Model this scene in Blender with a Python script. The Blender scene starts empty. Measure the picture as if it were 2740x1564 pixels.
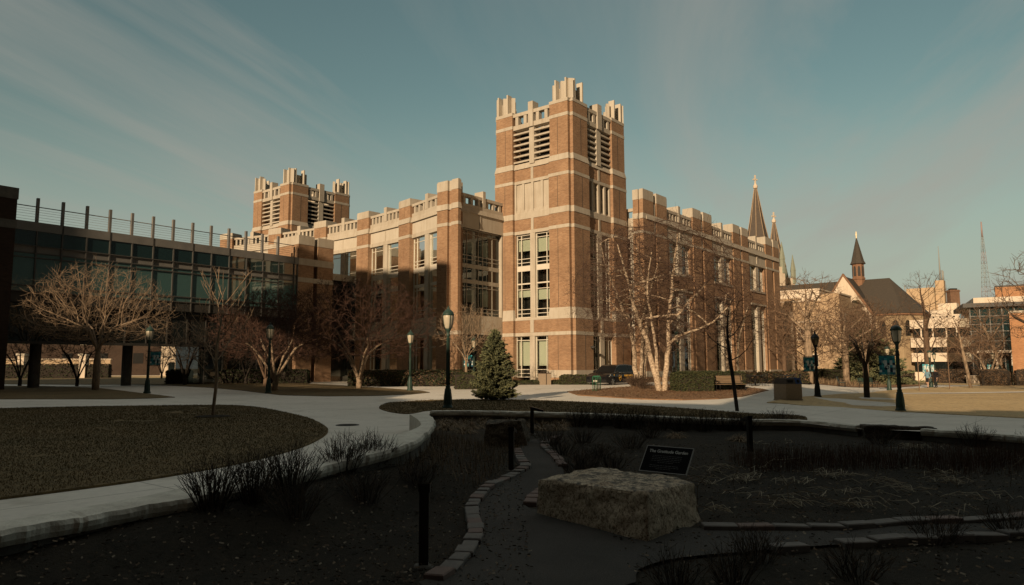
import bpy, bmesh, math, random
import numpy as np
from mathutils import Vector, Matrix, noise as mnoise

sc = bpy.context.scene
COL = sc.collection
R = math.radians

# ------------------------------------------------------------ camera
cam_d = bpy.data.cameras.new("camera")
cam_d.sensor_width = 36.0
cam_d.lens = 36.0 * 1903.7 / 2740.0
cam_d.clip_start = 0.1
cam_d.clip_end = 6000
cam = bpy.data.objects.new("camera", cam_d)
COL.objects.link(cam)
EYE = 1.65
cam.location = (0, 0, EYE)
cam.rotation_euler = (Matrix.Rotation(R(90 + 5.966), 3, 'X') @ Matrix.Rotation(R(-0.1725), 3, 'Z')).to_euler()
sc.camera = cam

# ------------------------------------------------------------ sun and sky
SUN_AZ = 26.0          # degrees from straight behind the camera towards its left
SUN_EL = 18.0
SX, SY = -math.sin(R(SUN_AZ)), -math.cos(R(SUN_AZ))
TO_SUN = Vector((SX * math.cos(R(SUN_EL)), SY * math.cos(R(SUN_EL)), math.sin(R(SUN_EL))))
sun_d = bpy.data.lights.new("sun", 'SUN')
sun_d.energy = 5.0
sun_d.angle = R(0.6)
sun_d.color = (1.0, 0.76, 0.50)
sun = bpy.data.objects.new("sun", sun_d)
COL.objects.link(sun)
sun.rotation_euler = TO_SUN.to_track_quat('Z', 'Y').to_euler()

world = bpy.data.worlds.new("World")
sc.world = world
world.use_nodes = True
wt = world.node_tree
wn, wl = wt.nodes, wt.links
wn.clear()
def wnode(t, **k):
    n = wn.new(t)
    for a, b in k.items():
        setattr(n, a, b)
    return n
w_out = wnode('ShaderNodeOutputWorld')
w_bg = wnode('ShaderNodeBackground')
w_sky = wnode('ShaderNodeTexSky', sky_type='NISHITA', sun_disc=False)
w_sky.sun_elevation = R(SUN_EL)
w_sky.sun_rotation = R(180 + SUN_AZ)     # same direction as the sun lamp
w_sky.air_density = 1.0
w_sky.dust_density = 1.6
w_sky.ozone_density = 1.0
w_tc = wnode('ShaderNodeTexCoord')
# cirrus: noise on a high plane, stretched along one wind direction
w_sepc = wnode('ShaderNodeSeparateXYZ')
wl.new(w_tc.outputs['Generated'], w_sepc.inputs[0])
w_zz = wnode('ShaderNodeMath', operation='MAXIMUM'); w_zz.inputs[1].default_value = 0.0
wl.new(w_sepc.outputs[2], w_zz.inputs[0])
w_za = wnode('ShaderNodeMath', operation='ADD'); w_za.inputs[1].default_value = 0.10
wl.new(w_zz.outputs[0], w_za.inputs[0])
w_dv = wnode('ShaderNodeVectorMath', operation='DIVIDE')
w_cz = wnode('ShaderNodeCombineXYZ')
for i_ in range(3): wl.new(w_za.outputs[0], w_cz.inputs[i_])
wl.new(w_tc.outputs['Generated'], w_dv.inputs[0]); wl.new(w_cz.outputs[0], w_dv.inputs[1])
w_map0 = wnode('ShaderNodeMapping'); w_map0.inputs['Rotation'].default_value = (0, 0, R(17))
wl.new(w_dv.outputs[0], w_map0.inputs['Vector'])
w_map = wnode('ShaderNodeMapping')
w_map.inputs['Scale'].default_value = (1.5, 0.30, 0.0)
w_map.inputs['Location'].default_value = (2.3, 1.2, 0)
w_n1 = wnode('ShaderNodeTexNoise')
w_n1.inputs['Scale'].default_value = 1.0
w_n1.inputs['Detail'].default_value = 10
w_n1.inputs['Roughness'].default_value = 0.60
w_n1.inputs['Distortion'].default_value = 0.45
w_r1 = wnode('ShaderNodeValToRGB')
w_r1.color_ramp.elements[0].position = 0.42
w_r1.color_ramp.elements[1].position = 0.72
w_n2 = wnode('ShaderNodeTexNoise')
w_n2.inputs['Scale'].default_value = 0.45
w_n2.inputs['Detail'].default_value = 2
w_r2 = wnode('ShaderNodeValToRGB')
w_r2.color_ramp.elements[0].position = 0.36
w_r2.color_ramp.elements[1].position = 0.62
w_mul = wnode('ShaderNodeMath', operation='MULTIPLY')
w_hue = wnode('ShaderNodeMix', data_type='RGBA', blend_type='MULTIPLY')
w_hue.inputs[0].default_value = 1.0
w_hue.inputs[7].default_value = (1.10, 1.14, 0.77, 1)
w_cl = wnode('ShaderNodeMix', data_type='RGBA', blend_type='MIX')
w_cl.inputs[7].default_value = (4.6, 4.25, 3.7, 1)
w_k = wnode('ShaderNodeMath', operation='MULTIPLY')
w_k.inputs[1].default_value = 0.8
wl.new(w_map0.outputs['Vector'], w_map.inputs['Vector'])
wl.new(w_map.outputs['Vector'], w_n1.inputs['Vector'])
wl.new(w_dv.outputs[0], w_n2.inputs['Vector'])
wl.new(w_n1.outputs['Fac'], w_r1.inputs['Fac'])
wl.new(w_n2.outputs['Fac'], w_r2.inputs['Fac'])
wl.new(w_r1.outputs['Color'], w_mul.inputs[0])
wl.new(w_r2.outputs['Color'], w_mul.inputs[1])
w_sx = wnode('ShaderNodeSeparateXYZ'); wl.new(w_tc.outputs['Generated'], w_sx.inputs[0])
w_ab = wnode('ShaderNodeMath', operation='ABSOLUTE'); wl.new(w_sx.outputs[0], w_ab.inputs[0])
w_mr = wnode('ShaderNodeMapRange'); w_mr.interpolation_type = 'SMOOTHSTEP'
w_mr.inputs['From Min'].default_value = .05; w_mr.inputs['From Max'].default_value = .42
w_mr.inputs['To Min'].default_value = .30; w_mr.inputs['To Max'].default_value = 1.25
wl.new(w_ab.outputs[0], w_mr.inputs['Value'])
w_m2 = wnode('ShaderNodeMath', operation='MULTIPLY')
wl.new(w_mul.outputs['Value'], w_m2.inputs[0]); wl.new(w_mr.outputs['Result'], w_m2.inputs[1])
wl.new(w_m2.outputs['Value'], w_k.inputs[0])
wl.new(w_sky.outputs['Color'], w_hue.inputs[6])
# pale veil low over the horizon; sky dimmed behind the camera, zenith boosted to set shade
w_sep = wnode('ShaderNodeSeparateXYZ')
wl.new(w_tc.outputs['Generated'], w_sep.inputs[0])
def wmap(src, a, b, lo, hi, smooth=True):
    m = wnode('ShaderNodeMapRange')
    m.interpolation_type = 'SMOOTHSTEP' if smooth else 'LINEAR'
    m.inputs['From Min'].default_value = a; m.inputs['From Max'].default_value = b
    m.inputs['To Min'].default_value = lo; m.inputs['To Max'].default_value = hi
    wl.new(src, m.inputs['Value'])
    return m.outputs['Result']
def wmix(fac, a, b, mode='MIX'):
    m = wnode('ShaderNodeMix', data_type='RGBA', blend_type=mode)
    for sock, v in ((m.inputs[0], fac), (m.inputs[6], a), (m.inputs[7], b)):
        if isinstance(v, (int, float)): sock.default_value = v
        elif isinstance(v, tuple): sock.default_value = (*v, 1)
        else: wl.new(v, sock)
    return m.outputs[2]
w_veil = wmix(wmap(w_sep.outputs[2], -.02, .38, .92, 0.0), w_hue.outputs[2], (4.7, 4.85, 4.3))
wl.new(w_veil, w_cl.inputs[6])
wl.new(w_k.outputs['Value'], w_cl.inputs[0])
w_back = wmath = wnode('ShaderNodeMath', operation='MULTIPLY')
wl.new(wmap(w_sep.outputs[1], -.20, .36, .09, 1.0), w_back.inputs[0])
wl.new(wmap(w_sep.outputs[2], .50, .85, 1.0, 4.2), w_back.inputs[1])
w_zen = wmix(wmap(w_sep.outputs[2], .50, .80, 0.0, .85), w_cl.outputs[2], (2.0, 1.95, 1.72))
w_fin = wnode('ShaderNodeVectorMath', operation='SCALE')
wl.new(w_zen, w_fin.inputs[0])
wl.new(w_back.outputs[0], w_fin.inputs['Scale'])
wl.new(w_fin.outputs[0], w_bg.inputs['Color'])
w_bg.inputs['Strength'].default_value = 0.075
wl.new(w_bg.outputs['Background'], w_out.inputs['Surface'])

sc.view_settings.view_transform = 'Standard'
sc.view_settings.look = 'None'
sc.view_settings.exposure = 0.12
sc.view_settings.gamma = 1.0
sc.render.engine = 'CYCLES'
sc.cycles.max_bounces = 6
sc.cycles.transparent_max_bounces = 8

# ------------------------------------------------------------ materials
def new_mat(name):
    m = bpy.data.materials.new(name)
    m.use_nodes = True
    nt = m.node_tree
    return m, nt, nt.nodes['Principled BSDF']

def ramp(nt, fac, stops):
    r = nt.nodes.new('ShaderNodeValToRGB')
    els = r.color_ramp.elements
    while len(els) < len(stops):
        els.new(0.5)
    for e, (p, c) in zip(els, stops):
        e.position = p
        e.color = (c[0], c[1], c[2], 1)
    nt.links.new(fac, r.inputs['Fac'])
    return r.outputs['Color']

def tex_noise(nt, vec, scale, detail=4, rough=0.6, dist=0.0):
    n = nt.nodes.new('ShaderNodeTexNoise')
    n.inputs['Scale'].default_value = scale
    n.inputs['Detail'].default_value = detail
    n.inputs['Roughness'].default_value = rough
    n.inputs['Distortion'].default_value = dist
    nt.links.new(vec, n.inputs['Vector'])
    return n.outputs['Fac']

def coord(nt, scale=None, kind='Object'):
    t = nt.nodes.new('ShaderNodeTexCoord')
    v = t.outputs[kind]
    if scale:
        mp = nt.nodes.new('ShaderNodeMapping')
        mp.inputs['Scale'].default_value = scale
        nt.links.new(v, mp.inputs['Vector'])
        v = mp.outputs['Vector']
    return v

def mixc(nt, fac, a, b, mode='MIX'):
    m = nt.nodes.new('ShaderNodeMix')
    m.data_type = 'RGBA'
    m.blend_type = mode
    for sock, val in ((m.inputs[0], fac), (m.inputs[6], a), (m.inputs[7], b)):
        if isinstance(val, (int, float)):
            sock.default_value = val
        elif isinstance(val, tuple):
            sock.default_value = (val[0], val[1], val[2], 1)
        else:
            nt.links.new(val, sock)
    return m.outputs[2]

def bump(nt, p, h, strength=0.3, dist=0.05):
    b = nt.nodes.new('ShaderNodeBump')
    b.inputs['Strength'].default_value = strength
    b.inputs['Distance'].default_value = dist
    nt.links.new(h, b.inputs['Height'])
    nt.links.new(b.outputs['Normal'], p.inputs['Normal'])

def M(name, c1, c2=None, scale=2.0, rough=0.85, bscale=None, bstr=0.3, bdist=0.02, metal=0.0, spec=0.3, stretch=None, lo=0.3, hi=0.7, detail=5):
    m, nt, p = new_mat(name)
    c2 = c2 or tuple(x * 0.75 for x in c1)
    v = coord(nt, stretch)
    f = tex_noise(nt, v, scale, detail)
    nt.links.new(ramp(nt, f, [(lo, c2), (hi, c1)]), p.inputs['Base Color'])
    p.inputs['Roughness'].default_value = rough
    p.inputs['Metallic'].default_value = metal
    p.inputs['Specular IOR Level'].default_value = spec
    if bscale:
        bump(nt, p, tex_noise(nt, v, bscale, 4), bstr, bdist)
    return m

def brick_mat(name, c_a, c_b, c_m):
    m, nt, p = new_mat(name)
    t = nt.nodes.new('ShaderNodeTexCoord')
    sx = nt.nodes.new('ShaderNodeSeparateXYZ')
    nt.links.new(t.outputs['Object'], sx.inputs[0])
    add = nt.nodes.new('ShaderNodeMath'); add.operation = 'ADD'
    nt.links.new(sx.outputs[0], add.inputs[0]); nt.links.new(sx.outputs[1], add.inputs[1])
    cb = nt.nodes.new('ShaderNodeCombineXYZ')
    nt.links.new(add.outputs[0], cb.inputs[0]); nt.links.new(sx.outputs[2], cb.inputs[1])
    b = nt.nodes.new('ShaderNodeTexBrick')
    b.inputs['Scale'].default_value = 1.0
    b.inputs['Brick Width'].default_value = 0.30
    b.inputs['Row Height'].default_value = 0.10
    b.inputs['Mortar Size'].default_value = 0.010
    b.inputs['Bias'].default_value = -0.1
    b.inputs['Color1'].default_value = (*c_a, 1)
    b.inputs['Color2'].default_value = (*c_b, 1)
    b.inputs['Mortar'].default_value = (*c_m, 1)
    nt.links.new(cb.outputs[0], b.inputs['Vector'])
    f = tex_noise(nt, t.outputs['Object'], 0.45, 6)
    dirt = ramp(nt, f, [(0.3, (0.76, 0.73, 0.71)), (0.7, (1.08, 1.07, 1.05))])
    col = mixc(nt, 1.0, b.outputs['Color'], dirt, 'MULTIPLY')
    g = tex_noise(nt, coord(nt, (3.0, 3.0, 9.0)), 1.0, 3)
    col = mixc(nt, 1.0, col, ramp(nt, g, [(0.3, (0.80, 0.79, 0.78)), (0.7, (1.13, 1.12, 1.1))]), 'MULTIPLY')
    nt.links.new(col, p.inputs['Base Color'])
    p.inputs['Roughness'].default_value = 0.9
    p.inputs['Specular IOR Level'].default_value = 0.2
    bump(nt, p, b.outputs['Fac'], 0.25, -0.01)
    return m

def stone_mat(name, c1, c2, stain=0.78):
    """dressed stone with faint blocks, mottling and rain streaks"""
    m, nt, p = new_mat(name)
    v = coord(nt)
    f = tex_noise(nt, v, 0.8, 7, 0.65)
    col = ramp(nt, f, [(0.3, c2), (0.68, c1)])
    s = tex_noise(nt, coord(nt, (2.2, 2.2, 0.25)), 1.6, 5)
    col = mixc(nt, 1.0, col, ramp(nt, s, [(0.32, (stain, stain * 0.97, stain * 0.93)), (0.55, (1, 1, 1))]), 'MULTIPLY')
    nt.links.new(col, p.inputs['Base Color'])
    p.inputs['Roughness'].default_value = 0.85
    p.inputs['Specular IOR Level'].default_value = 0.25
    bump(nt, p, tex_noise(nt, v, 9, 5), 0.15, 0.01)
    return m

def glass_mat(name, tint, refl=0.12, rough=0.02, trans=True):
    m, nt, p = new_mat(name)
    nt.nodes.remove(p)
    out = nt.nodes['Material Output']
    g = nt.nodes.new('ShaderNodeBsdfGlossy')
    g.inputs['Roughness'].default_value = rough
    g.inputs['Color'].default_value = (0.9, 0.95, 0.93, 1)
    n = tex_noise(nt, coord(nt), 0.5, 2)
    b = nt.nodes.new('ShaderNodeBump'); b.inputs['Strength'].default_value = 0.06; b.inputs['Distance'].default_value = 0.05
    nt.links.new(n, b.inputs['Height']); nt.links.new(b.outputs['Normal'], g.inputs['Normal'])
    t = nt.nodes.new('ShaderNodeBsdfTransparent' if trans else 'ShaderNodeBsdfDiffuse')
    t.inputs['Color'].default_value = (*tint, 1)
    fr = nt.nodes.new('ShaderNodeFresnel'); fr.inputs['IOR'].default_value = 1.5
    mx = nt.nodes.new('ShaderNodeMath'); mx.operation = 'ADD'; mx.use_clamp = True
    mx.inputs[1].default_value = refl
    nt.links.new(fr.outputs[0], mx.inputs[0])
    ms = nt.nodes.new('ShaderNodeMixShader')
    nt.links.new(mx.outputs[0], ms.inputs[0]); nt.links.new(t.outputs[0], ms.inputs[1]); nt.links.new(g.outputs[0], ms.inputs[2])
    nt.links.new(ms.outputs[0], out.inputs['Surface'])
    return m

MAT = {}
MAT['brick'] = brick_mat('brick', (0.345, 0.212, 0.126), (0.285, 0.165, 0.095), (0.33, 0.25, 0.18))
MAT['brick_dark'] = brick_mat('brick_dark', (0.20, 0.11, 0.07), (0.15, 0.08, 0.05), (0.2, 0.16, 0.12))
MAT['stone'] = stone_mat('stone', (0.47, 0.42, 0.345), (0.40, 0.35, 0.28), .88)
MAT['stone_pale'] = stone_mat('stone_pale', (0.52, 0.47, 0.39), (0.46, 0.41, 0.335), 0.92)
MAT['white_metal'] = M('white_metal', (0.62, 0.57, 0.48), (0.55, 0.5, 0.42), 1.0, 0.5)
MAT['grey_metal'] = M('grey_metal', (0.20, 0.19, 0.175), (0.15, 0.145, 0.135), 1.4, 0.55)
MAT['bronze'] = M('bronze', (0.05, 0.047, 0.042), (0.035, 0.033, 0.03), 2, 0.5)
MAT['glass'] = glass_mat('glass', (0.86, 0.89, 0.83), 0.03)
MAT['glass_dark'] = glass_mat('glass_dark', (0.010, 0.014, 0.014), 0.03, 0.02, False)
MAT['glass_sky_pale'] = glass_mat('glass_sky_pale', (0.060, 0.125, 0.120), 0.10, 0.03, False)  # reflected teal sky put into the colour of the lower panes
MAT['glass_black'] = glass_mat('glass_black', (0.006, 0.007, 0.008), 0.0, 0.03, False)
MAT['glass_teal_sky'] = glass_mat('glass_teal_sky', (0.012, 0.030, 0.032), 0.10, 0.03, False)  # dark teal of the reflected sky put into the skywalk's upper panes
MAT['blind'] = M('blind', (0.52, 0.53, 0.45), (0.45, 0.47, 0.39), 0.6, 0.9)
MAT['interior'] = M('interior', (0.035, 0.03, 0.025), (0.012, 0.011, 0.01), 0.7, 0.9)
MAT['dark'] = M('dark', (0.012, 0.011, 0.01), (0.006, 0.006, 0.005), 1, 0.9)
MAT['roof_dark'] = M('roof_dark', (0.06, 0.055, 0.05), (0.04, 0.037, 0.033), 0.8, 0.9)
MAT['black_metal'] = M('black_metal', (0.018, 0.018, 0.017), (0.010, 0.010, 0.010), 6, 0.45)
MAT['green_metal'] = M('green_metal', (0.030, 0.058, 0.045), (0.020, 0.040, 0.031), 8, 0.45)
MAT['lamp_glass'] = M('lamp_glass', (0.50, 0.44, 0.33), (0.42, 0.37, 0.28), 5, 0.25, spec=0.5)

# ------------------------------------------------------------ mesh builder
class MB:
    def __init__(s):
        s.v, s.f, s.mi, s.sm = [], [], [], []
        s.M = None
        s.cur = 0
        s.smooth = False
    def add(s, verts, faces, mi=None, smooth=None):
        o = len(s.v)
        if s.M is not None:
            verts = [tuple(s.M @ Vector(p)) for p in verts]
        s.v.extend(verts)
        mi = s.cur if mi is None else mi
        sm = s.smooth if smooth is None else smooth
        for f in faces:
            s.f.append([i + o for i in f]); s.mi.append(mi); s.sm.append(sm)
    def hexa(s, b, t, mi=None):
        """closed hexahedron from 4 bottom and 4 top corners (same winding)"""
        p = [Vector(q) for q in list(b) + list(t)]
        fs = [(3, 2, 1, 0), (4, 5, 6, 7), (0, 1, 5, 4), (1, 2, 6, 5), (2, 3, 7, 6), (3, 0, 4, 7)]
        if (p[1] - p[0]).cross(p[3] - p[0]).dot(p[4] - p[0]) < 0:
            fs = [f[::-1] for f in fs]
        s.add([tuple(q) for q in p], fs, mi, False)
    def box(s, x0, x1, y0, y1, z0, z1, mi=None):
        s.hexa([(x0, y0, z0), (x1, y0, z0), (x1, y1, z0), (x0, y1, z0)], [(x0, y0, z1), (x1, y0, z1), (x1, y1, z1), (x0, y1, z1)], mi)
    def loft(s, A, za, B, zb, mi=None):
        """prism between two same-size polygons at heights za, zb"""
        n = len(A)
        ar = sum(A[i][0] * A[(i + 1) % n][1] - A[(i + 1) % n][0] * A[i][1] for i in range(n))
        if ar < 0:
            A, B = A[::-1], B[::-1]
        vs = [(x, y, za) for x, y in A] + [(x, y, zb) for x, y in B]
        fs = [tuple(range(n))[::-1], tuple(range(n, 2 * n))] + [(i, (i + 1) % n, n + (i + 1) % n, n + i) for i in range(n)]
        s.add(vs, fs, mi, False)
    def prism(s, A, z0, z1, mi=None):
        s.loft(A, z0, A, z1, mi)
    def tube(s, pts, rad, n=6, mi=None, cap=True, smooth=True):
        pts = [Vector(p) for p in pts]
        if isinstance(rad, (int, float)):
            rad = [rad] * len(pts)
        vs, fs = [], []
        up = Vector((0.13, 0.31, 0.94))
        for i, p in enumerate(pts):
            d = (pts[min(i + 1, len(pts) - 1)] - pts[max(i - 1, 0)])
            if d.length < 1e-9: d = Vector((0, 0, 1))
            d.normalize()
            a = d.cross(up)
            if a.length < 0.05: a = d.cross(Vector((1, 0, 0)))
            a.normalize(); b = d.cross(a)
            for k in range(n):
                t = 2 * math.pi * k / n
                q = p + (a * math.cos(t) + b * math.sin(t)) * rad[i]
                vs.append(tuple(q))
        for i in range(len(pts) - 1):
            for k in range(n):
                k2 = (k + 1) % n
                fs.append((i * n + k, (i + 1) * n + k, (i + 1) * n + k2, i * n + k2))
        if cap:
            fs.append(tuple(range(n))); fs.append(tuple(range((len(pts) - 1) * n, len(pts) * n))[::-1])
        s.add(vs, fs, mi, smooth)
    def lathe(s, prof, n=16, c=(0, 0, 0), mi=None, smooth=True, squash=(1, 1)):
        vs, fs = [], []
        for r, z in prof:
            for k in range(n):
                t = 2 * math.pi * k / n
                vs.append((c[0] + r * math.cos(t) * squash[0], c[1] + r * math.sin(t) * squash[1], c[2] + z))
        for i in range(len(prof) - 1):
            for k in range(n):
                k2 = (k + 1) % n
                fs.append((i * n + k, i * n + k2, (i + 1) * n + k2, (i + 1) * n + k))
        fs.append(tuple(range(n))[::-1]); fs.append(tuple(range((len(prof) - 1) * n, len(prof) * n)))
        s.add(vs, fs, mi, smooth)
    def quad(s, a, b, c, d, mi=None):
        s.add([a, b, c, d], [(0, 1, 2, 3)], mi)
    def mesh(s, name, mats):
        me = bpy.data.meshes.new(name)
        me.from_pydata(s.v, [], s.f)
        for m in (mats if isinstance(mats, (list, tuple)) else [mats]):
            me.materials.append(MAT[m] if isinstance(m, str) else m)
        if s.f:
            me.polygons.foreach_set('material_index', s.mi)
            me.polygons.foreach_set('use_smooth', s.sm)
        me.update()
        return me
    def build(s, name, mats, parent=None, loc=None):
        o = bpy.data.objects.new(name, s.mesh(name, mats))
        COL.objects.link(o)
        if parent: o.parent = parent
        if loc: o.location = loc
        return o

def tag(o, label=None, cat=None, group=None, kind=None):
    if label: o['label'] = label
    if cat: o['category'] = cat
    if group: o['group'] = group
    if kind: o['kind'] = kind
    return o

def thing(name, label, cat, loc=(0, 0, 0), rz=0.0, group=None):
    o = bpy.data.objects.new(name, None)
    o.empty_display_size = 0.3
    COL.objects.link(o)
    o.location = loc
    o.rotation_euler = (0, 0, rz)
    return tag(o, label, cat, group)

def dup(o, loc=None, rz=None, scale=None, label=None, group=None, parent=None):
    kids = list(o.children)
    c = o.copy()
    COL.objects.link(c)
    if parent: c.parent = parent
    if loc is not None: c.location = loc
    if rz is not None: c.rotation_euler = (0, 0, rz)
    if scale is not None: c.scale = (scale, scale, scale) if isinstance(scale, (int, float)) else scale
    if label: c['label'] = label
    if group: c['group'] = group
    for k in kids:
        dup(k, parent=c)
    return c

def sstep(t):
    t = min(1.0, max(0.0, t))
    return t * t * (3 - 2 * t)

def gz(x, y):
    """height of the ground"""
    y = max(y, 1.0)
    a = .25 * sstep((y - 32) / 26)
    b = -.25 * sstep((y - 15) / 15) - .2 * min(1, max(0, (y - 30) / 42)) - .55 * min(1.5, max(0, (y - 72) / 44))
    k = sstep((x / y - .36) / .14)
    return a * (1 - k) + b * k

def bedz(x, y):
    """height of the sunken garden"""
    return -.45 + .2 * sstep((y - 10) / 12)

def text_mesh(body, size, extrude=0.0, align='CENTER', bold=0.0):
    cu = bpy.data.curves.new('lettering', 'FONT')
    cu.body = body; cu.size = size; cu.extrude = extrude; cu.align_x = align; cu.offset = bold
    to = bpy.data.objects.new('lettering', cu)
    COL.objects.link(to)
    bpy.context.view_layer.update()
    me = bpy.data.meshes.new_from_object(to.evaluated_get(bpy.context.evaluated_depsgraph_get()))
    bpy.data.objects.remove(to)
    return me
LAWN_LEFT = [(-23.1,29.03),(-20.99,29.48),(-18.32,30.5),(-15.29,31.26),(-12.57,31.43),(-10.85,30.1),(-9.25,27.82),(-6.84,23.79),(-5.38,20.52),(-4.75,18.61),(-4.46,16.85),(-4.35,15.17),(-4.43,13.86),(-4.58,12.98),(-4.8,12.11),(-5.2,11.11),(-5.59,10.37),(-6.04,9.73),(-6.46,9.19),(-6.87,8.76)]
LAWN_TIP = [(-31.43,37.28),(-26.91,37.74),(-20.83,37.41),(-19.2,38.03),(-18.36,39.09),(-20.44,41.54),(-22.62,43.78),(-29.8,51.65),(-36.56,56.09),(-50.5,59.79)]
LAWN_TREES = [(-56.78,67.21),(-37.11,60.66),(-31.54,59.99),(-27.43,57.16),(-21.84,51.72),(-17.56,46.78),(-13.29,41.13),(-10.37,39.78),(-7.72,40.02),(-5.85,41.52),(-5.01,43.63),(-5.71,45.54),(-8.17,48.88),(-12.09,53.87),(-20.14,65.42),(-28.65,77.31),(-36.09,85.37),(-56.51,104.08),(-113.06,133.68)]
LAWN_ISLAND = [(-5.46,29.52),(-5.69,31.7),(-5.53,33.41),(-4.24,35.12),(-2.52,35.76),(-0.52,35.65),(2.35,34.02),(4.75,31.11),(6.63,28.06),(7.6,26.04),(8.51,24.48),(9.56,24.22),(9.52,23.3),(8.89,22.38),(7.13,22.32),(5.49,23.27),(3.77,24.7),(0.34,26.15),(-1.9,26.96),(-3.14,27.27),(-3.64,25.45),(-4.43,26.38),(-5.12,28.13)]
MULCH_BED = [(3.36,43.89),(3.64,39.77),(4.76,38.06),(6.44,35.63),(8.23,34.78),(10.27,35.79),(12.19,38.04),(16.13,45.15),(16.09,49.26),(15.45,54.79),(13.29,56.04),(9.4,51.88),(7.27,49.23),(5.03,46.4)]
LAWN_RIGHT = [(11.47,32.43),(13.88,36.34),(18.57,42.96),(22.27,48.38),(29.7,57.51),(35.38,64.3),(45.73,72.74),(58.91,82.59),(77.05,90.35),(17.84,21.05),(17.74,24.99),(16.57,29.05),(14.61,31.8),(12.57,31.14)]
BED_RIGHT = [(17.97,50.06),(19.95,49.6),(23.76,55.03),(29.11,64.29),(40.03,80.36),(53.27,100.69),(60.0,109.72),(85.21,155.74),(83.11,166.14),(47.2,109.15),(26.89,70.71)]
BED_TOWER = [(0.54,72.77),(2.52,60.97),(3.92,58.16),(5.71,57.93),(7.42,68.04),(6.31,75.97),(1.24,81.44)]
HEDGE_BED = [(-13.82,64.57),(-9.95,51.5),(-5.62,51.17),(-3.21,50.99),(-2.34,55.58),(-6.23,70.05),(-12.11,74.74)]
GRAVEL = [(-0.83,6.99),(-0.65,7.58),(-0.53,8.2),(-0.46,9.15),(-0.56,10.21),(-0.59,11.06),(-0.42,12.3),(-0.09,13.33),(0.18,14.15),(0.28,14.62),(0.17,15.72),(0.13,17.27),(0.46,18.93),(1.24,19.63),(0.91,18.59),(0.78,17.53),(0.95,15.88),(1.01,14.81),(0.89,13.11),(0.34,11.51),(0.24,10.75),(1.21,9.93),(2.2,9.49),(2.54,9.39),(3.4,9.36),(4.23,9.35),(4.78,9.57),(5.28,9.68),(6.24,9.79),(7.01,10.03),(8.1,10.36),(7.22,9.26),(6.25,8.96),(4.93,8.77),(4.22,8.63),(3.44,8.47),(2.94,8.33),(1.85,8.01),(1.29,7.56),(0.99,6.97)]
EDGE_A = [(-0.78,7.21),(-0.65,7.58),(-0.53,8.2),(-0.46,9.15),(-0.56,10.21),(-0.59,11.06),(-0.42,12.3),(-0.09,13.33),(0.18,14.15),(0.28,14.62)]
EDGE_B = [(0.28,14.62),(0.17,15.72),(0.11,16.93)]
EDGE_C = [(1.25,19.44),(0.91,18.59),(0.78,17.53),(0.95,15.88),(1.01,14.61)]
EDGE_D = [(0.89,13.11),(0.45,11.94),(0.25,10.99)]
EDGE_E = [(2.43,9.39),(3.4,9.36),(4.23,9.35),(4.78,9.57),(5.28,9.68),(6.24,9.79),(7.01,10.03),(7.66,10.23)]
EDGE_F = [(2.94,8.33),(3.44,8.47),(4.22,8.63),(4.93,8.77),(6.25,8.96),(6.8,9.12)]
EDGE_G = [(1.56,7.57),(1.27,7.46)]
WALL_OUT = [(-5.43,6.81,0.04),(-5.11,7.29,0.04),(-4.8,7.75,0.04),(-4.31,8.45,0.06),(-3.84,8.97,0.08),(-3.21,10.07,0.14),(-2.64,11.19,0.2),(-2.11,12.04,0.27),(-1.75,12.76,0.34),(-1.65,14.48,0.4),(-1.75,16.32,0.42),(-2.03,18.17,0.42),(-2.33,19.28,0.42)]
WALL_IN = [(-5.82,7.28,0.04),(-5.41,7.72,0.04),(-5.11,8.24,0.04),(-4.6,9.02,0.06),(-4.19,9.78,0.08),(-3.71,10.71,0.12),(-2.91,12.32,0.2),(-2.36,13.45,0.27),(-2.05,14.28,0.34),(-1.96,15.26,0.4),(-2.05,16.09,0.42),(-2.37,17.62,0.42),(-2.71,18.97,0.42)]
BACK_WALL = [(-2.91,25.28,0.12),(-1.35,25.09,0.12),(0.32,24.46,0.12),(1.9,23.76,0.12),(3.49,22.9,0.12),(5.16,21.86,0.1),(6.87,21.51,0.06),(8.5,21.4,0.04),(9.37,19.73,0.02),(10.53,18.68,0.02),(11.15,17.86,0.02),(11.83,16.71,0.02),(12.34,15.62,0.02)]
# ============================================================ ground and paths
def ground_mat(name, cols, s1, s2, bs, bstr=.5, bdist=.03, rough=.95, stretch=None):
    m, nt, p = new_mat(name)
    v = coord(nt, stretch)
    f1 = tex_noise(nt, v, s1, 6, .65)
    f2 = tex_noise(nt, v, s2, 5, .7)
    a = ramp(nt, f1, [(.32, cols[0]), (.68, cols[1])])
    b = ramp(nt, f2, [(.3, (.55, .55, .55)), (.5, (1, 1, 1)), (.75, (1.35, 1.3, 1.2))])
    nt.links.new(mixc(nt, 1.0, a, b, 'MULTIPLY'), p.inputs['Base Color'])
    p.inputs['Roughness'].default_value = rough
    p.inputs['Specular IOR Level'].default_value = .15
    bump(nt, p, tex_noise(nt, v, bs, 5, .7), bstr, bdist)
    return m

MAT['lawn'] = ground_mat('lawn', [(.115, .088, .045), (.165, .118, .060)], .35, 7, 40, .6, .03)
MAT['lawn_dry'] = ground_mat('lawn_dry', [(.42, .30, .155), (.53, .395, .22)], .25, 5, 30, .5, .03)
MAT['mulch'] = ground_mat('mulch', [(.27, .16, .09), (.19, .11, .062)], 1.2, 14, 30, .8, .05)
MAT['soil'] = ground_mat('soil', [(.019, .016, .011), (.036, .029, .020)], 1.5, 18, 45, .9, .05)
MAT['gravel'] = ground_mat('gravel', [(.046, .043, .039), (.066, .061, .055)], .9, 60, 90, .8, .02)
MAT['earth'] = ground_mat('earth', [(.22, .16, .09), (.15, .12, .07)], .05, .6, 3, .4, .1)

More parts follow.
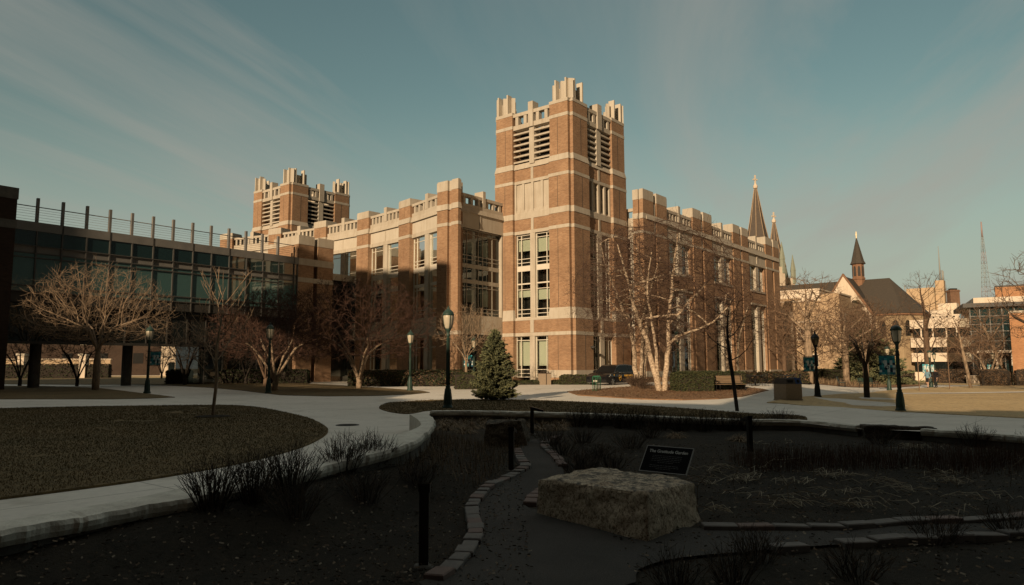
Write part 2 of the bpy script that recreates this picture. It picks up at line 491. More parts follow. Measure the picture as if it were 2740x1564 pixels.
def concrete_mat():
    m, nt, p = new_mat('concrete')
    v = coord(nt)
    f = tex_noise(nt, v, .25, 7, .62)
    col = ramp(nt, f, [(.3, (.58, .54, .47)), (.7, (.70, .655, .58))])
    g = tex_noise(nt, v, 6, 5, .7)
    col = mixc(nt, 1.0, col, ramp(nt, g, [(.3, (.88, .88, .88)), (.7, (1.06, 1.06, 1.06))]), 'MULTIPLY')
    # saw-cut joints every 1.8 m
    sx = nt.nodes.new('ShaderNodeSeparateXYZ')
    mp = nt.nodes.new('ShaderNodeMapping'); mp.inputs['Rotation'].default_value = (0, 0, R(38))
    nt.links.new(v, mp.inputs['Vector']); nt.links.new(mp.outputs['Vector'], sx.inputs[0])
    prev = None
    for k in (0, 1):
        a = nt.nodes.new('ShaderNodeMath'); a.operation = 'PINGPONG'; a.inputs[1].default_value = 1.25
        nt.links.new(sx.outputs[k], a.inputs[0])
        b = nt.nodes.new('ShaderNodeMath'); b.operation = 'LESS_THAN'; b.inputs[1].default_value = .008
        nt.links.new(a.outputs[0], b.inputs[0])
        if prev is None: prev = b.outputs[0]
        else:
            c = nt.nodes.new('ShaderNodeMath'); c.operation = 'MAXIMUM'
            nt.links.new(prev, c.inputs[0]); nt.links.new(b.outputs[0], c.inputs[1]); prev = c.outputs[0]
    col = mixc(nt, prev, col, (.20, .18, .155))
    s = tex_noise(nt, v, .9, 3)
    col = mixc(nt, 1.0, col, ramp(nt, s, [(.22, (.66, .64, .61)), (.42, (1, 1, 1))]), 'MULTIPLY')
    nt.links.new(col, p.inputs['Base Color'])
    p.inputs['Roughness'].default_value = .88
    p.inputs['Specular IOR Level'].default_value = .2
    bump(nt, p, tex_noise(nt, v, 60, 3), .12, .005)
    return m
MAT['concrete'] = concrete_mat()
MAT['limestone'] = M('limestone', (.62, .59, .51), (.42, .39, .33), 2.2, .9, 10, .6, .03, lo=.25, hi=.6)
MAT['wall_stone'] = M('wall_stone', (.15, .14, .12), (.095, .088, .078), 3, .9, 9, .6, .03)

def sheet(name, pts, dz, mat, h=gz, step=2.0, kind='structure', jitter=0.0, rim=0.0):
    bm = bmesh.new()
    vs = [bm.verts.new((x, y, 0)) for x, y in pts]
    f = bm.faces.new(vs)
    bmesh.ops.triangulate(bm, faces=[f])
    xs = [p[0] for p in pts]; ys = [p[1] for p in pts]
    for ax, lo, hi in ((0, min(xs), max(xs)), (1, min(ys), max(ys))):
        k = math.ceil(lo / step) * step
        while k < hi:
            co = Vector((k, 0, 0)) if ax == 0 else Vector((0, k, 0))
            no = Vector((1, 0, 0)) if ax == 0 else Vector((0, 1, 0))
            bmesh.ops.bisect_plane(bm, geom=bm.verts[:] + bm.edges[:] + bm.faces[:], dist=1e-5, plane_co=co, plane_no=no)
            k += step
    if rim:
        # a soft turf edge: skirt down from the boundary
        be = [e for e in bm.edges if len(e.link_faces) == 1]
        r = bmesh.ops.extrude_edge_only(bm, edges=be)
        low = {v for v in r['geom'] if isinstance(v, bmesh.types.BMVert)}
    else:
        low = set()
    for v in bm.verts:
        x, y = v.co.x, v.co.y
        v.co.z = h(x, y) + dz
        if jitter: v.co.z += (mnoise.noise(Vector((x * 1.7, y * 1.7, 3.1))) + .5 * mnoise.noise(Vector((x * 4.1, y * 4.1, 1.1)))) * jitter
        if v in low: v.co.z -= rim
    bmesh.ops.recalc_face_normals(bm, faces=bm.faces[:])
    if sum(f.normal.z for f in bm.faces) < 0:
        bmesh.ops.reverse_faces(bm, faces=bm.faces[:])
    me = bpy.data.meshes.new(name); bm.to_mesh(me); bm.free()
    me.materials.append(MAT[mat])
    o = bpy.data.objects.new(name, me); COL.objects.link(o)
    return tag(o, kind=kind)

def catmull(pts, n=6, closed=True):
    out = []
    N = len(pts)
    rng_ = range(N) if closed else range(N - 1)
    for i in rng_:
        p0, p1, p2, p3 = [Vector(pts[(i + k) % N] if closed else pts[min(max(i + k, 0), N - 1)]) for k in (-1, 0, 1, 2)]
        for k in range(n):
            t = k / n
            out.append(tuple(.5 * ((2 * p1) + (p2 - p0) * t + (2 * p0 - 5 * p1 + 4 * p2 - p3) * t * t + (3 * p1 - p0 - 3 * p2 + p3) * t ** 3)))
    if not closed: out.append(tuple(pts[-1]))
    return out

# base earth out to the horizon
bm = MB()
rings = [30, 60, 100, 160, 260, 500, 1200, 4000]
nseg = 48
prev = None
vs, fs = [(0, 20, -1.0)], []
for ri, r in enumerate(rings):
    for k in range(nseg):
        t = 2 * math.pi * k / nseg
        x, y = r * math.cos(t), 20 + r * math.sin(t)
        z = -1.0 if r < 60 else min(-.9, gz(x, y) - .6)
        vs.append((x, y, z))
for k in range(nseg):
    fs.append((0, 1 + k, 1 + (k + 1) % nseg))
for ri in range(len(rings) - 1):
    for k in range(nseg):
        a = 1 + ri * nseg; b = a + nseg; k2 = (k + 1) % nseg
        fs.append((a + k, b + k, b + k2, a + k2))
bm.add(vs, fs)
tag(bm.build('ground', ['earth']), kind='structure')

WI = [(x, y) for x, y, z in WALL_IN]
BW = [(x, y) for x, y, z in BACK_WALL]
plaza = [(-60, 6)] + [WI[0]] + catmull(WI, 4, False)[1:] + BW + [(60, 8), (150, 20), (150, 170), (-150, 170), (-150, 20)]
sheet('plaza_paving', plaza, 0, 'concrete', step=4.0)
sheet('lawn', catmull(LAWN_LEFT, 4), .035, 'lawn', rim=.05)
sheet('lawn', catmull(LAWN_ISLAND, 4), .035, 'lawn', rim=.05)
sheet('lawn', LAWN_TIP, .03, 'lawn', rim=.05)
sheet('lawn', LAWN_TREES, .03, 'lawn', rim=.05)
sheet('mulch_bed', MULCH_BED, .05, 'mulch', rim=.06, step=1.0, jitter=.03)
sheet('lawn', LAWN_RIGHT, .03, 'lawn_dry', rim=.05)
sheet('mulch_bed', [(24, 62), (28.5, 66.5), (36, 68), (42, 74), (48, 84), (40, 96), (30, 92), (22, 74)], .04, 'mulch', step=2)
sheet('lawn', [(-113, 128), (-110, 62), (-48, 64), (-36, 78), (-20, 90), (-20, 128)], .02, 'lawn_dry', step=6)
sheet('lawn', [(50, 80), (95, 92), (140, 100), (140, 165), (50, 165), (45, 100)], .025, 'lawn_dry', step=6)
# thin path over the dry lawn
sheet('path', [(26.6, 50.0), (32, 50.6), (60, 59.5), (60, 61.0), (32, 52.2), (27.6, 51.6)], .055, 'concrete', step=2)

# ------------------------------------------------------------ sunken garden
_WO = [Vector((x, y, 0)) for x, y, z in WALL_OUT]
def bedh(x, y):
    # bed surface, banked up against the curved seat wall
    b = bedz(x, y)
    if x > 1.5: return b
    q = Vector((x, y, 0)); best, zt = 9, b
    n_ = len(_WO) - 1
    for i in range(n_):
        a, c = _WO[i], _WO[i + 1]
        t = min(1, max(0, (q - a).dot(c - a) / max(1e-9, (c - a).length_squared)))
        d = (q - a.lerp(c, t)).length
        if d < best:
            best = d; u = (i + t) / n_
            zt = -.26 + .24 * sstep(u / .45)
    return b + (zt - b) * (1 - sstep((best - .1) / 1.5))
bedpoly = [(-30, -4)] + [(-14, 4)] + [(x - .1, y + .1) for x, y in catmull(WI, 3, False)] + [(x, y + .15) for x, y in BW] + [(40, 8), (40, -4)]
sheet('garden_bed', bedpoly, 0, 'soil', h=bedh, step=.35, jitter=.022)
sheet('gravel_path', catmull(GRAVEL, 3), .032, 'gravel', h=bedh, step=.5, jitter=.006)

def resample(pts, n):
    P = [Vector(p) for p in pts]
    d = [0]
    for a, b in zip(P, P[1:]): d.append(d[-1] + (b - a).length)
    out = []
    for i in range(n):
        t = d[-1] * i / (n - 1)
        k = max(j for j in range(len(d)) if d[j] <= t + 1e-9)
        k = min(k, len(P) - 2)
        f = (t - d[k]) / max(1e-9, d[k + 1] - d[k])
        out.append(P[k].lerp(P[k + 1], min(1, f)))
    return out

def rock_noise(p, s): return mnoise.noise(Vector(p) * s)

def stone_wall(name, inner, outer, label, ncap=300, blocks=1.35):
    """low wall: rough split-faced cap stones on a smoother body"""
    th = thing(name, label, 'garden wall')
    n = ncap
    I = resample(catmull(inner, 5, False), n); O_ = resample(catmull(outer, 5, False), n)
    cap = MB(); cap.smooth = False
    prof = []
    run = 0
    last = None
    for i in range(n):
        a, b = I[i], O_[i]
        dr = (b - a); w = Vector((dr.x, dr.y, 0)); wl_ = w.length; w.normalize()
        if last is not None: run += (b - last).length
        last = b.copy()
        z = b.z
        jt = (run % blocks) < .03
        nb = rock_noise((b.x, b.y, 0), 3.2) * .06 + rock_noise((b.x, b.y, 5), 11) * .035 - (.035 if jt else 0)
        nt_ = rock_noise((b.x, b.y, 9), 2.2) * .014 + rock_noise((b.x, b.y, 4), 8) * .008 - (.012 if jt else 0)
        row = [(a.x, a.y, z - .5), (a.x, a.y, z + .0 + nt_ * .4), (a.x + w.x * wl_ * .5, a.y + w.y * wl_ * .5, z + .012 + nt_),
               (b.x + w.x * (nb * .6 - .02), b.y + w.y * (nb * .6 - .02), z + nt_), (b.x + w.x * nb, b.y + w.y * nb, z - .05 + nt_),
               (b.x + w.x * (nb * .8 - .01), b.y + w.y * (nb * .8 - .01), z - .11), (b.x - w.x * (.05 - nb * .5), b.y - w.y * (.05 - nb * .5), z - .17), (b.x - w.x * .12, b.y - w.y * .12, z - .172)]
        prof.append(row)
    m = len(prof[0])
    vs = [p for r in prof for p in r]
    fs = [(i * m + k, (i + 1) * m + k, (i + 1) * m + k + 1, i * m + k + 1) for i in range(n - 1) for k in range(m - 1)]
    fs.append(tuple(range(m))); fs.append(tuple(range((n - 1) * m, n * m))[::-1])
    cap.add(vs, fs)
    cap.build('cap_stones', ['limestone'], th)
    bd = MB()
    prof = []
    run = 0; last = None
    for i in range(n):
        a, b = I[i], O_[i]
        w = Vector((b.x - a.x, b.y - a.y, 0)); w.normalize()
        if last is not None: run += (b - last).length
        last = b.copy()
        jt = (run % .9) < .03
        nb = rock_noise((b.x, b.y, 2), 4) * .02 - (.03 if jt else 0)
        z = b.z
        prof.append([(b.x - w.x * (.11 - nb), b.y - w.y * (.11 - nb), z - .165), (b.x - w.x * (.10 - nb), b.y - w.y * (.10 - nb), z - .4), (b.x - w.x * (.09 - nb), b.y - w.y * (.09 - nb), -1.1), (a.x + w.x * .05, a.y + w.y * .05, -1.1), (a.x + w.x * .05, a.y + w.y * .05, z - .165)])
    m = 5
    vs = [p for r in prof for p in r]
    fs = [(i * m + k, (i + 1) * m + k, (i + 1) * m + (k + 1) % m, i * m + (k + 1) % m) for i in range(n - 1) for k in range(m)]
    fs.append(tuple(range(m))); fs.append(tuple(range((n - 1) * m, n * m))[::-1])
    bd.add(vs, fs)
    bd.build('wall_body', ['wall_stone'], th)
    return th

stone_wall('garden_wall', WALL_IN, WALL_OUT, 'curved low stone seat wall between the pale path on the left and the sunken garden')
bw_f = [(x, y, z) for x, y, z in BACK_WALL]
def offset_line(l, d):
    out = []
    for i, p in enumerate(l):
        a = Vector(l[max(i - 1, 0)]); b = Vector(l[min(i + 1, len(l) - 1)])
        t = (b - a); t.z = 0; t.normalize()
        out.append((p[0] - t.y * d, p[1] + t.x * d, p[2]))
    return out
cut = 8
stone_wall('garden_wall', offset_line(bw_f[:cut + 1], .38), bw_f[:cut + 1], 'low straight stone wall along the back of the garden, grass island behind it', 220, 1.7)
stone_wall('garden_wall', offset_line(bw_f[cut + 1:], .30), bw_f[cut + 1:], 'short stretch of low stone wall at the right edge of the garden beside the pavement', 140, 1.5)

# edging stones of the gravel path
MAT['edge_stone'] = M('edge_stone', (.16, .145, .13), (.095, .087, .08), 6, .9, 25, .4, .01)
MAT['edge_red'] = M('edge_red', (.165, .118, .10), (.11, .08, .07), 6, .9, 25, .4, .01)
erng = random.Random(11)
def edging(line, label, mats, group, w=.15, ln=.25, skip=0.0):
    P = catmull(line, 8, False)
    tot = sum((Vector(b) - Vector(a)).length for a, b in zip(P, P[1:]))
    n = int(tot / (ln + .012))
    Q = resample([(x, y, 0) for x, y in P], n + 1)
    for i in range(n):
        if erng.random() < skip: continue
        a, b = Q[i], Q[i + 1]
        c = (a + b) / 2; d = (b - a); L = d.length / 2 - .006
        ang = math.atan2(d.y, d.x) + erng.uniform(-.06, .06)
        mb = MB()
        q = .012
        W = w / 2 * erng.uniform(.9, 1.1)
        top = .075 + erng.uniform(-.012, .014)
        def rr(): return erng.uniform(-.008, .008)
        mb.loft([(-L + rr(), -W), (L + rr(), -W + rr()), (L, W + rr()), (-L, W)], -.12, [(-L, -W), (L, -W), (L, W), (-L, W)], top - q)
        mb.loft([(-L, -W), (L, -W), (L, W), (-L, W)], top - q, [(-L + q, -W + q), (L - q, -W + q), (L - q, W - q), (-L + q, W - q)], top + rr() * .5)
        o = mb.build('edging_stone', [mats[0] if erng.random() < .75 else mats[1]])
        o.location = (c.x, c.y, bedh(c.x, c.y) + .01)
        o.rotation_euler = (erng.uniform(-.04, .04), erng.uniform(-.04, .04), ang)
        tag(o, label, 'paving stone', group)
edging(EDGE_A, 'grey edging stone in the curving row along the left side of the dark gravel path', ('edge_stone', 'edge_red'), 'edging stones on the left of the gravel path', .2, .27)
edging(EDGE_B, 'edging stone in the short far row beside the black post and dark boulder', ('edge_red', 'edge_stone'), 'edging stones by the dark boulder', .2, .3)
edging(EDGE_C, 'reddish edging stone in the winding row behind the pale boulder', ('edge_red', 'edge_stone'), 'reddish edging stones behind the boulder', .2, .3)
edging(EDGE_D, 'pinkish edging stone tucked against the left end of the pale boulder', ('edge_red', 'edge_red'), 'pink edging stones at the boulder', .22, .3)
edging(EDGE_E, 'edging stone in the far row along the right branch of the gravel path', ('edge_stone', 'edge_red'), 'edging stones on the far side of the right path', .2, .42)
edging(EDGE_F, 'edging stone in the near row along the right branch of the gravel path', ('edge_stone', 'edge_stone'), 'edging stones on the near side of the right path', .2, .42, .08)

# manhole covers in the pavement
def manhole(x, y, r, label):
    mb = MB()
    mb.lathe([(r, 0), (r, .012), (r * .92, .014), (r * .9, .008), (0.01, .008)], 28)
    for k in range(-3, 4):
        h = math.sqrt(max(0, (r * .8) ** 2 - (k * r * .22) ** 2))
        mb.box(-h, h, k * r * .22 - .012, k * r * .22 + .012, .007, .015)
    o = mb.build('manhole_cover', ['bronze']); o.location = (x, y, gz(x, y) + .004)
    tag(o, label, 'manhole cover')
manhole(-4.73, 20.69, .33, 'round dark iron manhole cover in the pale plaza')

# ------------------------------------------------------------ hall behind the camera shading the garden, and an unseen slab added for shade
def sp_(p, s, z):
    c, s_ = math.cos(R(SUN_AZ)), math.sin(R(SUN_AZ))
    return (c * p + s_ * s, -s_ * p + c * s, z)
TE = math.tan(R(SUN_EL))
def to_ps(x, y):
    c, s_ = math.cos(R(SUN_AZ)), math.sin(R(SUN_AZ))
    return c * x - s_ * y, s_ * x + c * y
def shade_block(mb, A, B, s1, depth, A0=None, B0=None):
    """block whose top edge throws its shadow edge through the points A and B (x, y, z);
    A0, B0: heights at the same places down to which the shadow reaches (raised slab)"""
    (pa, sa), (pb, sb_) = to_ps(*A[:2]), to_ps(*B[:2])
    if pb - pa < .05: return
    t0, t1 = A[2] + TE * (sa - s1), B[2] + TE * (sb_ - s1)
    b0 = -1 if A0 is None else A0 + TE * (sa - s1 + depth)
    b1 = -1 if B0 is None else B0 + TE * (sb_ - s1 + depth)
    mb.hexa([sp_(pa, s1, b0), sp_(pb, s1, b1), sp_(pb, s1 - depth, b1), sp_(pa, s1 - depth, b0)],
            [sp_(pa, s1, t0), sp_(pb, s1, t1), sp_(pb, s1 - depth, t1), sp_(pa, s1 - depth, t0)])
hb = thing('brick_hall', 'long brick campus hall with a stepped roof behind the garden', 'building')
mb = MB()
# roofline: position across the light, height of the shadow it throws; tall left end added for shade
prof = [(-90, 27), (-52.0, 27), (-52.0, 13.3), (-42, 13.1), (-42, 12.2), (-35.5, 12.0), (-35.5, 11.7), (-30, 11.9), (-30, 11.7), (-24, 10.9), (-22.5, 9.3), (-20.2, 9.0), (-20, 8.5), (-18.5, 8.5), (-18.2, 9.6), (-12, 9.4), (-5.6, 9.5),
        (-5.6, 17.0), (1.7, 17.0), (1.7, 10.0), (4, 10.05), (4, 10.4), (40, 11), (75, 12)]
H1 = -14
for (p0, z0), (p1, z1) in zip(prof, prof[1:]):
    if p1 - p0 < .05: continue
    z0, z1 = z0 * TE / .2962, z1 * TE / .2962
    t0, t1 = z0 - TE * H1, z1 - TE * H1
    mb.hexa([sp_(p0, H1, -1), sp_(p1, H1, -1), sp_(p1, H1 - 12, -1), sp_(p0, H1 - 12, -1)], [sp_(p0, H1, t0), sp_(p1, H1, t1), sp_(p1, H1 - 12, t1), sp_(p0, H1 - 12, t0)])
mb.build('wall', ['brick_dark'], hb)
eh = thing('shade_slab', 'added unseen slab on columns, shaped to throw shade on the curved wing', 'building')  # unseen slab added to shade the wing while light passes underneath
mb = MB()
shade_block(mb, (-17.0, 70.0, 12.3), (-5.6, 58.9, 10.65), -6, 6, 2.0, -2.2)
shade_block(mb, (-20.9, 67.3, 13.3), (-17.05, 70.0, 12.4), -6, 6, 2.0, 2.0)
mb.build('wall', ['brick_dark'], eh)
mb = MB()
pa_, pb_ = to_ps(-20.9, 67.3)[0], to_ps(-5.6, 58.9)[0]
for f in (.08, .36, .64, .92):
    for s in (-7, -11):
        q = sp_(pa_ + (pb_ - pa_) * f, s, 0)
        mb.tube([(q[0], q[1], -1), (q[0], q[1], 19)], .25, 8)
mb.build('columns', ['brick_dark'], eh)
# ============================================================ the library
# local frame of the library: x runs along the right-hand faces, y along the left-hand ones
LIB_LOC = (5.13, 60.0, 0.0)
LIB_RZ = R(51.03)

class Face:
    """wall frame: o = origin, a = direction along, n = outward"""
    def __init__(s, o, a, n):
        s.o, s.a, s.n = Vector(o), Vector(a).normalized(), Vector(n).normalized()
    def p(s, a, d, z):
        q = s.o + s.a * a + s.n * d
        return (q.x, q.y, z)
    def box(s, mb, a0, a1, d0, d1, z0, z1, mi=None, top=None):
        """top = outer depth at the top when the face slopes"""
        dt = d1 if top is None else top
        mb.hexa([s.p(a0, d0, z0), s.p(a1, d0, z0), s.p(a1, d1, z0), s.p(a0, d1, z0)],
                [s.p(a0, d0, z1), s.p(a1, d0, z1), s.p(a1, dt, z1), s.p(a0, dt, z1)], mi)

wrng = random.Random(5)
MAT['frame_tan'] = M('frame_tan', (.34, .30, .24), (.28, .25, .20), 1.2, .6)
WIN_MATS = ['white_metal', 'glass', 'blind', 'interior']

def window(face, a0, a1, z0, z1, d, parent, va=(), hz=(), blind=0.0, frame='white_metal', bar=.06, depth=.9, spandrel=(), glass='glass', name='window'):
    """window of one opening: frame part with pane, blind and room as sub-parts.
    va / hz: positions of the bars; blind: fraction drawn down; spandrel: opaque bands (z0, z1)"""
    f = MB()
    face.box(f, a0, a0 + bar, d - .09, d + .05, z0, z1)
    face.box(f, a1 - bar, a1, d - .09, d + .05, z0, z1)
    face.box(f, a0 + bar, a1 - bar, d - .09, d + .048, z0, z0 + bar)
    face.box(f, a0 + bar, a1 - bar, d - .09, d + .048, z1 - bar, z1)
    for v in va:
        face.box(f, v - bar / 2, v + bar / 2, d - .08, d + .043, z0 + bar, z1 - bar)
    for h in hz:
        face.box(f, a0 + bar, a1 - bar, d - .08, d + .038, h - bar * .45, h + bar * .45)
    for s0, s1 in spandrel:
        face.box(f, a0 + bar, a1 - bar, d - .085, d + .034, s0, s1)
    fo = f.build(name, [frame], parent)
    g = MB()
    g.quad(face.p(a0 + bar * .5, d, z0 + bar * .5), face.p(a1 - bar * .5, d, z0 + bar * .5), face.p(a1 - bar * .5, d, z1 - bar * .5), face.p(a0 + bar * .5, d, z1 - bar * .5))
    g.build('pane', [glass], fo)
    if glass == 'glass':
        r = MB()
        A, B = a0 + .02, a1 - .02
        q = lambda a, dd, z: face.p(a, dd, z)
        dd = d - depth
        r.add([q(A, d - .1, z0), q(B, d - .1, z0), q(B, d - .1, z1), q(A, d - .1, z1), q(A, dd, z0), q(B, dd, z0), q(B, dd, z1), q(A, dd, z1)],
              [(4, 5, 6, 7), (0, 1, 5, 4), (3, 2, 6, 7), (0, 3, 7, 4), (1, 2, 6, 5)], 0)
        r.build('room', ['interior'], fo)
        if blind > 0:
            k = MB()
            zb = z1 - (z1 - z0) * blind
            face.box(k, a0 + .1, a1 - .07, d - .16, d - .14, zb, z1 - .02)
            k.build('blind', ['blind'], fo)
    return fo

def balusters(face, mb, a0, a1, n, z0, z1, d0, d1, w):
    for i in range(n):
        c = a0 + (a1 - a0) * (i + .5) / n
        face.box(mb, c - w / 2, c + w / 2, d0, d1, z0, z1)

lib = thing('library_building', 'large orange brick library with pale stone bands, two pinnacled towers and a curved glazed front', 'library', LIB_LOC, LIB_RZ)

# ---------------------------------------------------------------- tower
WU, WV = 8.75, 9.55          # widths of left and right faces
PL, PR = 2.25, 2.65          # pier widths

def corner_polys(e):
    base = [(-e, .3 - e), (.35 - e, .3 - e), (.35 - e, -e), (PR + e, -e), (PR + e, 1.3), (1.3, 1.3), (1.3, PL + e), (-e, PL + e)]
    out = []
    for fx in (0, 1):
        for fy in (0, 1):
            out.append([(WV - x if fx else x, WU - y if fy else y) for x, y in base])
    return out

TF = [Face((0, 0), (0, 1), (-1, 0)), Face((0, 0), (1, 0), (0, -1)), Face((WV, 0), (0, 1), (1, 0)), Face((0, WU), (1, 0), (0, 1))]
TW = [(WU, PL), (WV, PR), (WU, PL), (WV, PR)]

def ring(mb, z0, z1, e0, e1=None, mi=None):
    for A, B in zip(corner_polys(e0), corner_polys(e0 if e1 is None else e1)):
        mb.loft(A, z0, B, z1, mi)

def bayband(mb, z0, z1, d0, d1, top=None, mi=None, faces=(0, 1, 2, 3)):
    for i in faces:
        W, P = TW[i]
        TF[i].box(mb, P + .02, W - P - .02, d0, d1, z0, z1, mi, top)

def tower(full, parent):
    """brick mesh as a part of the library; trim, louvres, parapet and pinnacles are its sub-parts"""
    b = MB()
    zlow = -.6 if full else 13.0
    # brick piers by storey
    if full:
        ring(b, -.6, .74, .20); ring(b, 1.36, 4.35, .20); ring(b, 4.65, 5.75, .20)
        ring(b, 6.72, 13.6, .08); bayband(b, 4.66, 5.76, -1.3, -.10)
        for i in range(4):
            W, P = TW[i]
            TF[i].box(b, P, P + .18, -1.3, -.22, 6.0, 13.6); TF[i].box(b, W - P - .18, W - P, -1.3, -.22, 6.0, 13.6)
            TF[i].box(b, P, P + .18, -1.3, -.10, .7, 4.35); TF[i].box(b, W - P - .18, W - P, -1.3, -.10, .7, 4.35)
    ring(b, 13.9, 14.97, .08); ring(b, 15.5, 18.28, .08); ring(b, 18.56, 19.65, .08)
    ring(b, 20.2, 23.57, 0); ring(b, 23.87, 24.86, 0)
    bayband(b, 13.9, 14.97, -1.3, -.22); bayband(b, 18.56, 19.65, -1.3, -.22)
    # vertical joints in the piers
    tb = b.build('tower', ['brick'], parent)
    for i, (W, P) in enumerate(TW):
        if i > 1: continue
        for c in ((.35 + P) / 2 + .1, W - (.35 + P) / 2 - .1):
            wd = .018 if i == 0 else .03
            for z0, z1, e in ([(1.4, 4.3, .20), (6.75, 13.58, .08)] if full else []) + [(15.52, 18.26, .08), (20.25, 23.55, 0)]:
                j = MB(); TF[i].box(j, c - wd, c + wd, e - .02, e + .006, z0, z1)
                j.build('joint', ['roof_dark'], tb)
    s = MB()
    if full:
        ring(s, .74, 1.36, .23); ring(s, 4.35, 4.65, .235); bayband(s, 4.352, 4.652, -1.3, -.06)
        ring(s, 5.75, 6.72, .22, .09); bayband(s, 5.76, 6.0, -1.3, -.06, -.15)
        ring(s, 13.6, 13.9, .11); bayband(s, 13.6, 13.9, -1.3, -.18)
    ring(s, 14.97, 15.5, .12, .09); bayband(s, 14.97, 15.5, -1.3, -.17)
    ring(s, 18.28, 18.56, .11); bayband(s, 18.28, 18.56, -1.3, -.18)
    ring(s, 19.65, 20.2, .12, .012); bayband(s, 19.65, 20.2, -1.3, -.12, -.32)
    ring(s, 23.57, 23.87, .03)
    ring(s, 24.86, 25.15, .03)
    for i in range(4):
        W, P = TW[i]
        c = W / 2
        hw = .27 if i % 2 == 0 else .36
        # central post the whole height of the bay
        if full:
            TF[i].box(s, c - hw, c + hw, -1.2, -.07, .2, 4.34); TF[i].box(s, c - .19, c + .19, -.3, -.04, 4.66, 5.75)
            TF[i].box(s, c - hw, c + hw, -1.2, -.19, 6.0, 13.6)
        for z0, z1 in ((13.9, 14.97), (18.56, 19.65)):
            TF[i].box(s, c - .14, c + .14, -.3, -.165, z0, z1)
        TF[i].box(s, c - hw, c + hw, -1.1, -.14, 20.0, 23.4)
        TF[i].box(s, c - hw, c + hw, -.85, .02, 23.4, 25.75)
        # blind stone panel with ribs
        rd = .32 if i == 0 else .52
        TF[i].box(s, P + .02, W - P - .02, -1.3, -rd, 15.5, 18.28)
        for q in (P + .15, P + (c - P) / 2 , c, W - P - (c - P) / 2, W - P - .15):
            TF[i].box(s, q - .13, q + .13, -rd, -.21 if q != c else -.19, 15.5, 18.28)
        TF[i].box(s, P + .02, W - P - .02, -rd, -.185, 15.5, 15.85, top=-rd + .04)
        # lintel of the louvres, sill of the parapet
        TF[i].box(s, P + .02, W - P - .02, -.8, -.11, 23.43, 23.86)
    s.build('stone_trim', ['stone'], tb)
    # louvres
    for i in range(4):
        W, P = TW[i]
        c = W / 2; hw = .27 if i % 2 == 0 else .36
        for a0, a1 in ((P + .02, c - hw), (c + hw, W - P - .02)):
            lv = MB()
            for k in range(6):
                z = 20.28 + k * .535
                lv.hexa([TF[i].p(a0, -.72, z + .12), TF[i].p(a1, -.72, z + .12), TF[i].p(a1, -.16, z), TF[i].p(a0, -.16, z)],
                        [TF[i].p(a0, -.72, z + .24), TF[i].p(a1, -.72, z + .24), TF[i].p(a1, -.16, z + .16), TF[i].p(a0, -.16, z + .16)])
            lv.build('louvre', ['stone'], tb)
    # parapet with balusters
    for i in range(4):
        W, P = TW[i]
        c = W / 2; hw = .27 if i % 2 == 0 else .36
        for a0, a1 in ((P + .02, c - hw), (c + hw, W - P - .02)):
            pr = MB()
            TF[i].box(pr, a0, a1, -.6, -.06, 24.66, 24.98)
            balusters(TF[i], pr, a0 - .05, a1 + .05, 2, 23.86, 24.66, -.55, -.1, .34)
            pr.build('parapet', ['stone'], tb)
    # dark inside of the belfry
    d = MB()
    d.box(1.28, WV - 1.28, 1.28, WU - 1.28, zlow, 23.4)
    d.build('belfry_core', ['dark'], tb)
    # pinnacles: upright slabs and diagonal prisms over every corner
    for cx_, cy_ in ((0, 0), (0, 1), (1, 0), (1, 1)):
        pn = MB()
        def tr(x, y): return (WV - x if cx_ else x, WU - y if cy_ else y)
        def pbox(x0, x1, y0, y1, z1):
            A = [tr(x0, y0), tr(x1, y0), tr(x1, y1), tr(x0, y1)]
            pn.prism(A, 25.12, z1)
        def diam(x, y, r, z1):
            pn.prism([tr(x - r, y), tr(x, y - r), tr(x + r, y), tr(x, y + r)], 25.12, z1)
        for y in (.52, 1.62):
            pbox(.02, .62, y - .07, y + .07, 27.02)
        for x in (.80, 2.02):
            pbox(x - .08, x + .08, .02, .62, 27.02)
        pbox(.55, 2.55, .62, .74, 26.4); pbox(.62, .74, .74, 2.1, 26.4)
        diam(.46, 1.07, .33, 26.85); diam(.46, 2.0, .25, 26.7); diam(.44, .36 - .1, .30, 26.92); diam(2.5, .5, .22, 26.6)
        pn.build('pinnacle', ['stone_pale'], tb)
    return tb

tw = tower(True, lib)
# windows of the tower, both visible faces
for i in (0, 1):
    W, P = TW[i]
    c = W / 2; hw = .27 if i == 0 else .36
    F = TF[i]
    for k, (a0, a1) in enumerate(((P + .18, c - hw), (c + hw, W - P - .18))):
        m = a0 + .52 if k == 0 else a1 - .52
        dd = -.44
        window(F, a0, a1, 9.08, 13.55, dd, lib, [m], [13.2, 11.35, 11.0], .0, spandrel=[(10.23, 10.72)])
        window(F, a0, a1, 6.02, 9.08, dd, lib, [m], [8.58, 6.76, 6.38])
        window(F, a0, a1, .72, 4.35, dd + .10, lib, [m], [4.0, 1.41, 1.07])
        # drawn blinds behind the glass
        for z0, z1 in ((11.9 + .2 * k, 13.15), (7.6 + .3 * k, 8.55), (1.75, 3.98)):
            bl = MB()
            F.box(bl, a0 + .12, a1 - .08, dd - .2, dd - .18, z0, z1)
            bl.build('blind', ['blind'], lib)

tower2 = tower(False, lib)
tower2.location = (1.15, 43.6, 0)

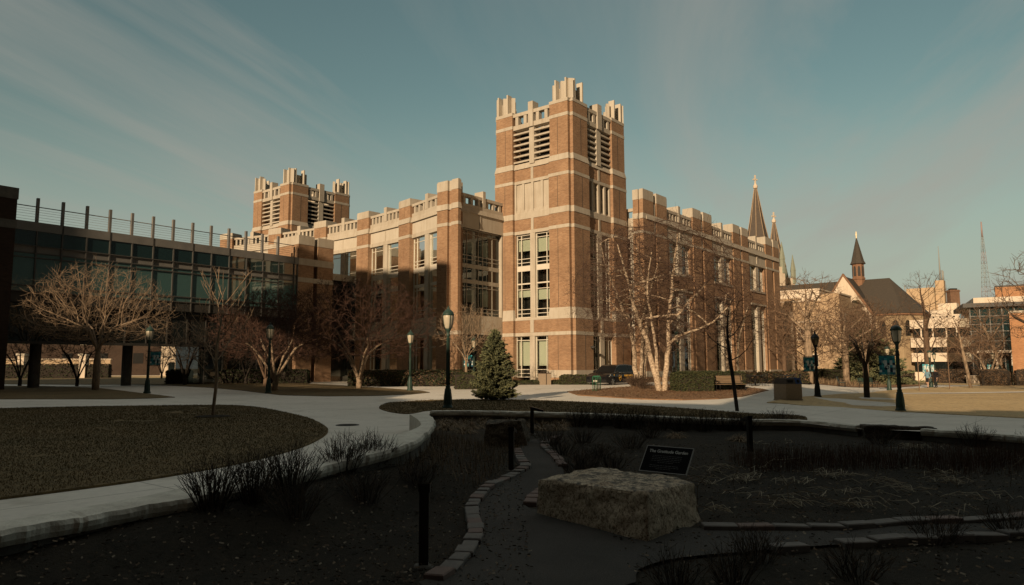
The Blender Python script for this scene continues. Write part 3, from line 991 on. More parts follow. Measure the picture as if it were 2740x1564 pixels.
# ---------------------------------------------------------------- curved front
def arc_v(u): return -3.75 - .0088 * (u - 26.2) ** 2
PU = [8.32] + [15.4 + 7.2 * i for i in range(5)]
PP = [Vector((arc_v(u), u)) for u in PU]
wing = MB()      # brick
wst = MB()       # stone trim
wpars = []      # parapets, one per bay
wroof = MB()
for i in range(5):
    A, B = PP[i], PP[i + 1]
    a = (B - A); L = a.length; a.normalize()
    n = Vector((-a.y, a.x))
    F = Face(A, a, n)
    e0, e1 = .96, L - .96
    c = L / 2
    wing.v, wing.f  # brick spandrel under the ground windows
    F.box(wst, e0, e1, -1.2, .02, .2, .75)
    F.box(wst, e0, e1, -1.2, .03, 4.35, 6.0)
    F.box(wst, e0, e1, -1.2, .02, 13.55, 13.9)
    F.box(wst, e0, e1, -1.2, -.03, 13.9, 15.0, 1)
    F.box(wst, c - .03, c + .03, -.1, .0, 13.9, 15.0)
    F.box(wst, e0, e1, -1.2, .16, 15.0, 15.5, top=.05)
    F.box(wst, e0, e1, -.6, .03, 15.5, 15.85)
    F.box(wst, c - .33, c + .33, -1.1, .0, .6, 13.56)
    wpar = MB(); wpars.append(wpar)
    F.box(wpar, c - .24, c + .24, -1.3, .06, 15.84, 17.25)
    for a0, a1 in ((e0, c - .24), (c + .24, e1)):
        F.box(wpar, a0, a1, -.42, .02, 16.52, 16.76)
        balusters(F, wpar, a0, a1, 4 if i else 3, 15.84, 16.53, -.38, -.03, .27)
    for k, (a0, a1) in enumerate(((e0, c - .33), (c + .33, e1))):
        m = a0 + .62 if k == 0 else a1 - .62
        window(F, a0, a1, 9.08, 13.55, -.25, lib, [m], [13.1, 11.3, 10.97], 0, spandrel=[(10.23, 10.72)])
        window(F, a0, a1, 6.0, 9.08, -.25, lib, [m], [8.6, 6.75, 6.4], .0 if (i + k) % 2 else .45, spandrel=[(8.86, 9.08)])
        window(F, a0, a1, .75, 4.35, -.25, lib, [m], [3.4, 1.4], 0, glass='glass_dark')
        if (i, k) in ((0, 1), (1, 0), (0, 0), (2, 1)):
            bl = MB()
            F.box(bl, a0 + .3, a1 - .3, -.47, -.45, 12.3 - .5 * k, 13.05)
            bl.build('blind', ['blind'], lib)
# piers between the bays
for i, P in enumerate(PP):
    if i == 0:
        continue
    t = (PP[min(i + 1, 5)] - PP[i - 1]).normalized()
    n = Vector((-t.y, t.x))
    F = Face(P, t, n)
    for hw0, hw1 in ((-.97, -.012), (.012, .97)):
        F.box(wing, hw0, hw1, -1.2, .34, -.6, .75); F.box(wing, hw0, hw1, -1.2, .34, 1.36, 4.35); F.box(wing, hw0, hw1, -1.2, .34, 4.65, 13.6)
        F.box(wing, hw0, hw1, -1.2, .34, 13.88, 15.0); F.box(wing, hw0, hw1, -1.1, .32, 15.5, 16.62)
    F.box(wing, -.02, .02, -1.1, .30, .2, 16.6)
    F.box(wst, -1.0, 1.0, -1.2, .37, .75, 1.36); F.box(wst, -1.0, 1.0, -1.2, .37, 4.35, 4.65); F.box(wst, -1.0, 1.0, -1.2, .375, 13.6, 13.88)
    F.box(wst, -1.0, 1.0, -1.2, .42, 15.0, 15.5, top=.345)
    F.box(wst, -.99, .99, -1.12, .35, 16.62, 17.22); F.box(wst, -.96, .96, -1.1, .32, 17.22, 17.32)
# corner pier beside the tower
def cp(mb, z0, z1, e=0.0, et=None, mi=None):
    et = e if et is None else et
    # fitted below to the photograph's corner: front block and the set-back block to its left
    def polys(q):
        return [(-7.0 - q, 9.22 + q), (-7.0 - q, 7.98 - q), (-6.76 - q, 7.98 - q), (-6.76 - q, 7.50 + q), (-7.0 - q, 7.50 + q), (-7.0 - q, 6.74 - q), (-6.66 + q, 6.74 - q), (-6.66 + q, 7.52), (-5.6, 7.52), (-5.6, 9.22 + q)]
    mb.loft(polys(e), z0, polys(et), z1, mi)
cp(wing, -.6, .75); cp(wing, 1.36, 4.35); cp(wing, 4.65, 13.6); cp(wing, 13.88, 15.0); cp(wing, 15.5, 16.65)
cp(wst, .75, 1.36, .03); cp(wst, 4.35, 4.65, .03); cp(wst, 13.6, 13.88, .03); cp(wst, 15.0, 15.5, .07, .012); cp(wst, 16.65, 17.45, .025); cp(wst, 17.45, 17.55, -.02)
# recessed glazed wall between the corner pier and the tower
RF = Face((-6.63, 7.66), (1, 0), (0, -1))
RL = 6.65
RF.box(wst, 0, RL, -1.0, .12, 13.66, 15.05); RF.box(wst, 0, RL, -1.0, .26, 15.05, 15.5, top=.14)
RF.box(wst, 0, RL, -.6, .1, 15.5, 15.82)
RF.box(wst, 3.25, 3.40, -.1, .17, 13.66, 15.05)
RF.box(wst, 0.05, RL, -.1, .155, 13.66, 13.76)
RF.box(wst, 0, RL, -1.0, .1, 4.45, 6.1); RF.box(wst, 0, RL, -1.0, .13, 4.45, 4.6)
wpar = MB(); wpars.append(wpar)
RF.box(wpar, 0, RL, -.4, .06, 16.45, 16.72); RF.box(wpar, 3.72, 4.08, -.9, .12, 15.82, 17.3)
balusters(RF, wpar, 0.0, 3.8, 4, 15.82, 16.46, -.32, .0, .3); balusters(RF, wpar, 4.0, RL, 3, 15.82, 16.46, -.32, .0, .3)
window(RF, 0.0, RL - .02, 6.1, 13.66, -.25, lib, [1.0, 1.97, 3.46, 4.04, 5.36, 6.41], [13.25, 11.35, 11.0, 9.0, 8.6, 6.75, 6.4], 0, frame='frame_tan', bar=.065, spandrel=[], depth=.85, name='entrance_glazing')
rsp = MB()
RF.box(rsp, .05, RL - .05, -.29, -.215, 10.25, 10.62)
rsp.build('spandrel', ['frame_tan'], lib)
rsp = MB(); RF.box(rsp, .05, RL - .05, -.29, -.215, 8.9, 9.25)
rsp.build('spandrel', ['frame_tan'], lib)
rb = MB()
for a0, a1, z0, z1 in ((2.1, 3.35, 11.6, 12.7), (4.15, 5.2, 11.5, 12.9), (2.1, 3.35, 7.3, 8.4), (4.15, 5.2, 7.0, 8.5)):
    RF.box(rb, a0, a1, -.6, -.58, z0, z1)
rb.build('blind', ['blind'], lib)
window(RF, 0.0, RL - .02, .1, 4.45, -.8, lib, [.9, 1.9, 2.9, 3.9, 4.9, 5.9], [2.6, 3.4], 0, frame='bronze', bar=.08, glass='glass_dark', name='entrance_door')
# stone frame legs beside the recess glass
RF.box(wst, RL - .32, RL, -.5, .1, .1, 13.66)

wob = wing.build('curved_wing', ['brick'], lib)
wst.build('stone_trim', ['stone', 'stone_pale'], wob)
for wpar in wpars: wpar.build('parapet', ['stone'], wob)
roofp = [(-4.4, 8.2)] + [(p.x + .9, p.y) for p in PP] + [(8.0, 45.0), (8.0, 8.9), (0.0, 8.9)]
wroof.prism(roofp, 15.2, 15.48)
corep = [(-4.4, 8.9)] + [(p.x + 1.6, p.y) for p in PP[1:]] + [(8.0, 45.0), (8.0, 8.9)]
wroof.prism(corep, -.5, 15.19)
wroof.build('roof', ['dark'], wob)

# ---------------------------------------------------------------- right wing
Y0 = -3.0
SW = Face((0, Y0), (1, 0), (0, -1))
sb, ss_ = MB(), MB()
sps = []
pairs = [(7.15, 9.15, 9.75, 11.85), (17.65, 19.6, 20.22, 22.35), (28.25, 30.25, 30.85, 32.85), (38.75, 40.9, 41.55, 43.55)]
for pi_, (a, b, c, d) in enumerate(pairs):
    ga = .55 if pi_ == 0 else 0
    for x0, x1 in ((a + ga, b), (c, d)):
        SW.box(sb, x0, x1, -1.2, 0, -.6, .72); SW.box(sb, x0, x1, -1.2, 0, 1.22, 13.75); SW.box(sb, x0, x1, -1.2, 0, 14.0, 15.1); SW.box(sb, x0, x1, -1.1, 0, 15.6, 16.9)
        SW.box(ss_, x0 - .02, x1 + .02, -1.12, .02, 16.9, 17.72); SW.box(ss_, x0, x1, -1.1, 0, 17.72, 17.86)
    SW.box(sb, b, c, -1.2, -.22, -.6, 15.1); SW.box(ss_, b + .18, c - .18, -.3, -.05, 13.95, 16.75)
    SW.box(ss_, b, c, -.5, -.1, 16.55, 16.75)
    gp = MB()
    SW.box(gp, b, b + .22, -.24, -.2, 1.2, 13.7)
    gp.build('recess_strip', ['dark'], lib)  # dark strip down one side of the recess between paired piers
    # bands over the pair
    x0 = a + ga
    SW.box(ss_, x0 - .03, d + .03, -1.2, .03, .72, 1.22); SW.box(ss_, x0 - .03, d + .03, -1.2, .03, 13.75, 14.0); SW.box(ss_, x0 - .03, d + .03, -1.2, .1, 15.1, 15.6, top=.012)
for i in range(3):
    e0, e1 = pairs[i][3], pairs[i + 1][0]
    c = (e0 + e1) / 2
    w0, w1 = e0 + .55, e1 - .55
    SW.box(sb, e0, w0, -1.2, -.10, -.6, 13.75); SW.box(sb, w1, e1, -1.2, -.10, -.6, 13.75)
    SW.box(sb, w0, w1, -1.2, -.10, 9.15, 10.5)
    SW.box(ss_, w0 - .1, w1 + .1, -1.2, .0, 10.5, 10.72); SW.box(ss_, w0 - .12, w1 + .12, -1.2, .0, 8.95, 9.15)
    SW.box(ss_, e0, e1, -1.2, -.03, 13.75, 14.0); SW.box(ss_, e0, e1, -1.2, -.10, 14.0, 15.1, 1); SW.box(ss_, c - .17, c + .17, -.2, -.03, 14.0, 15.1)
    SW.box(ss_, e0, e1, -1.2, .09, 15.1, 15.6, top=.0); SW.box(ss_, e0, e1, -.6, -.1, 15.6, 15.85)
    SW.box(ss_, c - .42, c + .42, -1.2, -.12, .5, 8.95); SW.box(ss_, c - .42, c + .42, -1.2, -.12, 10.72, 13.75)
    sp = MB(); sps.append(sp)
    SW.box(sp, e0, e1, -.5, -.12, 16.5, 16.77); SW.box(sp, c - .22, c + .22, -1.6, -.08, 15.84, 17.5)
    balusters(SW, sp, e0, c - .2, 4, 15.84, 16.51, -.45, -.16, .26); balusters(SW, sp, c + .2, e1, 4, 15.84, 16.51, -.45, -.16, .26)
    for k, (a0, a1) in enumerate(((w0, c - .42), (c + .42, w1))):
        mm = a0 + .42 if k == 0 else a1 - .42
        window(SW, a0, a1, 10.72, 13.75, -.42, lib, [mm], [13.3], .8 if k == 0 else .5)
        window(SW, a0, a1, 6.0, 8.95, -.42, lib, [mm], [8.5, 6.6], .35)
        window(SW, a0, a1, .72, 6.0, -.42, lib, [mm], [5.6, 4.2, 4.7, 1.2], 0, spandrel=[(4.35, 4.75), (5.6, 5.98)])
# end wall facing the tower side
EF = Face((7.15, Y0), (0, 1), (-1, 0))
for z0, z1 in ((-.6, .72), (1.22, 13.75), (14.0, 15.1), (15.6, 16.9)):
    EF.box(sb, .0, .32, -.55, 0, z0, z1); EF.box(sb, .5, 1.05, -.57, 0, z0, z1); EF.box(sb, .32, .5, -.56, -.2, z0, z1)
for z0, z1, e in ((.72, 1.22, .03), (13.75, 14.0, .03), (15.1, 15.6, .07), (16.9, 17.84, .03)):
    EF.box(ss_, -.02, .33, -.56, e, z0, z1); EF.box(ss_, .49, 1.07, -.58, e, z0, z1); EF.box(ss_, .33, .49, -.57, -.17, z0, z1)
sb.box(9.72, 12.2, -1.95, -.5, -.6, 15.1)
LF = Face((9.7, -1.95), (0, 1), (-1, 0))
LF.box(sb, 0, 1.5, -1.0, .0, -.6, .72)
LF.box(ss_, 0, 3.2, -1.0, .0, 13.85, 15.6); LF.box(ss_, .0, 1.52, -1.0, .0, .72, 1.2); LF.box(ss_, 0, 3.2, -.6, -.05, 15.6, 15.85)
sp = MB(); sps.append(sp)
LF.box(sp, 0, 3.2, -.4, -.05, 16.5, 16.8); balusters(LF, sp, 0.1, 2.6, 3, 15.85, 16.51, -.35, -.08, .3)
LF.box(sb, 0, 1.45, -1.0, .0, 1.2, 13.85)
window(LF, 1.5, 2.75, .3, 13.85, -.1, lib, [1.75], [12.9, 11.9, 10.9, 9.8, 8.2, 7.2, 6.2, 4.6, 3.4, 2.2], 0, bar=.1, spandrel=[(9.1, 9.55), (5.2, 5.6)], name='window')
bb = MB()
LF.box(bb, 1.8, 2.7, -.28, -.26, .5, 4.4); bb.build('blind', ['blind'], lib)
so = sb.build('side_wing', ['brick'], lib)
ss_.build('stone_trim', ['stone', 'stone'], so)
for sp in sps: sp.build('parapet', ['stone'], so)
rf = MB()
rf.box(12.2, 43.4, -1.85, 11, -.6, 15.45); rf.box(7.75, 12.2, -2.4, -1.96, 1, 15.5)
rf.build('roof', ['dark'], so)
# small wall lamps by the tower foot
for fr, a in ((TF[0], 7.4), (TF[1], 2.45)):
    wlm = MB()
    q = fr.p(a, .42, 3.3)
    wlm.lathe([(.02, .16), (.12, .13), (.2, .02), (.21, -.06), (.05, -.08)], 12, q)
    fr.box(wlm, a - .05, a + .05, .1, .42, 3.32, 3.4)
    wlm.build('wall_lamp', ['bronze'], lib)

# ============================================================ skywalk on the left
sky_w = thing('skywalk', 'grey metal skywalk, glass coloured with the teal sky, cable railing, joining the brick library', 'skywalk', LIB_LOC, LIB_RZ)
KF = Face((0, 24.5), (1, 0), (0, -1))
KA, KB = -33.6, -10.4
k_ = MB()
KF.box(k_, KA, KB + .1, -5.0, .06, 11.45, 12.1)         # parapet
KF.box(k_, KA, KB, -4.9, -.04, 9.86, 10.34)             # spandrel band
skw = k_.build('metal_panels', ['grey_metal'], sky_w)
k2 = MB(); KF.box(k2, KA, KB, -5.0, .0, 6.3, 7.05)
k2.build('bottom_fascia', ['bronze'], sky_w)
jn = MB()
for i in range(8):
    v = -30.5 + 3.28 * i
    if v < KB: KF.box(jn, v - .05, v + .05, .05, .075, 11.47, 12.08)
jn.build('panel_joint', ['bronze'], skw)
MAT['mull_grey'] = M('mull_grey', (.085, .082, .075), (.065, .062, .058), 1.5, .55)
mull = MB()
vs = [-32.14 + 1.641 * i for i in range(14)]
for v in vs + [KB - .03]:
    KF.box(mull, v - .045, v + .045, -.1, .07, 6.3, 11.45)
for z in (10.36, 9.84, 9.52, 7.5, 7.08):
    KF.box(mull, KA, KB, -.08, .08, z - .035, z + .035)
mull.build('mullions', ['mull_grey'], sky_w)
for z0, z1, nm in ((10.38, 11.45, 'glass_teal_sky'), (7.05, 9.86, 'glass_sky_pale')):
    for a, b in zip([KA] + vs, vs + [KB]):
        if b - a < .1 or a > KB - .1: continue
        g = MB()
        b = min(b, KB)
        KF.box(g, a + .03, b - .03, -.06, -.02, z0, z1)
        g.build('window_pane', [nm], sky_w)
# roof railing
for v in vs[:13]:
    p_ = MB()
    KF.box(p_, v - .09, v + .09, -.35, -.12, 12.08, 13.9)
    p_.build('railing_post', ['grey_metal'], sky_w)
cb_ = MB()
cb_.tube([KF.p(KA, -.22, 13.25), KF.p(KB - .3, -.22, 13.25)], .035, 6)
for z in (12.3, 12.5, 12.7, 12.88, 13.05):
    cb_.tube([KF.p(KA, -.22, z), KF.p(KB - .3, -.22, z)], .011, 4)
cb_.build('railing_cable', ['grey_metal'], sky_w)
cr = MB()
KF.box(cr, KA, KB, -4.8, -.5, 7.06, 11.4)
cr.build('inside', ['dark'], sky_w)
# brick end block joining the library
bk, bs = MB(), MB()
for a, b in ((-10.35, -8.6), (-8.15, -6.3)):
    for z0, z1 in ((-.4, 9.8), (10.25, 11.45), (12.1, 13.45)):
        KF.box(bk, a, b, -4.2, .0, z0, z1)
    KF.box(bs, a - .02, b + .02, -4.2, .03, 13.45, 14.33)
KF.box(bk, -8.62, -8.13, -3.5, -1.2, -.4, 13.4)
for a, b in ((-10.35, -6.28),):
    KF.box(bs, a, b, -4.2, .06, 11.45, 12.1); KF.box(bs, a, b, -4.2, .04, 9.8, 10.25)
bko = bk.build('end_block', ['brick'], sky_w)
bs.build('stone_trim', ['stone'], bko)
lk = MB()
KF.box(lk, -6.28, -3.6, -3.0, -.1, 10.35, 11.0)
lk.build('link_fascia', ['stone'], sky_w)
lg = MB()
KF.box(lg, -6.28, -3.6, -2.9, -.2, -.3, 10.35)
lg.build('link_glazing', ['glass_dark'], sky_w)
ls = MB()
KF.box(ls, KA, KB, -4.6, -.5, 3.5, 6.3); KF.box(ls, -19.5, KB, -4.6, -.6, -.3, 3.5)
ls.build('lower_storey', ['glass_dark'], sky_w)
lm = MB()
for v in vs:
    KF.box(lm, v - .05, v + .05, -.5, -.42, 3.5 if v < -19.5 else -.2, 6.3)
KF.box(lm, KA, KB, -.5, -.40, 3.4, 3.6)
lm.build('lower_mullion', ['bronze'], sky_w)
# columns under the bridge
for v in (-31.0, -24.5):
    c_ = MB()
    c_.lathe([(.42, -.3), (.38, .1), (.38, 3.5)], 14, KF.p(v, -2.4, 0))
    c_.build('column', ['wall_stone' if 'wall_stone' in MAT else 'stone'], sky_w)
# ============================================================ trees
def bark(name, c1, c2, scale=8, stretch=(1, 1, .3)):
    return M(name, c1, c2, scale, .9, 30, .5, .01, stretch=stretch, lo=.35, hi=.65)
MAT['bark_tan'] = bark('bark_tan', (.34, .25, .17), (.15, .11, .075))
MAT['bark_brown'] = bark('bark_brown', (.15, .095, .06), (.09, .06, .04))
MAT['bark_red'] = bark('bark_red', (.17, .085, .055), (.10, .05, .035))
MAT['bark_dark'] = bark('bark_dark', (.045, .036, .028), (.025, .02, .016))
MAT['bark_birch'] = bark('bark_birch', (.58, .46, .33), (.20, .14, .095), 5, (1.5, 1.5, 2.2))
MAT['twig_red'] = bark('twig_red', (.105, .062, .042), (.065, .040, .028))
MAT['twig_wine_shade'] = bark('twig_wine_shade', (.080, .040, .026), (.050, .026, .018))  # reddish twigs with the crabapple crowns' shade put into the colour
MAT['twig_tan'] = bark('twig_tan', (.33, .235, .155), (.24, .17, .11))
MAT['twig_brown'] = bark('twig_brown', (.21, .135, .085), (.15, .095, .06))
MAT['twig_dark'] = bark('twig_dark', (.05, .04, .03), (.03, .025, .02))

class Skel:
    """branching skeleton: nodes with parents"""
    def __init__(s): s.p, s.par, s.r = [], [], []
    def node(s, p, par): s.p.append(np.array(p, float)); s.par.append(par); return len(s.p) - 1
    def limb(s, par, pts):
        for q in pts: par = s.node(q, par)
        return par

def colonize(sk, att, di, dk, step, rng, grav=0.0, iters=90, from_node=0):
    att = np.array(att, float)
    alive = np.ones(len(att), bool)
    P = np.array(sk.p)
    near = np.full(len(att), 1e9); idx = np.zeros(len(att), int)
    def upd(i0):
        nonlocal near, idx
        for i in range(i0, len(sk.p)):
            d = np.linalg.norm(att - sk.p[i], axis=1)
            m = d < near
            near[m] = d[m]; idx[m] = i
    upd(from_node)
    for it in range(iters):
        alive &= near > dk
        use = alive & (near < di)
        if not use.any(): break
        acc = {}
        A = np.where(use)[0]
        for a in A:
            v = att[a] - sk.p[idx[a]]
            v /= (np.linalg.norm(v) + 1e-9)
            if idx[a] in acc: acc[idx[a]] = acc[idx[a]] + v
            else: acc[idx[a]] = v
        i0 = len(sk.p)
        for n_, v in acc.items():
            v = v + np.array([rng.gauss(0, .25), rng.gauss(0, .25), rng.gauss(0, .25) + grav])
            pr = sk.par[n_]
            if pr >= 0:
                t = sk.p[n_] - sk.p[pr]; t /= (np.linalg.norm(t) + 1e-9)
                v = v / (np.linalg.norm(v) + 1e-9) + t * .55
            v /= (np.linalg.norm(v) + 1e-9)
            sk.node(sk.p[n_] + v * step, n_)
        upd(i0)
        if len(sk.p) > 6000: break

def skel_meshes(sk, r_tip, r_base, expo=1.75, thick=.03, rng=None, twig=0.0, twig_n=2, twig_up=.3, twig_r=None, nside=(8, 3), stem=0):
    """pipe-model radii; returns (limbs MB, twigs MB)"""
    n = len(sk.p)
    ch = [[] for _ in range(n)]
    for i in range(n):
        if sk.par[i] >= 0: ch[sk.par[i]].append(i)
    a = [0.0] * n
    order = list(range(n))[::-1]
    for i in order:
        a[i] = sum(a[c] for c in ch[i]) if ch[i] else 1.0
    root = a[0]
    k = (r_base - r_tip) / (root ** (1 / expo) - 1 + 1e-9)
    rad = [r_tip + k * (a[i] ** (1 / expo) - 1) for i in range(n)]
    for i in range(stem):
        rad[i] = max(r_tip, min(rad[i], r_base * (1 - .9 * i / stem)))
    big, small = MB(), MB()
    # chains
    stack = [0]
    done = set()
    starts = [0]
    while starts:
        s0 = starts.pop()
        chain = [s0] if sk.par[s0] < 0 else [sk.par[s0], s0]
        cur = s0
        while ch[cur]:
            m = max(ch[cur], key=lambda c: a[c])
            for c in ch[cur]:
                if c != m: starts.append(c)
            chain.append(m); cur = m
        pts = [sk.p[i] for i in chain]
        rs = [rad[i] for i in chain]
        if sk.par[s0] >= 0: rs[0] = min(rs[0], rs[1] * 1.15)
        # split where it gets thin
        kk = next((q for q, r in enumerate(rs) if r < thick), len(rs))
        if kk >= 2: big.tube(pts[:kk], rs[:kk], nside[0] if rs[0] > thick * 2 else 5)
        st = max(0, kk - 1)
        if len(pts) - st >= 2: small.tube(pts[st:], rs[st:], nside[1], cap=False)
    if twig > 0:
        tr = twig_r or r_tip * .8
        for i in range(n):
            if rad[i] < thick * .8 and sk.par[i] >= 0:
                d0 = sk.p[i] - sk.p[sk.par[i]]
                d0 = d0 / (np.linalg.norm(d0) + 1e-9)
                for q in range(twig_n if not ch[i] else (1 if rng.random() < .55 else 0)):
                    v = d0 * .8 + np.array([rng.gauss(0, .5), rng.gauss(0, .5), rng.gauss(0, .4) + twig_up])
                    v /= np.linalg.norm(v) + 1e-9
                    L = twig * rng.uniform(.5, 1.2)
                    p0 = sk.p[i]; p1 = p0 + v * L * .5
                    v2 = v + np.array([rng.gauss(0, .25), rng.gauss(0, .25), rng.gauss(0, .25) + .1])
                    p2 = p1 + v2 / np.linalg.norm(v2) * L * .5
                    small.tube([p0, p1, p2], [tr, tr * .8, tr * .5], 3, cap=False)
    return big, small

def tree_from(sk, name, label, cat, loc, mats, r_tip, r_base, group=None, rz=0, **kw):
    t = thing(name, label, cat, loc, rz, group)
    b, s = skel_meshes(sk, r_tip, r_base, **kw)
    b.build('trunk', [mats[0]], t)
    s.build('crown', [mats[1]], t)
    return t

def ellipsoid_pts(rng, n, c, r, zmin=None, shell=.0, test=None):
    out = []
    while len(out) < n:
        p = [rng.uniform(-1, 1) for _ in range(3)]
        d = math.sqrt(sum(q * q for q in p))
        if d > 1 or d < shell: continue
        q = (c[0] + p[0] * r[0], c[1] + p[1] * r[1], c[2] + p[2] * r[2])
        if zmin is not None and q[2] < zmin: continue
        if test and not test(q): continue
        out.append(q)
    return out

# --- big bare tree on the left, wide vase of pale branches
rng = random.Random(21)
sk = Skel(); sk.node((0, 0, -.3), -1)
top = sk.limb(0, [(0, 0, .5), (.02, 0, 1.2), (.0, .02, 1.9), (.05, 0, 2.6)])
for k in range(8):
    t = k * 2.4 + rng.uniform(-.3, .3)
    r_ = rng.uniform(.55, 1.0)
    o = [top, top - 1][k % 2]
    x, y = math.cos(t), math.sin(t)
    sk.limb(o, [(x * .25 * r_, y * .25 * r_, 3.0), (x * .7 * r_, y * .7 * r_, 3.5), (x * 1.25 * r_, y * 1.2 * r_, 4.1 + .3 * (1 - r_))])
att = ellipsoid_pts(rng, 2400, (0, 0, 5.0), (4.9, 4.2, 3.6), 2.9, .25, lambda q: q[2] > 2.6 + .28 * math.hypot(q[0], q[1]))
colonize(sk, att, 1.7, .30, .22, rng, .10)
tree_from(sk, 'bare_tree', 'large leafless tree with a wide crown of pale branches in front of the skywalk', 'tree', (-28.2, 48.53, .17), ('bark_tan', 'twig_tan'), .008, .23, thick=.04, rng=rng, twig=.6, twig_n=2, twig_up=.3, twig_r=.0075)

# --- young tree on the left lawn
rng = random.Random(4)
sk = Skel(); sk.node((0, 0, -.2), -1)
lead = [sk.node((0, 0, .3), 0)]
for i in range(1, 15):
    z = .3 + i * .31
    lead.append(sk.node((.05 * math.sin(i * .7) * min(1, i / 5) + .012 * i, .04 * math.sin(i * .9) * min(1, i / 5), z), lead[-1]))
for i, li in enumerate(lead[3:13]):
    base = sk.p[li]
    for q in range(2 if i < 8 else 1):
        t = i * 2.4 + q * 2.9 + rng.uniform(-.4, .4)
        L = (1.5 - .10 * i) * rng.uniform(.8, 1.15)
        pts = []
        el = .45 + .05 * i
        for u in (.3, .6, .85, 1.0):
            el2 = el + .5 * u
            pts.append((base[0] + math.cos(t) * L * u * math.cos(el), base[1] + math.sin(t) * L * u * math.cos(el), base[2] + L * u * math.sin(el2) * .95))
        e = sk.limb(li, pts)
        for w in range(3):
            s0 = e - rng.choice([0, 1, 2])
            b0 = sk.p[s0]
            tt = t + rng.uniform(-1, 1)
            sk.limb(s0, [(b0[0] + math.cos(tt) * .15, b0[1] + math.sin(tt) * .15, b0[2] + .2), (b0[0] + math.cos(tt) * .28, b0[1] + math.sin(tt) * .28, b0[2] + .42)])
tree_from(sk, 'young_tree', 'slim young leafless tree with upright branches on the left lawn', 'tree', (-9.94, 23.93, 0), ('bark_tan', 'twig_tan'), .008, .055, thick=.02, rng=rng, twig=.28, twig_n=2, twig_up=.5, twig_r=.007)

# --- multi-stemmed crabapples with dense dark crowns
def crab(seed, name, label, loc, H, W, group=None, mats=('bark_tan', 'twig_wine_shade'), n=1500, stems=5, low=2.0, twig=.55, rb=.20):
    rng = random.Random(seed)
    sk = Skel(); sk.node((0, 0, -.2), -1)
    b = sk.limb(0, [(0, 0, .25), (.02, 0, .5)])
    for k in range(stems):
        t = k * 2 * math.pi / stems + rng.uniform(-.3, .3)
        x, y = math.cos(t), math.sin(t)
        s_ = rng.uniform(.6, 1.05)
        sk.limb(b, [(x * .18 * s_, y * .18, .9), (x * .45 * s_, y * .4 * s_, 1.4), (x * .85 * s_, y * .8 * s_, 2.0 + .2 * rng.random()), (x * 1.3 * s_, y * 1.2 * s_, 2.5 + .3 * rng.random())])
    att = ellipsoid_pts(rng, n, (0, 0, low + (H - low) * .42), (W / 2, W / 2 * .95, (H - low) * .62), low, .15)
    colonize(sk, att, 1.5, .32, .23, rng, .0)
    return tree_from(sk, name, label, 'tree', loc, mats, .011, rb, group, thick=.045, rng=rng, twig=twig, twig_n=4, twig_up=.12, twig_r=.012)
crab(8, 'crabapple_tree', 'bare crabapple with forked pale stems behind the left lamp post', (-15.44, 46.65, .15), 6.6, 8.4, n=1900)
crab(15, 'crabapple_tree', 'broad bare crabapple whose right side catches the sun, in front of the curved glazed front', (-10.6, 49.6, .2), 7.4, 10.6, n=2500)
crab(33, 'crabapple_tree', 'dense dark bare tree close under the brick end of the skywalk', (-18.4, 53.5, .2), 7.0, 8.0, n=1700, mats=('bark_brown', 'twig_wine_shade'))

# --- small trees under and beyond the skywalk
rngp = random.Random(77)
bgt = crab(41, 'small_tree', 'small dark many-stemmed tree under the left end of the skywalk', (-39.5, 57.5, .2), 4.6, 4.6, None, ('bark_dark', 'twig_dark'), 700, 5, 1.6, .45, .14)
for i, (x, y, s, lab) in enumerate(((-34.0, 56, .95, 'small dark bare tree behind the trunk of the big pale tree, left of it'), (-26.5, 58, 1.1, 'dark bare tree behind the blue banner of the left lamp'), (-22.3, 60, 1.0, 'dark bare tree under the right half of the skywalk'), (-43.5, 52, 1.05, 'dark bare tree at the left edge under the shaded building corner'))):
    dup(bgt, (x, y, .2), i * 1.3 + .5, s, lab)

# --- slim tree by the entrance
rng = random.Random(52)
sk = Skel(); sk.node((0, 0, -.2), -1)
b = sk.limb(0, [(0, 0, .6), (.02, 0, 1.3), (0, 0, 1.9)])
for k in range(9):
    t = k * 2.4; L = rng.uniform(.5, 1.1)
    sk.limb(b - (k % 2), [(math.cos(t) * .25 * L, math.sin(t) * .25 * L, 2.4), (math.cos(t) * .75 * L, math.sin(t) * .75 * L, 3.1)])
att = ellipsoid_pts(rng, 700, (0, 0, 3.7), (2.4, 2.2, 2.1), 2.0, .2, lambda q: q[2] > 1.9 + .6 * math.hypot(q[0], q[1]))
colonize(sk, att, 1.1, .28, .19, rng, .25)
tree_from(sk, 'bare_tree', 'slim fan-shaped bare tree in front of the glazed entrance beside the tower', 'tree', (-3.3, 51.0, .2), ('bark_tan', 'twig_tan'), .009, .10, thick=.035, rng=rng, twig=.5, twig_n=3, twig_up=.6, twig_r=.009)

# --- river birches in front of the side wing
def birch(name, label, loc, stems, crown, seed, n=1500, group=None, twig=.75):
    rng = random.Random(seed)
    t = thing(name, label, 'tree', loc, 0, group)
    for pts, rb in stems:
        sk = Skel(); sk.node(pts[0], -1)
        # smooth the stem
        P = [Vector(p) for p in pts]
        par = 0
        for a, b in zip(P, P[1:]):
            m = max(1, int((b - a).length / .45))
            for q in range(1, m + 1):
                c = a.lerp(b, q / m)
                par = sk.node((c.x + rng.gauss(0, .03), c.y + rng.gauss(0, .03), c.z), par)
        nstem = len(sk.p)
        att = [p for p in crown(rng, n)]
        colonize(sk, att, 1.5, .38, .26, rng, .14, from_node=int(len(sk.p) * .45))
        b_, s_ = skel_meshes(sk, .009, rb, expo=1.6, thick=.035, rng=rng, twig=twig, twig_n=3, twig_up=.05, twig_r=.0065, stem=nstem)
        b_.build('trunk', ['bark_birch'], t); s_.build('crown', ['twig_red'], t)
    return t
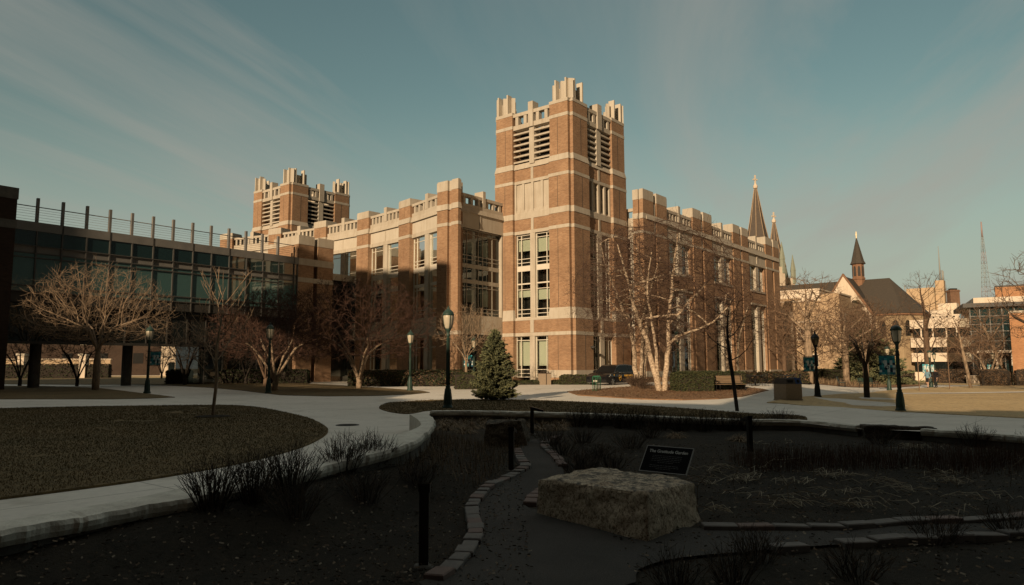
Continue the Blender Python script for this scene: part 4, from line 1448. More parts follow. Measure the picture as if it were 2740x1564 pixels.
def blob(cx, cy, cz, rx, ry, rz):
    return lambda rng, n: ellipsoid_pts(rng, n, (cx, cy, cz), (rx, ry, rz), 2.0, 0)

def offs(pts, dys): return [(x, y + d, z) for (x, y, z), d in zip(pts, dys)]
birch('birch_tree', 'multi-stemmed birch with peeling pale bark growing from the mulch bed beside the clipped hedge', (9.17, 44.15, .11), [
    (offs([(-.04, 0, -.15), (-.84, 0, 3.26), (-1.34, 0, 4.8), (-1.7, 0, 6.65), (-2.09, 0, 8.3), (-2.57, 0, 9.9)], [0, .2, .5, .8, 1.1, 1.4]), .21),
    (offs([(-.1, .15, -.1), (-.28, 0, 2.52), (-.56, 0, 4.54), (-.89, 0, 6.11), (-.62, 0, 8.06), (-.21, 0, 10.2)], [0, -.1, -.2, -.5, -.8, -1.0]), .13),
    (offs([(.16, 0, -.15), (.51, 0, 2.68), (.65, 0, 4.54), (.87, 0, 6.64), (1.21, 0, 9.0), (1.5, 0, 10.9)], [0, .1, .2, .1, .2, .2]), .19),
    (offs([(.55, .1, 2.9), (1.0, 0, 3.35), (1.48, 0, 3.54), (2.37, 0, 3.83), (3.29, 0, 4.3), (4.38, 0, 5.57), (5.1, 0, 6.3)], [0, -.1, -.3, -.4, -.6, -.7, -.8]), .105),
    (offs([(.65, .2, 4.2), (1.75, 0, 5.42), (2.73, 0, 6.38), (3.57, 0, 7.22), (4.6, 0, 8.2)], [0, .3, .5, .8, 1.0]), .085),
], blob(.4, .2, 6.6, 5.4, 3.4, 4.6), 61, 620)
birch('birch_tree', 'birch clump with several leaning pale trunks between the parked black car and the tower wall', (9.4, 53.6, .25), [
    (offs([(-.06, 0, -.1), (-.36, 0, 4.07), (-.8, 0, 5.14), (-1.32, 0, 6.6), (-2.29, 0, 9.3), (-2.7, 0, 11.4)], [0, .1, .1, .3, .5, .8]), .21),
    (offs([(.4, .1, -.1), (.74, 0, 3.81), (.91, 0, 6.59), (.34, 0, 9.3), (.1, 0, 11.6)], [0, .1, .2, .4, .6]), .20),
    (offs([(-.75, .1, 5.0), (-1.91, 0, 6.16), (-3.21, 0, 6.6), (-4.5, 0, 6.9)], [0, -.2, -.5, -.7]), .075),
    (offs([(.15, -.1, -.1), (.34, 0, 2.83), (.3, 0, 4.6), (1.17, 0, 7.76), (2.3, 0, 11.0)], [-.1, -.2, -.3, -.5, -.7]), .16),
], blob(-.6, 0, 7.4, 4.9, 3.6, 4.9), 62, 620)
birch('birch_tree', 'slender three-stemmed birch close against the side wing near its middle window', (16.4, 56.2, .25), [
    (offs([(.6, 0, -.1), (.46, 0, 1.98), (.49, 0, 3.78), (.56, 0, 6.6), (.9, 0, 8.6)], [0, 0, .1, .1, .2]), .13),
    (offs([(.95, .1, -.1), (.83, 0, 2.28), (.78, 0, 3.78), (1.05, 0, 6.6), (1.6, 0, 8.4)], [0, .2, .3, .3, .4]), .12),
    (offs([(1.4, 0, -.1), (1.28, 0, 1.97), (1.49, 0, 3.78), (2.02, 0, 5.6), (2.9, 0, 7.6)], [0, -.1, -.1, -.3, -.4]), .12),
], blob(1.2, -.2, 5.8, 3.3, 2.0, 3.4), 63, 420, twig=.6)

# --- thin leaning tree in shade before the garden's back wall
rng = random.Random(71)
sk = Skel(); sk.node((.02, 0, -.15), -1)
st = sk.limb(0, [(-.03, 0, .4), (-.08, 0, .9), (-.12, .02, 1.36), (-.18, .03, 1.85), (-.22, .02, 2.3)])
l2 = sk.limb(st, [(-.26, 0, 2.7), (-.26, 0, 3.1), (-.2, .02, 3.5), (-.15, 0, 3.95), (-.1, 0, 4.25)])
for k in range(13):
    base = sk.p[st - 1 + (k % 6)] if k < 9 else sk.p[l2 - (k % 4)]
    bi = st - 1 + (k % 6) if k < 9 else l2 - (k % 4)
    t = k * 2.4; L = rng.uniform(.7, 1.15)
    sk.limb(bi, [(base[0] + math.cos(t) * L * .4, base[1] + math.sin(t) * L * .4, base[2] + .16), (base[0] + math.cos(t) * L * .75, base[1] + math.sin(t) * L * .75, base[2] + .42), (base[0] + math.cos(t) * L, base[1] + math.sin(t) * L, base[2] + .75)])
att = ellipsoid_pts(rng, 330, (-.15, 0, 2.9), (1.15, 1.1, 1.5), 1.5, .1)
colonize(sk, att, .7, .22, .14, rng, .1)
tree_from(sk, 'leaning_tree', 'thin dark leaning tree with tangled twigs on the grass behind the garden wall', 'tree', (8.39, 26.89, 0), ('bark_dark', 'twig_dark'), .006, .072, thick=.02, rng=rng, twig=.26, twig_n=2, twig_up=.2, twig_r=.0055)

# --- vase-shaped dark tree on the right lawn
rng = random.Random(81)
sk = Skel(); sk.node((0, 0, -.2), -1)
b = sk.limb(0, [(0, 0, .5), (.02, 0, 1.1), (0, 0, 1.8)])
for k in range(9):
    t = k * 2.4 + .4; L = rng.uniform(.35, 1.0)
    sk.limb(b - (k % 2), [(math.cos(t) * .22 * L, math.sin(t) * .22 * L, 2.2), (math.cos(t) * .6 * L, math.sin(t) * .6 * L, 2.8), (math.cos(t) * .95 * L, math.sin(t) * .95 * L, 3.4)])
att = ellipsoid_pts(rng, 1000, (0, 0, 4.0), (2.5, 2.4, 2.3), 1.9, .15, lambda q: q[2] > 1.9 + .45 * math.hypot(q[0], q[1]) - .4)
colonize(sk, att, 1.1, .27, .18, rng, .15)
tree_from(sk, 'bare_tree', 'dark vase-shaped bare tree on the shaded edge of the right lawn', 'tree', (21.55, 43.66, -.31), ('bark_dark', 'bark_brown'), .009, .17, thick=.04, rng=rng, twig=.42, twig_n=3, twig_up=.3, twig_r=.009)

# --- generic bare trees for the right background
def bare(seed, name, label, loc, H, W, h0, mats, n=900, rb=.2, group=None, up=.2, twig=.7, spread=.5, nl=7, lean=(0, 0), tr=.018):
    rng = random.Random(seed)
    sk = Skel(); sk.node((0, 0, -.3), -1)
    lx, ly = lean
    b = sk.limb(0, [(lx * q * h0, ly * q * h0, q * h0) for q in (.3, .6, .85, 1.0)])
    l2 = sk.limb(b, [(lx * (h0 + q), ly * (h0 + q), h0 + q) for q in (H * .12, H * .24, H * .36, H * .48)])
    for k in range(nl):
        t = k * 2.4 + rng.uniform(-.3, .3); L = W * .5 * rng.uniform(.4, .8)
        bi = b + (k % 4)
        b0 = sk.p[bi]
        sk.limb(bi, [(b0[0] + math.cos(t) * L * .35, b0[1] + math.sin(t) * L * .35, b0[2] + H * .07), (b0[0] + math.cos(t) * L * .8, b0[1] + math.sin(t) * L * .8, b0[2] + H * .17)])
    cz_ = (h0 + H) / 2
    att = ellipsoid_pts(rng, n, (lx * cz_, ly * cz_, cz_ + .06 * H), (W / 2, W / 2, (H - h0) * .54), h0 * .9, .12)
    colonize(sk, att, H * .22, H * .05, H * .034, rng, up)
    return tree_from(sk, name, label, 'tree', loc, mats, tr * .9, rb, group, thick=.06, rng=rng, twig=twig, twig_n=3, twig_up=.15, twig_r=tr * .8)
def at_g(x, y): return (x, y, gz(x, y))
bare(90, 'bare_tree', 'tall bare tree with a pale trunk in front of the tan gothic building', at_g(27.4, 66), 9.6, 6.8, 3.6, ('bark_tan', 'twig_brown'), 900, .34)
bare(91, 'bare_tree', 'low spreading bare tree at the far corner of the side wing', at_g(29.6, 72), 5.6, 6.4, 1.2, ('bark_brown', 'twig_brown'), 700, .16)
bare(92, 'bare_tree', 'broad bare tree with a stout pale trunk behind the green park bench', at_g(37.3, 80), 9.0, 8.2, 3.4, ('bark_tan', 'twig_brown'), 900, .36)
bare(93, 'bare_tree', 'bare tree with a pale trunk directly behind the dark vase-shaped tree', at_g(41.5, 84), 8.6, 7.0, 3.4, ('bark_tan', 'twig_brown'), 800, .34)
bare(94, 'bare_tree', 'tallest bare tree, two upright leaders, before the white office building', at_g(49.4, 85), 12.4, 6.0, 3.2, ('bark_brown', 'bark_brown'), 900, .36, up=.45, twig=.8)
bare(95, 'bare_tree', 'leaning thin bare tree on the sunlit right lawn', at_g(42.2, 66), 6.6, 4.4, 2.6, ('bark_tan', 'twig_brown'), 450, .14, lean=(-.16, 0), twig=.5)
bare(96, 'sapling', 'very thin young tree left of the two walking people on the sunlit lawn', at_g(32.9, 58), 4.4, 1.9, 2.0, ('bark_tan', 'twig_brown'), 160, .045, twig=.3, nl=4, tr=.010)
bare(97, 'sapling', 'very thin young tree between the far lamps on the sunlit lawn', at_g(37.8, 62), 4.6, 2.1, 2.0, ('bark_tan', 'twig_brown'), 160, .045, twig=.3, nl=4, tr=.010)
crab(98, 'bare_tree', 'pale many-stemmed tree beside the low white planter box', at_g(54.6, 82), 6.4, 5.6, None, ('bark_tan', 'twig_brown'), 700, 4, 2.4, .6, .2)
crab(99, 'bare_tree', 'reddish bare crabapple in front of the low pale wall right of the green lamp', at_g(46.5, 95), 7.4, 9.0, None, ('bark_brown', 'twig_red'), 900, 5, 1.8, .8, .22)
crab(100, 'bare_tree', 'reddish bare tree under the canopy of the dark glass building', at_g(66, 100), 7.0, 9.0, None, ('bark_brown', 'twig_red'), 900, 5, 1.8, .8, .22)
bare(101, 'bare_tree', 'large dark bare tree at the right edge in front of the orange brick building', at_g(38.5, 50), 9.6, 8.2, 2.6, ('bark_dark', 'bark_brown'), 1100, .30, twig=.8, nl=9)
bare(102, 'bare_tree', 'bare tree with a slanting pale limb before the dark glass building', at_g(58.5, 84), 9.0, 6.0, 3.0, ('bark_tan', 'twig_brown'), 700, .22, lean=(-.42, 0))
bare(103, 'bare_tree', 'brown bare tree before the chapel apse, right of the green lamp head', at_g(52.5, 104), 10.5, 10.0, 3.0, ('bark_brown', 'twig_red'), 900, .3, twig=1.0)
bare(104, 'bare_tree', 'wide brown bare tree hiding the foot of the tan gothic building', at_g(33.5, 88), 9.5, 9.5, 2.6, ('bark_brown', 'twig_brown'), 900, .28, twig=1.0)

# --- evergreens: layered sprays of small needle tufts
MAT['needle_blue'] = M('needle_blue', (.20, .195, .095), (.085, .10, .055), 9, .8, spec=.2, lo=.35, hi=.65)
MAT['needle_dark'] = M('needle_dark', (.075, .085, .045), (.03, .038, .022), 7, .8, spec=.2, lo=.35, hi=.65)
MAT['needle_brown'] = M('needle_brown', (.15, .115, .06), (.08, .065, .035), 5, .8, spec=.2)
def conifer(seed, label, loc, H, W, mats, nb=150, tuft=.16, droop=.15, gap=.25, h0=.1, profile=None, density=1.0):
    rng = random.Random(seed)
    t = thing('conifer', label, 'tree', loc)
    tr = MB()
    tr.tube([(0, 0, -.2), (.02, 0, H * .5), (.03, .01, H)], [W * .045, W * .03, .012], 8)
    cr = MB()
    prof = profile or (lambda u: (1 - u) ** .85)
    for i in range(nb):
        u = (i + rng.random()) / nb
        u = u ** 1.25
        z = h0 * H + (1 - h0) * H * u
        L = W / 2 * prof(u) * rng.uniform(.68, 1.12) + .05
        a = i * 2.39996 + rng.uniform(-.3, .3)
        ca, sa = math.cos(a), math.sin(a)
        rise = -droop + .55 * u
        P = []
        for q in (0, .35, .7, 1.0):
            P.append(Vector((ca * L * q, sa * L * q, z + L * (rise * q + .18 * q * q))))
        tr.tube(P, [.02 * (1 - u) + .006, .012, .008, .003], 4, cap=False)
        m = max(4, int(L / tuft * 7 * density))
        for k in range(m):
            q = (k + rng.random()) / m
            q = .12 + .9 * q
            j = min(2, int(q / .35)); f = (q - (0, .35, .7)[j]) / .33
            c = P[j].lerp(P[min(j + 1, 3)], min(1.1, f))
            c = c + Vector((rng.gauss(0, .32), rng.gauss(0, .32), rng.gauss(0, .16) - .02)) * tuft * 1.5 * (1.1 - .4 * q)
            d = Vector((ca + rng.gauss(0, .6), sa + rng.gauss(0, .6), .25 + rng.gauss(0, .35))).normalized()
            s1 = d.cross(Vector((0, 0, 1))).normalized() if abs(d.z) < .97 else Vector((1, 0, 0))
            s2 = d.cross(s1)
            l_ = tuft * rng.uniform(.6, 1.25); w_ = l_ * .2
            b0 = c - d * l_ * .35
            for n_ in range(3):
                an = n_ * 2.1 + rng.random()
                e = (s1 * math.cos(an) + s2 * math.sin(an))
                e2 = (s1 * math.cos(an + 1.57) + s2 * math.sin(an + 1.57))
                tip = c + d * l_ * .65 + e * l_ * .35
                cr.add([tuple(b0), tuple(c + e * w_ * 1.3 + e2 * w_), tuple(tip), tuple(c + e * w_ * 1.3 - e2 * w_)], [(0, 1, 2, 3)], 0 if rng.random() < .72 else 1)
    tr.build('trunk', ['bark_brown'], t)
    cr.build('crown', mats, t)
    return t
conifer(7, 'bushy blue-green young spruce on the grass island in front of the tower', (-.85, 35.6, .0), 3.45, 2.55, ['needle_blue', 'needle_dark'], 240, .15, .10, h0=.04, profile=lambda u: min(1, (1 - u) ** .8 * (1.0 if u > .12 else .82)), density=1.25)
conifer(9, 'wide low dark spruce with layered boughs behind the park bench', at_g(44.0, 88), 7.0, 9.5, ['needle_blue', 'needle_dark'], 120, .5, .2, h0=.04, density=1.1)
conifer(10, 'tall thin brownish evergreen in front of the chapel gable', at_g(57.5, 118), 13.5, 7.0, ['needle_brown', 'needle_dark'], 130, .6, .1, h0=.2, density=.8)
# ============================================================ buildings in the background
MAT['tan_stone'] = stone_mat('tan_stone', (.46, .34, .22), (.38, .27, .17))
MAT['cream_stone'] = stone_mat('cream_stone', (.64, .54, .42), (.55, .46, .36), .9)
MAT['chapel_roof'] = M('chapel_roof', (.070, .058, .045), (.050, .042, .034), 2.5, .85, 14, .5, .03, stretch=(1, 1, 3))
MAT['trim_brown'] = M('trim_brown', (.24, .13, .075), (.18, .10, .06), 3, .85)
MAT['white_conc'] = stone_mat('white_conc', (.66, .57, .46), (.60, .51, .41), .92)
MAT['tan_panel'] = stone_mat('tan_panel', (.50, .37, .24), (.45, .33, .21), .92)
MAT['brick_orange'] = brick_mat('brick_orange', (.43, .22, .11), (.37, .18, .09), (.40, .27, .17))
MAT['gold'] = M('gold', (.85, .72, .5), (.8, .66, .42), 2, .35)
MAT['spire_slate'] = M('spire_slate', (.105, .085, .068), (.075, .06, .05), 1.2, .85, stretch=(1, 1, 3))
MAT['copper'] = M('copper', (.25, .27, .21), (.2, .215, .165), 1.5, .8)
MAT['mast_red_hazed'] = M('mast_red_hazed', (.34, .25, .24), (.30, .22, .21), .05, .8)  # red paint paled toward pink, distance haze put into the colour
MAT['mast_grey'] = M('mast_grey', (.30, .31, .30), (.27, .28, .27), .05, .8)

GR = R(51.03)
MAT['apse_stone'] = stone_mat('apse_stone', (.34, .26, .165), (.28, .21, .13), .9)
MAT['brick_shade'] = brick_mat('brick_shade', (.055, .035, .026), (.04, .026, .02), (.05, .04, .03))  # brick darkened, shade on the left side put into its colour
def gframe(o, L=True):
    """wall frames along the campus grid in local coordinates"""
    return None

def arch_prism(face, mb, a, w, z0, z1, d0, d1, n=6):
    """pointed-arch slab"""
    pts = [(a - w, z0), (a + w, z0), (a + w, z0 + (z1 - z0) * .62)]
    for k in range(1, n):
        t = k / n
        pts.append((a + w * math.cos(t * math.pi / 2) , z0 + (z1 - z0) * (.62 + .38 * math.sin(t * math.pi / 2))))
    pts.append((a, z1))
    for k in range(1, n):
        t = 1 - k / n
        pts.append((a - w * math.cos(t * math.pi / 2), z0 + (z1 - z0) * (.62 + .38 * math.sin(t * math.pi / 2))))
    pts.append((a - w, z0 + (z1 - z0) * .62))
    N = len(pts)
    vs = [face.p(x, d1, z) for x, z in pts] + [face.p(x, d0, z) for x, z in pts]
    fs = [tuple(range(N)), tuple(range(N, 2 * N))[::-1]] + [(i, N + i, N + (i + 1) % N, (i + 1) % N) for i in range(N)]
    mb.add(vs, fs)

# ---- chapel with fleche
ch = thing('chapel', 'stone chapel with steep dark roof, pale gable and small pointed spire', 'church', (80.17, 150, 0), GR)
W_ = 7.0
mb = MB()
mb.prism([(-W_, -3.2), (-3.4, -6.3), (3.4, -6.3), (W_, -3.2), (W_, 75), (-W_, 75)], -2, 12.3)
mb.box(-9.5, -6.9, 1.6, 12.0, -2, 12.3)
# gable wall
gv = [(-9.5, 1.6, 12.3), (-9.5, 12.0, 12.3), (-9.5, 6.8, 20.4), (-9.1, 1.6, 12.3), (-9.1, 12.0, 12.3), (-9.1, 6.8, 20.4)]
mb.add(gv, [(0, 1, 2), (3, 5, 4), (0, 2, 5, 3), (1, 4, 5, 2), (0, 3, 4, 1)])
chw = mb.build('wall', ['cream_stone'], ch)
mb = MB()
mb.prism([(-W_ - .03, -3.2), (-3.4, -6.35), (3.4, -6.35), (W_, -3.2), (W_, 1.5), (-W_ - .03, 1.5)], -2, 12.25)
mb.build('apse_wall', ['apse_stone'], chw)
rf = MB()
E_ = 12.2
rf.add([(-W_ - .5, -3.5, E_), (-3.6, -6.9, E_), (3.6, -6.9, E_), (W_ + .5, -3.5, E_), (W_ + .5, 75, E_), (-W_ - .5, 75, E_), (0, 0, 20.2), (0, 75, 20.2)],
       [(0, 1, 6), (1, 2, 6), (2, 3, 6), (3, 4, 7, 6), (5, 0, 6, 7), (4, 5, 7), (0, 5, 4, 3, 2, 1)])
rf.add([(-9.2, 1.3, 12.0), (-9.2, 12.3, 12.0), (-9.2, 6.8, 20.3), (0, 1.3, 12.0), (0, 12.3, 12.0), (0, 6.8, 20.3)], [(0, 2, 5, 3), (1, 4, 5, 2), (0, 3, 4, 1)])
rf.build('roof', ['chapel_roof'], ch)
tm = MB()
for y0, y1 in ((1.2, 6.8), (12.4, 6.8)):
    s_ = 1 if y1 > y0 else -1
    tm.hexa([(-9.75, y0, 11.9), (-9.05, y0, 11.9), (-9.05, y0 + s_ * .5, 11.9), (-9.75, y0 + s_ * .5, 11.9)], [(-9.75, y1 - s_ * .05, 20.75), (-9.05, y1 - s_ * .05, 20.75), (-9.05, y1, 20.3), (-9.75, y1, 20.3)])
tm.prism([(-W_ - .45, -3.4), (-3.5, -6.75), (3.5, -6.75), (W_ + .4, -3.4), (W_ + .4, 1.4), (-W_ - .45, 1.4)], 11.85, 12.15)
tm.build('coping', ['trim_brown'], ch)
wm_ = MB()
GF = Face((-9.5, 0), (0, 1), (-1, 0))
for y in (5.0, 6.8, 8.6): arch_prism(GF, wm_, y, .48, 13.3, 15.1, -.05, .04)
AF = Face((-W_ - .03, 0), (0, 1), (-1, 0))
for y in (-2.0, .4): arch_prism(AF, wm_, y, .6, 7.6, 10.8, -.05, .04)
AF2 = Face((-W_, -3.2), (3.6, -3.1), (-3.1, -3.6))
for y in (1.2, 3.4): arch_prism(AF2, wm_, y, .6, 7.6, 10.8, -.05, .05)
AF3 = Face((-3.4, -6.35), (1, 0), (0, -1))
for y in (1.5, 5.2): arch_prism(AF3, wm_, y, .6, 7.6, 10.8, -.05, .05)
wm_.build('lancet_window', ['glass_dark'], chw)
fl = MB()
c = (-.2, 6.0, 0)
fl.lathe([(1.25, 18.6), (1.22, 20.2), (1.38, 20.3), (1.38, 20.6), (1.2, 20.7), (1.2, 23.5), (1.42, 23.7)], 8, c, 0, False)
fo = fl.build('spire_drum', ['trim_brown'], ch)
fl = MB()
fl.lathe([(1.62, 23.68), (1.3, 24.3), (.72, 26.8), (.08, 29.5)], 8, c, 0, False)
fl.build('spire_roof', ['chapel_roof'], fo)
lv = MB()
for k in range(8):
    t = (k + .5) * math.pi / 4
    lf = Face((c[0] + 1.12 * math.cos(t), c[1] + 1.12 * math.sin(t)), (-math.sin(t), math.cos(t)), (math.cos(t), math.sin(t)))
    arch_prism(lf, lv, 0, .27, 21.0, 23.2, -.05, .05)
lv.build('belfry_louvre', ['roof_dark'], fo)
fg = MB()
fg.lathe([(.22, 29.4), (.1, 29.6), (.16, 29.9), (.2, 30.2), (.1, 30.6), (.13, 30.75), (.02, 30.95)], 10, c)
fg.build('finial_figure', ['gold'], fo)

# ---- collegiate gothic hall
gh = thing('gothic_hall', 'tan stone hall with stepped parapet and paired windows in front of the chapel', 'building', (48.33, 105, 0), GR)
mb = MB()
mb.box(0, 14, .02, 12, -2, 11.55); mb.box(0, 14, 12, 24, -2, 11.1)
mb.box(-.6, 6.0, -.3, 2.3, -2, 12.35); mb.box(.3, 1.2, 5.6, 9.2, 11.5, 12.0)
ghw = mb.build('wall', ['tan_stone'], gh)
HF = Face((0, 0), (0, 1), (-1, 0)); HR = Face((-.6, -.3), (1, 0), (0, -1))
tr_ = MB()
HF.box(tr_, 2.35, 12, -.05, .10, 8.2, 8.45); HF.box(tr_, 2.35, 12, -.05, .12, 11.4, 11.62); HF.box(tr_, 12, 24, -.05, .12, 10.95, 11.2)
HR.box(tr_, -.1, 6.7, -.05, .1, 8.2, 8.45); HR.box(tr_, -.1, 6.7, -.05, .12, 12.2, 12.42)
tr_.build('string_course', ['cream_stone'], ghw)
def small_windows(face, parent, spots, w, h, frame='cream_stone'):
    for a, z in spots:
        f = MB()
        face.box(f, a - w / 2 - .14, a + w / 2 + .14, -.05, .06, z - .14, z); face.box(f, a - w / 2 - .14, a + w / 2 + .14, -.05, .06, z + h, z + h + .18)
        face.box(f, a - w / 2 - .14, a - w / 2, -.05, .06, z, z + h); face.box(f, a + w / 2, a + w / 2 + .14, -.05, .06, z, z + h); face.box(f, a - .04, a + .04, -.04, .05, z, z + h)
        fo_ = f.build('window', [frame], parent)
        g = MB(); face.box(g, a - w / 2, a + w / 2, -.05, .02, z, z + h)
        g.build('pane', ['glass_dark'], fo_)
small_windows(HF, gh, [(4.2, 5.6), (5.6, 5.6), (8.8, 5.4), (10.0, 5.4), (3.6, 1.6), (6.8, 1.6), (9.6, 1.6)], .8, 1.7)
small_windows(HR, gh, [(2.4, 4.2), (4.9, 4.2), (2.4, 1.0)], .9, 1.6)
pent = thing('roof_penthouse', 'white rooftop plant room with louvres between the brick wing and the chapel', 'building', (52.5, 121, 0), GR)
mb = MB(); mb.box(0, 8, 0, 9.0, -2, 14.6); mb.box(-.15, 8.1, -.15, 9.2, 14.6, 14.85)
po = mb.build('wall', ['white_conc'], pent)
PF = Face((0, 0), (0, 1), (-1, 0))
mb = MB()
for z in (11.9, 12.5, 13.1): PF.box(mb, 4.0, 7.2, -.05, .06, z, z + .28)
mb.build('louvre', ['dark'], po)
# narrow bright wall with dark glazing behind the corner of the wing
nb = thing('stone_annex', 'pale stone annex with tall dark windows just right of the brick wing', 'building', (36.6, 99, 0), GR)
mb = MB(); mb.box(0, 8, 0, 5.5, -2, 9.6)
no = mb.build('wall', ['cream_stone'], nb)
NF = Face((0, 0), (0, 1), (-1, 0))
small_windows(NF, nb, [(1.0, 5.2), (2.3, 5.2), (4.2, 5.0), (1.0, 1.8), (2.3, 1.8)], .7, 2.3)

# ---- twin spired church far behind
def spire(name, label, loc, zb, rb, zt, cross, body):
    t = thing(name, label, 'church', loc, R(20))
    mb = MB()
    mb.lathe([(rb, zb), (rb * .5, (zb + zt) / 2), (.35, zt)], 8, (0, 0, 0), 0, False)
    so_ = mb.build('spire_roof', ['spire_slate'], t)
    rb_ = MB()
    for k in range(8):
        a = k * math.pi / 4
        rb_.tube([(math.cos(a) * rb * 1.01, math.sin(a) * rb * 1.01, zb), (math.cos(a) * rb * .505, math.sin(a) * rb * .505, (zb + zt) / 2), (math.cos(a) * .36, math.sin(a) * .36, zt)], [.12, .11, .09], 4)
    rb_.build('spire_rib', ['tan_stone'], so_)
    mb = MB()
    mb.lathe([(.7, zt - .4), (.8, zt + .3), (.35, zt + 1.0), (.3, zt + 1.3)], 8, (0, 0, 0), 0, False)
    mb.box(-.2, .2, -.2, .2, zt + 1.2, cross); mb.box(-.85, .85, -.2, .2, cross - 1.7, cross - 1.3)
    mb.build('cross', ['cream_stone'], t)
    if body:
        mb = MB()
        mb.box(-rb * 1.25, rb * 1.25, -rb * 1.25, rb * 1.25, 0, zb - 4)
        to = mb.build('belfry', ['cream_stone'], t)
        pn = MB()
        for sx_ in (-1, 1):
            for sy_ in (-1, 1):
                cc = (sx_ * rb * 1.15, sy_ * rb * 1.15, 0)
                pn.lathe([(.9, zb - 6), (.9, zb - 1.5), (1.0, zb - 1.4), (.06, zb + 4.5)], 6, cc, 0, False)
        pn.lathe([(rb * 1.2, zb - 4), (rb * 1.05, zb - .5), (rb, zb + .1)], 8, (0, 0, 0), 0, False)
        pn.build('pinnacles', ['copper'], to)
        dk = MB()
        for k in range(4):
            a = k * math.pi / 2
            fF = Face((math.cos(a) * rb * 1.25, math.sin(a) * rb * 1.25), (-math.sin(a), math.cos(a)), (math.cos(a), math.sin(a)))
            for q in (-1.4, 1.4): arch_prism(fF, dk, q, .7, zb - 14, zb - 6, -.05, .1)
        dk.build('belfry_louvre', ['roof_dark'], to)
    return t
spire('church_spire', 'taller slate church spire with a white cross rising behind the brick wing', (82.2, 235, 0), 38.0, 4.6, 61.7, 65.8, True)
spire('church_spire', 'further slimmer church spire with pale copper pinnacles beside the end of the wing', (94.3, 252, 0), 36.5, 3.5, 53.4, 56.8, True)

# ---- tan tower block
tb = thing('office_tower', 'tan concrete tower block with a slim white antenna on its stair shaft', 'tower block', (143.2, 240, 0), GR)
mb = MB()
mb.box(0, 8.5, 0, 8.4, -3, 28.1)
mb.box(2.6, 6.2, -2.6, -.01, -3, 30.6); mb.box(4.4, 8.4, -.9, .4, -3, 26.4)
to = mb.build('wall', ['tan_panel'], tb)
TFc = Face((0, 0), (1, 0), (0, -1))
mb = MB()
for k in range(7):
    z = 25.6 - k * 3.2
    TFc.box(mb, .2, 2.5, -.05, .06, z, z + 1.3)
mb.build('window_band', ['glass_dark'], to)
mb = MB()
mb.box(1.0, 1.3, 1.6, 1.9, 28, 29.2)
mb.build('vent', ['grey_metal'], to)
mb = MB()
mb.tube([(3.2, -1.6, 30.5), (3.2, -1.6, 36.5), (3.0, -1.6, 42.5)], [.32, .2, .07], 6); mb.tube([(4.4, -2.1, 30.5), (4.4, -2.1, 34.2)], .22, 6); mb.tube([(5.6, -2.2, 30.5), (5.6, -2.2, 34.0)], .22, 6)
mb.build('antenna', ['mast_grey'], to)
# ---- pale blocks
pb = thing('pale_block', 'cream windowless block with a small white roof house right of the tan tower', 'building', (121.5, 190, 0), GR)
mb = MB(); mb.box(0, 12, 0, 10, -3, 16.8); mb.box(1.5, 6, 2.2, 6.6, 16.8, 18.6)
po = mb.build('wall', ['white_conc'], pb)
mb = MB(); QF = Face((0, 0), (0, 1), (-1, 0))
for z in (12.2, 14.6):
    for a in (1.2, 2.6, 4.2, 5.8, 7.4): QF.box(mb, a, a + .45, -.05, .05, z, z + .4)
mb.build('window_slot', ['dark'], po)
ck = thing('chimney_stack', 'dark red brick chimney stack behind the cream block', 'chimney', (124.6, 200, 0))
mb = MB(); mb.box(-1.3, 1.3, -.9, .9, 0, 22.9); mb.box(-1.45, 1.45, -1.05, 1.05, 22.3, 22.7)
ko = mb.build('stack', ['brick_dark'], ck)
mb = MB(); mb.box(-.9, .9, -.6, .6, 22.9, 23.3); mb.build('flue', ['dark'], ko)

# ---- white office building with ribbon windows
wo = thing('white_office', 'white office building with dark ribbon windows behind the tallest bare tree', 'building', (86.2, 135, 0), GR)
mb = MB()
for z0, z1 in ((8.9, 10.6), (5.2, 7.1), (2.4, 4.1), (-2, .4)): mb.box(0, 16, 0, 9.5, z0, z1)
mb.box(3, 16, 2, 9, -2, 10.5)
wo_ = mb.build('wall', ['white_conc'], wo)
mb = MB()
for z0, z1 in ((7.1, 8.9), (4.1, 5.2), (.4, 2.4)): mb.box(.5, 15.5, .5, 9, z0, z1)
mb.build('ribbon_window', ['glass_dark'], wo_)
mb = MB()
for y in (1.5, 3.2, 5.5, 7.5): mb.box(.2, .5, y, y + .25, 7.1, 8.9)
mb.build('mullion', ['white_conc'], wo_)

# ---- dark glass building with flat overhanging roof
gb = thing('glass_building', 'dark glass building under a flat overhanging roof with a thin pale entrance canopy', 'building', (71.6, 112, 0), R(-27))
mb = MB(); mb.box(.4, 16, .4, 14, -2, 10.7)
go = mb.build('curtain_wall', ['glass_teal_sky'], gb)
mb = MB()
mb.box(-.4, 17, -.6, 15, 10.7, 11.35)
mb.build('roof', ['bronze'], gb)
mb = MB(); mb.box(1.2, 17, 1.0, 14, 11.35, 12.3); mb.build('roof_screen', ['white_conc'], gb)
mb = MB()
for x in (.5, 1.8, 3.1, 4.7, 6.3, 7.9): mb.box(x, x + .12, .24, .4, 0, 10.7)
for z in (3.6, 5.4, 6.9, 8.0, 9.3): mb.box(.4, 9, .27, .41, z, z + .1)
mb.build('mullions', ['grey_metal'], go)
mb = MB(); mb.box(.8, 8.0, -2.2, .2, 3.55, 3.95); mb.build('canopy', ['white_conc'], gb)
mb = MB()
for x in (1.4, 3.4, 5.4, 7.2): mb.lathe([(.2, -1.5), (.2, 3.55)], 8, (x, -1.8, 0))
mb.build('canopy_post', ['white_conc'], gb)
